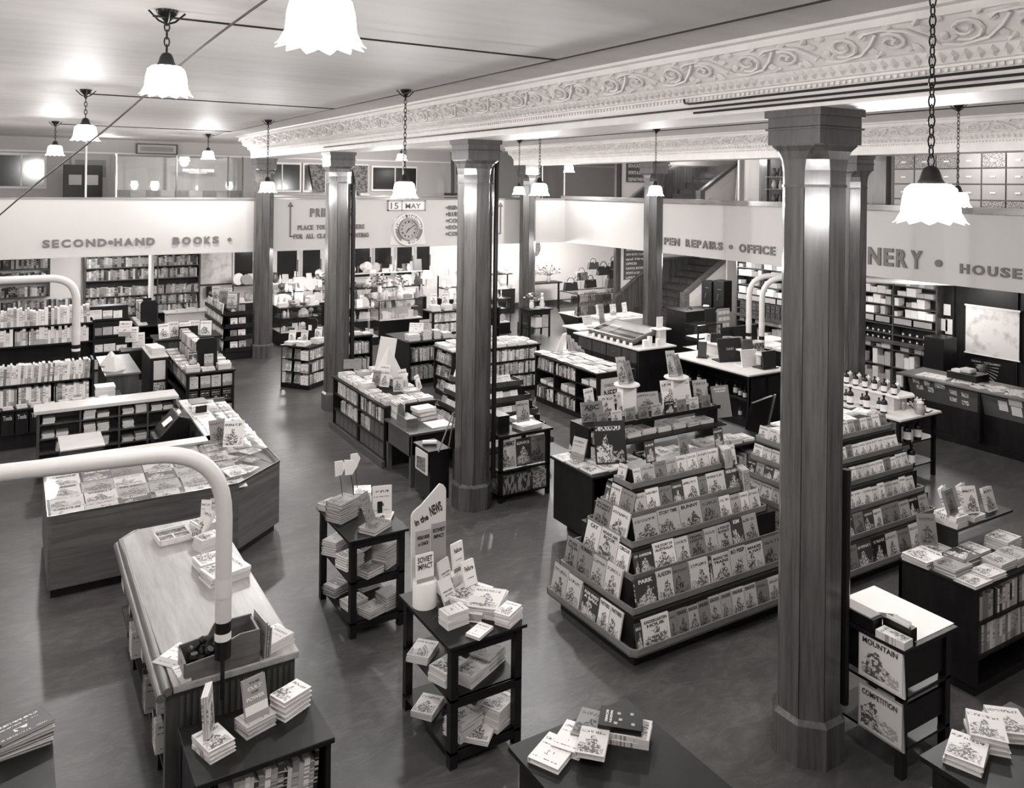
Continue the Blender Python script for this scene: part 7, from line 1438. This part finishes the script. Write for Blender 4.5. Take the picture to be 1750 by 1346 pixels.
# dark windows of the back wall
for i, (a, b2, z) in enumerate(((5.42, 5.92, 1.35), (6.62, 7.2, 1.4), (7.38, 7.9, 1.35), (9.0, 9.48, 1.35), (9.66, 10.18, 1.35), (10.4, 10.9, 1.35), (11.08, 11.52, 1.4))):
    w0 = struct('window_%d' % (i + 1), B(a - .05, b2 + .05, 23.96, 24.0, z - .05, 2.4), 'wall_white', (a, 23.98, z)); link('pane', B(a, b2, 23.94, 23.958, z, 2.35).mesh('pane', 'night_pane', (a, 23.98, z)), w0); link('handle', B(b2 + .02, b2 + .035, 23.93, 23.955, 1.6, 1.95).mesh('handle', 'black_metal', (a, 23.98, z)), w0)

# glass showcases and gift goods ---------------------------------
VM = ['china', 'china_grey', 'card_white', 'soft_white', 'tan_box', 'glass', 'leather_mid', 'map_print']
GP = {}
def gp(kind, m):
    k = (kind, m)
    if k in GP: return GP[k]
    f = {'vase': lambda: MB().lathe([(.03, 0), (.06, .05), (.065, .1), (.035, .17), (.05, .21)], seg=10), 'bowl': lambda: MB().lathe([(.03, 0), (.09, .04), (.12, .09), (.11, .09), (.08, .045)], seg=12),
         'jug': lambda: MB().lathe([(.045, 0), (.06, .04), (.055, .12), (.04, .15), (.045, .18)], seg=10).tube([(.05, 0, .14), (.1, 0, .11), (.055, 0, .04)], .008, 4), 'framed_card': lambda: MB().extr([(-.02, 0), (0, 0), (.05, .24), (.03, .24)], 'x', -.09, .09),
         'candlestick': lambda: MB().lathe([(.05, 0), (.02, .02), (.015, .14), (.03, .16), (.02, .17), (.015, .26)], seg=8), 'gift_box': lambda: MB().box(-.1, .1, -.07, .07, 0, .1), 'dish': lambda: MB().ring([[(.13 * c, .03 - .02 * q, .13 + .13 * s_) for c, s_ in [(math.cos(a), math.sin(a)) for a in [2 * PI * i / 14 for i in range(14)]]] for q in (0, 1)]),
         'globe': lambda: MB().lathe([(.05, 0), (.01, .02), (.01, .06), (.05, .08), (.09, .13), (.095, .17), (.07, .22), (.005, .25)], seg=12), 'lampshade': lambda: MB().lathe([(.04, 0), (.015, .02), (.015, .16), (.13, .17), (.07, .32)], seg=14), 'figurine': lambda: MB().lathe([(.05, 0), (.04, .02), (.055, .08), (.03, .15), (.035, .18), (.018, .2), (.026, .23), (.003, .27)], seg=8)}[kind]()
    o = link(kind, f.mesh(kind, m)); GP[k] = o; return o
GN = {'china': 'white', 'china_grey': 'grey', 'card_white': 'bright white', 'soft_white': 'cream', 'tan_box': 'tan', 'glass': 'clear glass', 'leather_mid': 'dark', 'map_print': 'mottled'}
KS = ['vase', 'bowl', 'jug', 'framed_card', 'candlestick', 'gift_box', 'dish', 'globe', 'figurine', 'framed_card', 'gift_box']
def goods(x0, x1, y, z, n, where, smax=1.2, kinds=None):
    for j in range(n):
        k = rnd.choice(kinds or KS); m = rnd.choice(VM[:5] + ['map_print', 'china', 'card_white']) if rnd.random() < .85 else 'leather_mid'
        o = place(gp(k, m), (x0 + (x1 - x0) * (j + .5) / n + rnd.uniform(-.02, .02), y + rnd.uniform(-.05, .05), z), rnd.uniform(-.5, .5), '%s %s, %s from left, %s' % (GN[m], k.replace('_', ' '), od(j), where), k.split('_')[-1], None, rnd.uniform(.7, smax))
def showcase(x0, x1, y0, y1, zb, z1, label, where, n):
    t = T('glass_showcase', label, 'showcase', ((x0 + x1) / 2, (y0 + y1) / 2, 0)); t.p('base', B(x0, x1, y0, y1, .06, zb), 'black'); t.p('toe_strip', B(x0 - .02, x1 + .02, y0 - .02, y1 + .02, 0, .06), 'dark_wood'); t.p('deck', B(x0, x1, y0, y1, zb, zb + .02), 'soft_white'); t.p('glass', B(x0, x1, y0, y1, zb + .02, z1), 'glass'); zm = (zb + z1) / 2 + .03
    t.p('glass_shelf', B(x0 + .02, x1 - .02, y0 + .2, y1 - .02, zm, zm + .008), 'glass'); f = MB()
    for x in (x0, x1):
        for y in (y0, y1): f.box(x - .01, x + .01, y - .01, y + .01, zb, z1 + .012)
    f.box(x0, x1, y0 - .01, y0 + .01, z1, z1 + .015).box(x0, x1, y1 - .01, y1 + .01, z1, z1 + .015).box(x0 - .01, x0 + .01, y0, y1, z1, z1 + .015).box(x1 - .01, x1 + .01, y0, y1, z1, z1 + .015); t.p('frame', f, 'black_metal')
    goods(x0 + .08, x1 - .08, y0 + .2, zb + .02, n, 'deck of %s' % where, .9); goods(x0 + .08, x1 - .08, y1 - .25, zm + .01, n, 'glass shelf of %s' % where, .8)
    goods(x0 + .05, x1 - .05, y0 + .25, z1 + .015, n, 'front on top of %s' % where, 1.1); goods(x0 + .05, x1 - .05, y1 - .2, z1 + .015, n, 'back on top of %s' % where, 1.4)
showcase(5.95, 7.05, 21.15, 21.95, .32, .95, 'glass showcase on black base right of the farthest left pillar', 'left showcase', 9)
showcase(7.15, 8.25, 20.15, 20.95, .2, .95, 'glass showcase with open front between two pillars', 'middle showcase', 9)
showcase(8.5, 9.8, 20.75, 21.4, .5, 1.03, 'long glass showcase of china behind the black mid-hall table', 'long showcase', 10)
showcase(11.2, 12.2, 20.0, 20.75, .3, .98, 'glass showcase of dark fabric right of the second pillar', 'right showcase', 5)
def tiers(x0, x1, y, zs, label, where, n):
    t = T('gift_stand', label, 'stand', ((x0 + x1) / 2, y, 0)); t.p('body', B(x0, x1, y, y + .5, 0, zs[0] - .03), 'dark_wood')
    for i, z in enumerate(zs):
        t.p('shelf', B(x0, x1, y + .02 + .14 * i, y + .5, z - .03, z), 'black' if i % 2 else 'soft_white')
        goods(x0 + .05, x1 - .05, y + .1 + .14 * i, z, n, 'tier %s of %s' % (od(i), where), 1.5)
    for x in (x0, x1 - .03): t.p('upright', B(x, x + .03, y + .45, y + .5, zs[0], zs[-1]), 'black_metal')
tiers(6.2, 8.0, 22.7, (.85, 1.15, 1.4), 'tiered dark stand of cards and gifts before the dark windows, left', 'left gift stand', 12)
tiers(8.3, 10.6, 22.2, (.9, 1.2, 1.62), 'tiered stand of china and flowers before the dark windows, middle', 'middle gift stand', 15)
tiers(10.9, 12.4, 21.6, (.85, 1.15, 1.5), 'tiered stand of small goods behind the second pillar', 'right gift stand', 9)
tiers(5.3, 6.1, 23.2, (.9, 1.35), 'small gift stand under the dark window by the map', 'window gift stand', 4)
tiers(12.9, 14.2, 23.0, (.85, 1.3), 'white gift shelf beyond the flower table', 'far gift shelf', 5)
flowers(9.0, 21.95, 1.1, .32, 'large white flower arrangement on the middle gift display', 46); flowers(9.6, 21.9, 1.1, .28, 'second white flower arrangement right of the large one', 36); flowers(7.4, 22.4, 1.3, .22, 'white blossom spray before the second dark window', 22)
for j, x in enumerate((8.0, 10.45)): place(gp('lampshade', 'soft_white'), (x, 21.9, 1.2), 0, 'pleated pale lampshade on the gift display, %s one' % ('left', 'right')[j], 'lamp', None, 1.5)
t = T('gift_plinth', 'plain plinth carrying the flower arrangements', 'plinth', (9.3, 21.9, 0)); t.p('body', B(8.7, 9.9, 21.75, 22.1, 0, 1.1), 'soft_white')
t = T('ladder_rack', 'dark upright rack with ladder back on the far right of the gift area', 'rack', (11.6, 21.2, 1.0))
for x in (11.5, 11.75): t.p('post', B(x, x + .03, 21.0, 21.03, .0, 1.6), 'black')
for z in (1.1, 1.3, 1.5): t.p('rung', B(11.5, 11.78, 21.0, 21.03, z, z + .03), 'black')

# ================================================================== gallery interiors (above the parapet)
def win(n, a, b2, z0, z1, y=23.98, curtain=False, tiltd=0):
    w0 = struct('window_%d' % n, B(a - .05, b2 + .05, y - .05, y, z0 - .06, z1 + .06), 'soft_white', (a, y, z0))
    p = link('pane', B(a, b2, y - .07, y - .055, z0, z1).mesh('pane', 'night_pane', (a, y, z0)), w0)
    link('mullion', B((a + b2) / 2 - .015, (a + b2) / 2 + .015, y - .09, y - .07, z0, z1).mesh('mullion', 'soft_white', (a, y, z0)), w0)
    if curtain: link('curtain', MB().extr([(a + .25, z0 - .05), (b2, z0 - .05), (b2, z1 + .02), (a + .1, z1 + .02)], 'y', y - .13, y - .1).mesh('curtain', 'curtain', (a, y, z0)), w0)
win(8, 6.2, 7.25, 4.0, 4.75); win(9, 7.4, 8.0, 4.0, 4.75, curtain=True); win(10, 8.75, 9.35, 4.0, 4.75, curtain=True); win(11, 9.55, 11.0, 4.05, 4.72); win(12, -.3, .7, 4.05, 4.82)
t = T('office_partition', 'glass office screen lettered PRINTING ORDERS on the left gallery', 'partition', (3.4, 21.0, 3.84))
for j in range(9): t.p('base_panel', B(2.06 + j * .32, 2.36 + j * .32, 20.98, 21.02, 3.84, 4.0), 'mid_wood' if j % 2 else 'brown_wood')
for x in (2.05, 3.36, 4.55, 4.9): t.p('post', B(x, x + .03, 20.96, 21.03, 3.84, 4.84), 'mirror_metal' if x < 3 else 'brown_wood')
t.p('glass', B(2.08, 3.36, 20.995, 21.0, 4.0, 4.82), 'glass'); t.p('glass', B(3.39, 4.9, 20.995, 21.0, 4.0, 4.82), 'glass'); t.p('inner_board', B(2.1, 4.9, 21.6, 21.63, 3.0, 4.8), 'grey_wall')
fit_text('lettering', 'PRINTING ORDERS', t.o, .11, .61, .72, .07, 'letter_white', FRONT, .03); t.p('underline', B(3.65, 4.05, 20.97, 20.975, 4.42, 4.43), 'card_white')
t = T('framed_picture', 'long framed picture hung high above the office screen', 'picture', (3.35, 23.95, 4.9)); t.p('frame', B(2.82, 3.86, 23.9, 23.95, 4.94, 5.22), 'black'); t.p('mount', B(2.86, 3.82, 23.89, 23.9, 4.97, 5.19), 'grey_card'); t.p('print', B(2.93, 3.75, 23.88, 23.89, 5.02, 5.14), 'mid_grey')
t = T('cupboard', 'dark cupboard with two pale panels behind the left parapet', 'cupboard', (1.7, 23.0, 3.0)); t.p('body', B(1.1, 1.95, 23.0, 23.5, 2.85, 4.6), 'dark_wood'); t.p('panel', B(1.2, 1.48, 22.98, 23.0, 4.1, 4.35), 'grey_wall'); t.p('panel', B(1.55, 1.85, 22.98, 23.0, 4.1, 4.35), 'grey_wall')
t = T('wall_press', 'tall pale door and frame at the far left gallery wall', 'door', (2.1, 23.9, 2.85)); t.p('frame', B(1.3, 2.2, 23.9, 23.95, 2.85, 4.85), 'upper_wall'); t.p('pane', B(1.4, 2.1, 23.88, 23.9, 4.3, 4.75), 'mid_grey')
t = T('hand_press', 'iron hand press on the gallery behind the second pillar', 'press', (12.1, 23.2, 3.4)); t.p('frame', MB().tube([(11.95, 23.2, 3.3), (11.95, 23.2, 4.4), (11.92, 23.2, 5.25)], .05, 8), 'iron'); t.p('lever', MB().tube([(12.2, 23.2, 3.9), (12.3, 23.2, 4.2), (12.12, 23.2, 4.6), (12.08, 23.2, 5.25)], .05, 8), 'iron'); t.p('bed', B(11.8, 12.7, 23.0, 23.5, 3.75, 3.95), 'iron')
t = T('office_counter', 'wooden counter ledge with office machine behind the back parapet', 'counter', (8.5, 20.9, 3.8)); t.p('ledge', B(5.3, 13.2, 20.62, 21.2, 3.86, 3.9), 'gallery_rail'); t.p('machine', B(7.3, 7.9, 20.8, 21.1, 3.9, 4.0), 'black', bevel=.01); t.p('paper', B(7.95, 8.2, 20.8, 21.1, 3.9, 3.95), 'card_white')
struct('wall_gallery_screen', B(12.4, 15.0, 23.2, 23.25, 2.85, ZC), 'mid_grey'); struct('trim_gallery_post', B(14.55, 14.75, 22.4, 22.6, 2.85, ZC), 'soft_white')
for j, x in enumerate((12.6, 13.5, 14.3)): solo('pole', MB().tube([(x, 21.6, 2.85), (x, 21.6, ZC)], .012, 6), 'mirror_metal', 'thin bright pole on the gallery right of centre, %s from left' % od(j), 'pole', (x, 21.6, 2.85))
# right gallery: white gable wall, glazed cabinet, pier, drawers
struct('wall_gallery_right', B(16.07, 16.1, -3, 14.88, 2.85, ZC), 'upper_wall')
struct('wall_gallery_gable', MB().extr([(17.7, 2.85), (19.9, 2.85), (19.9, ZC), (17.9, ZC)], 'y', 16.75, 16.8), 'wall_white')
struct('trim_gallery_pier', B(15.98, 16.1, 14.05, 14.3, 2.85, ZC), 'pillar_wood'); struct('trim_gallery_pier_2', B(15.9, 16.1, 10.75, 11.25, 2.85, ZC), 'pillar_wood')
t = T('glazed_cabinet', 'glazed wall cabinet of dark vases on the right gallery', 'cabinet', (15.95, 13.6, 3.6)); t.p('back', B(16.04, 16.06, 13.1, 14.0, 3.85, 4.98), 'black')
for z in (3.86, 4.2, 4.5, 4.96): t.p('shelf', B(15.85, 16.04, 13.1, 14.0, z - .02, z), 'mid_wood')
for zi, z in enumerate((3.86, 4.2, 4.5)):
    for j in range(4): place(gp(('vase', 'jug', 'figurine')[j % 3], 'leather_mid' if zi != 1 else 'china_grey'), (15.95, 13.2 + .2 * j, z), 0, 'dark %s in the glazed gallery cabinet, shelf %s up, %s along' % (('vase', 'jug', 'figure')[j % 3], od(zi), od(j)), ('vase', 'jug', 'figurine')[j % 3], None, 1.0)
t = T('gallery_bookshelf', 'narrow shelves of leaning books behind the right parapet', 'bookcase', (15.95, 11.7, 3.8)); t.p('back', B(16.04, 16.06, 11.3, 12.3, 3.8, 5.1), 'brown_wood')
for zi, z in enumerate((3.9, 4.2, 4.5, 4.8)): t.p('shelf', B(15.88, 16.04, 11.3, 12.3, z - .02, z), 'dark_wood'); spine_row('ledger', (15.89, 11.32), (15.89, 12.28), z, 0, (.2, .24), (.04, .08), .16, 'shelf %s up, right gallery bookshelf' % od(zi), 'books on the right gallery', 'mixed', 'small')
pole(15.7, 11.75, 2.83, ZC, 'white pole before the gallery bookshelf', .03); pole(15.9, 14.9, 2.83, ZC, 'white pole before the white gable wall on the gallery', .025)
t = T('drawer_bank', 'bank of pale and patterned paper drawers on the right gallery', 'drawers', (15.95, 8.8, 3.6)); t.p('carcass', B(16.0, 16.06, 6.5, 10.65, 3.7, 5.0), 'brown_wood')
for r_ in range(4):
    for c_ in range(9):
        y = 10.6 - c_ * .46; z = 4.66 - r_ * .31; pat = (r_, c_) in ((0, 0), (0, 1), (0, 2), (0, 4), (3, 5), (3, 6), (3, 4)); dr = t.p('drawer', B(15.97, 16.0, y - .43, y, z, z + .28), 'drawer_print' if pat else 'grey_card'); link('handle', B(-.02, 0, -.05, .05, -.015, .015).mesh('handle', 'card_white'), dr, (15.97 - t.org.x, y - .21 - t.org.y, z + .13 - t.org.z))
# loose wire slung from the ceiling
pts = []
for i in range(25):
    f = i / 24; a = Vector((1.27, 4.7, 5.28)); b2 = Vector((-.12, 10.0, 3.82)); p = a.lerp(b2, f); p.z += .03 * math.sin(f * 9) * (1 - f) + .02 * math.sin(f * PI); pts.append(tuple(p))
solo('loose_wire', MB().tube(pts, .008, 5), 'file_box', 'loose grey wire slung diagonally from the ceiling at upper left', 'wire', pts[0])

# near edge of the picture: book tops on tables below the camera
def near_table(x0, x1, y0, y1, label): t = T('book_table', label, 'table', ((x0 + x1) / 2, (y0 + y1) / 2, 0)); t.p('top', B(x0, x1, y0, y1, .84, .87), 'dark_wood'); t.p('body', B(x0 + .05, x1 - .05, y0 + .05, y1 - .05, 0, .84), 'dark_wood')
near_table(2.55, 3.45, 3.2, 4.15, 'dark table at the bottom edge left of the nearest pillar'); near_table(4.6, 5.6, 2.1, 2.85, 'dark table at the bottom right corner'); near_table(-.8, .24, 5.0, 5.78, 'dark table at the bottom left corner')
G = 'books at the bottom edge'
stack('hardback_book', 'hard', 3.22, 3.86, .87, 2, .19, .27, .03, .75, 'pale', 'pale pair under the black book at bottom centre', G)
o = flat('hardback_book', 'hard', 3.2, 3.9, .93, .19, .26, .035, .8, tone='black', label='black book with pale flowers, lying on top at bottom centre', group=G, style='plain'); o.material_slots[0].material = MATS['black']
for s_, zz in (('RICHARD', .8), ('MASON', .7)):
    me, xa, xb, ya, yb = text_mesh(s_, 0, .03, 'letter_white'); q = link('title', me, o); q.rotation_euler = (PI / 2, PI, 0); sx = .6 / (xb - xa); q.scale = (sx, .06 / (yb - ya), 1); q.location = (.3 + xa * sx, -.04, 1 - (1 - zz) + .05)
for cx, cz in ((-.25, .2), (.25, .25), (.2, .55), (-.1, .5), (-.3, .6)): link('printed_flower', B(cx - .06, cx + .06, -.04, 0, cz - .04, cz + .04).mesh('printed_flower', 'grey_card'), o)
flat('hardback_book', 'hard', 3.06, 4.0, .87, .2, .27, .05, -.9, tone='mid grey', label='grey illustrated book left of the black book at bottom centre', group=G); flat('hardback_book', 'hard', 2.9, 3.98, .87, .18, .26, .04, -1.0, tone='white', label='white book at bottom centre, second from left', group=G, style='plain'); flat('hardback_book', 'hard', 2.74, 3.95, .87, .2, .26, .03, -1.1, tone='white', label='white book at bottom centre, leftmost', group=G, style='plain'); flat('hardback_book', 'hard', 2.95, 3.85, .91, .17, .24, .03, -.8, tone='pale', label='pale picture book in front at bottom centre', group=G)
for j, (x, y, n, yw) in enumerate(((4.82, 2.70, 2, -1.2), (5.08, 2.72, 3, -.9), (5.3, 2.7, 2, -.7))): stack('hardback_book', 'hard', x, y, .87, n, .2, .27, .03, yw, 'pale', 'pale pile %s at the bottom right corner' % od(j), G)
for j in range(6): flat('hardback_book', 'hard', .08, 5.62, .87 + .02 * j, .3, .2, .018, .1 + .05 * j, tone=('dark', 'pale', 'dark', 'mid grey', 'pale', 'dark')[j], label='book in the dark pile at the bottom left corner, %s from bottom' % od(j), group=G, style='plain')
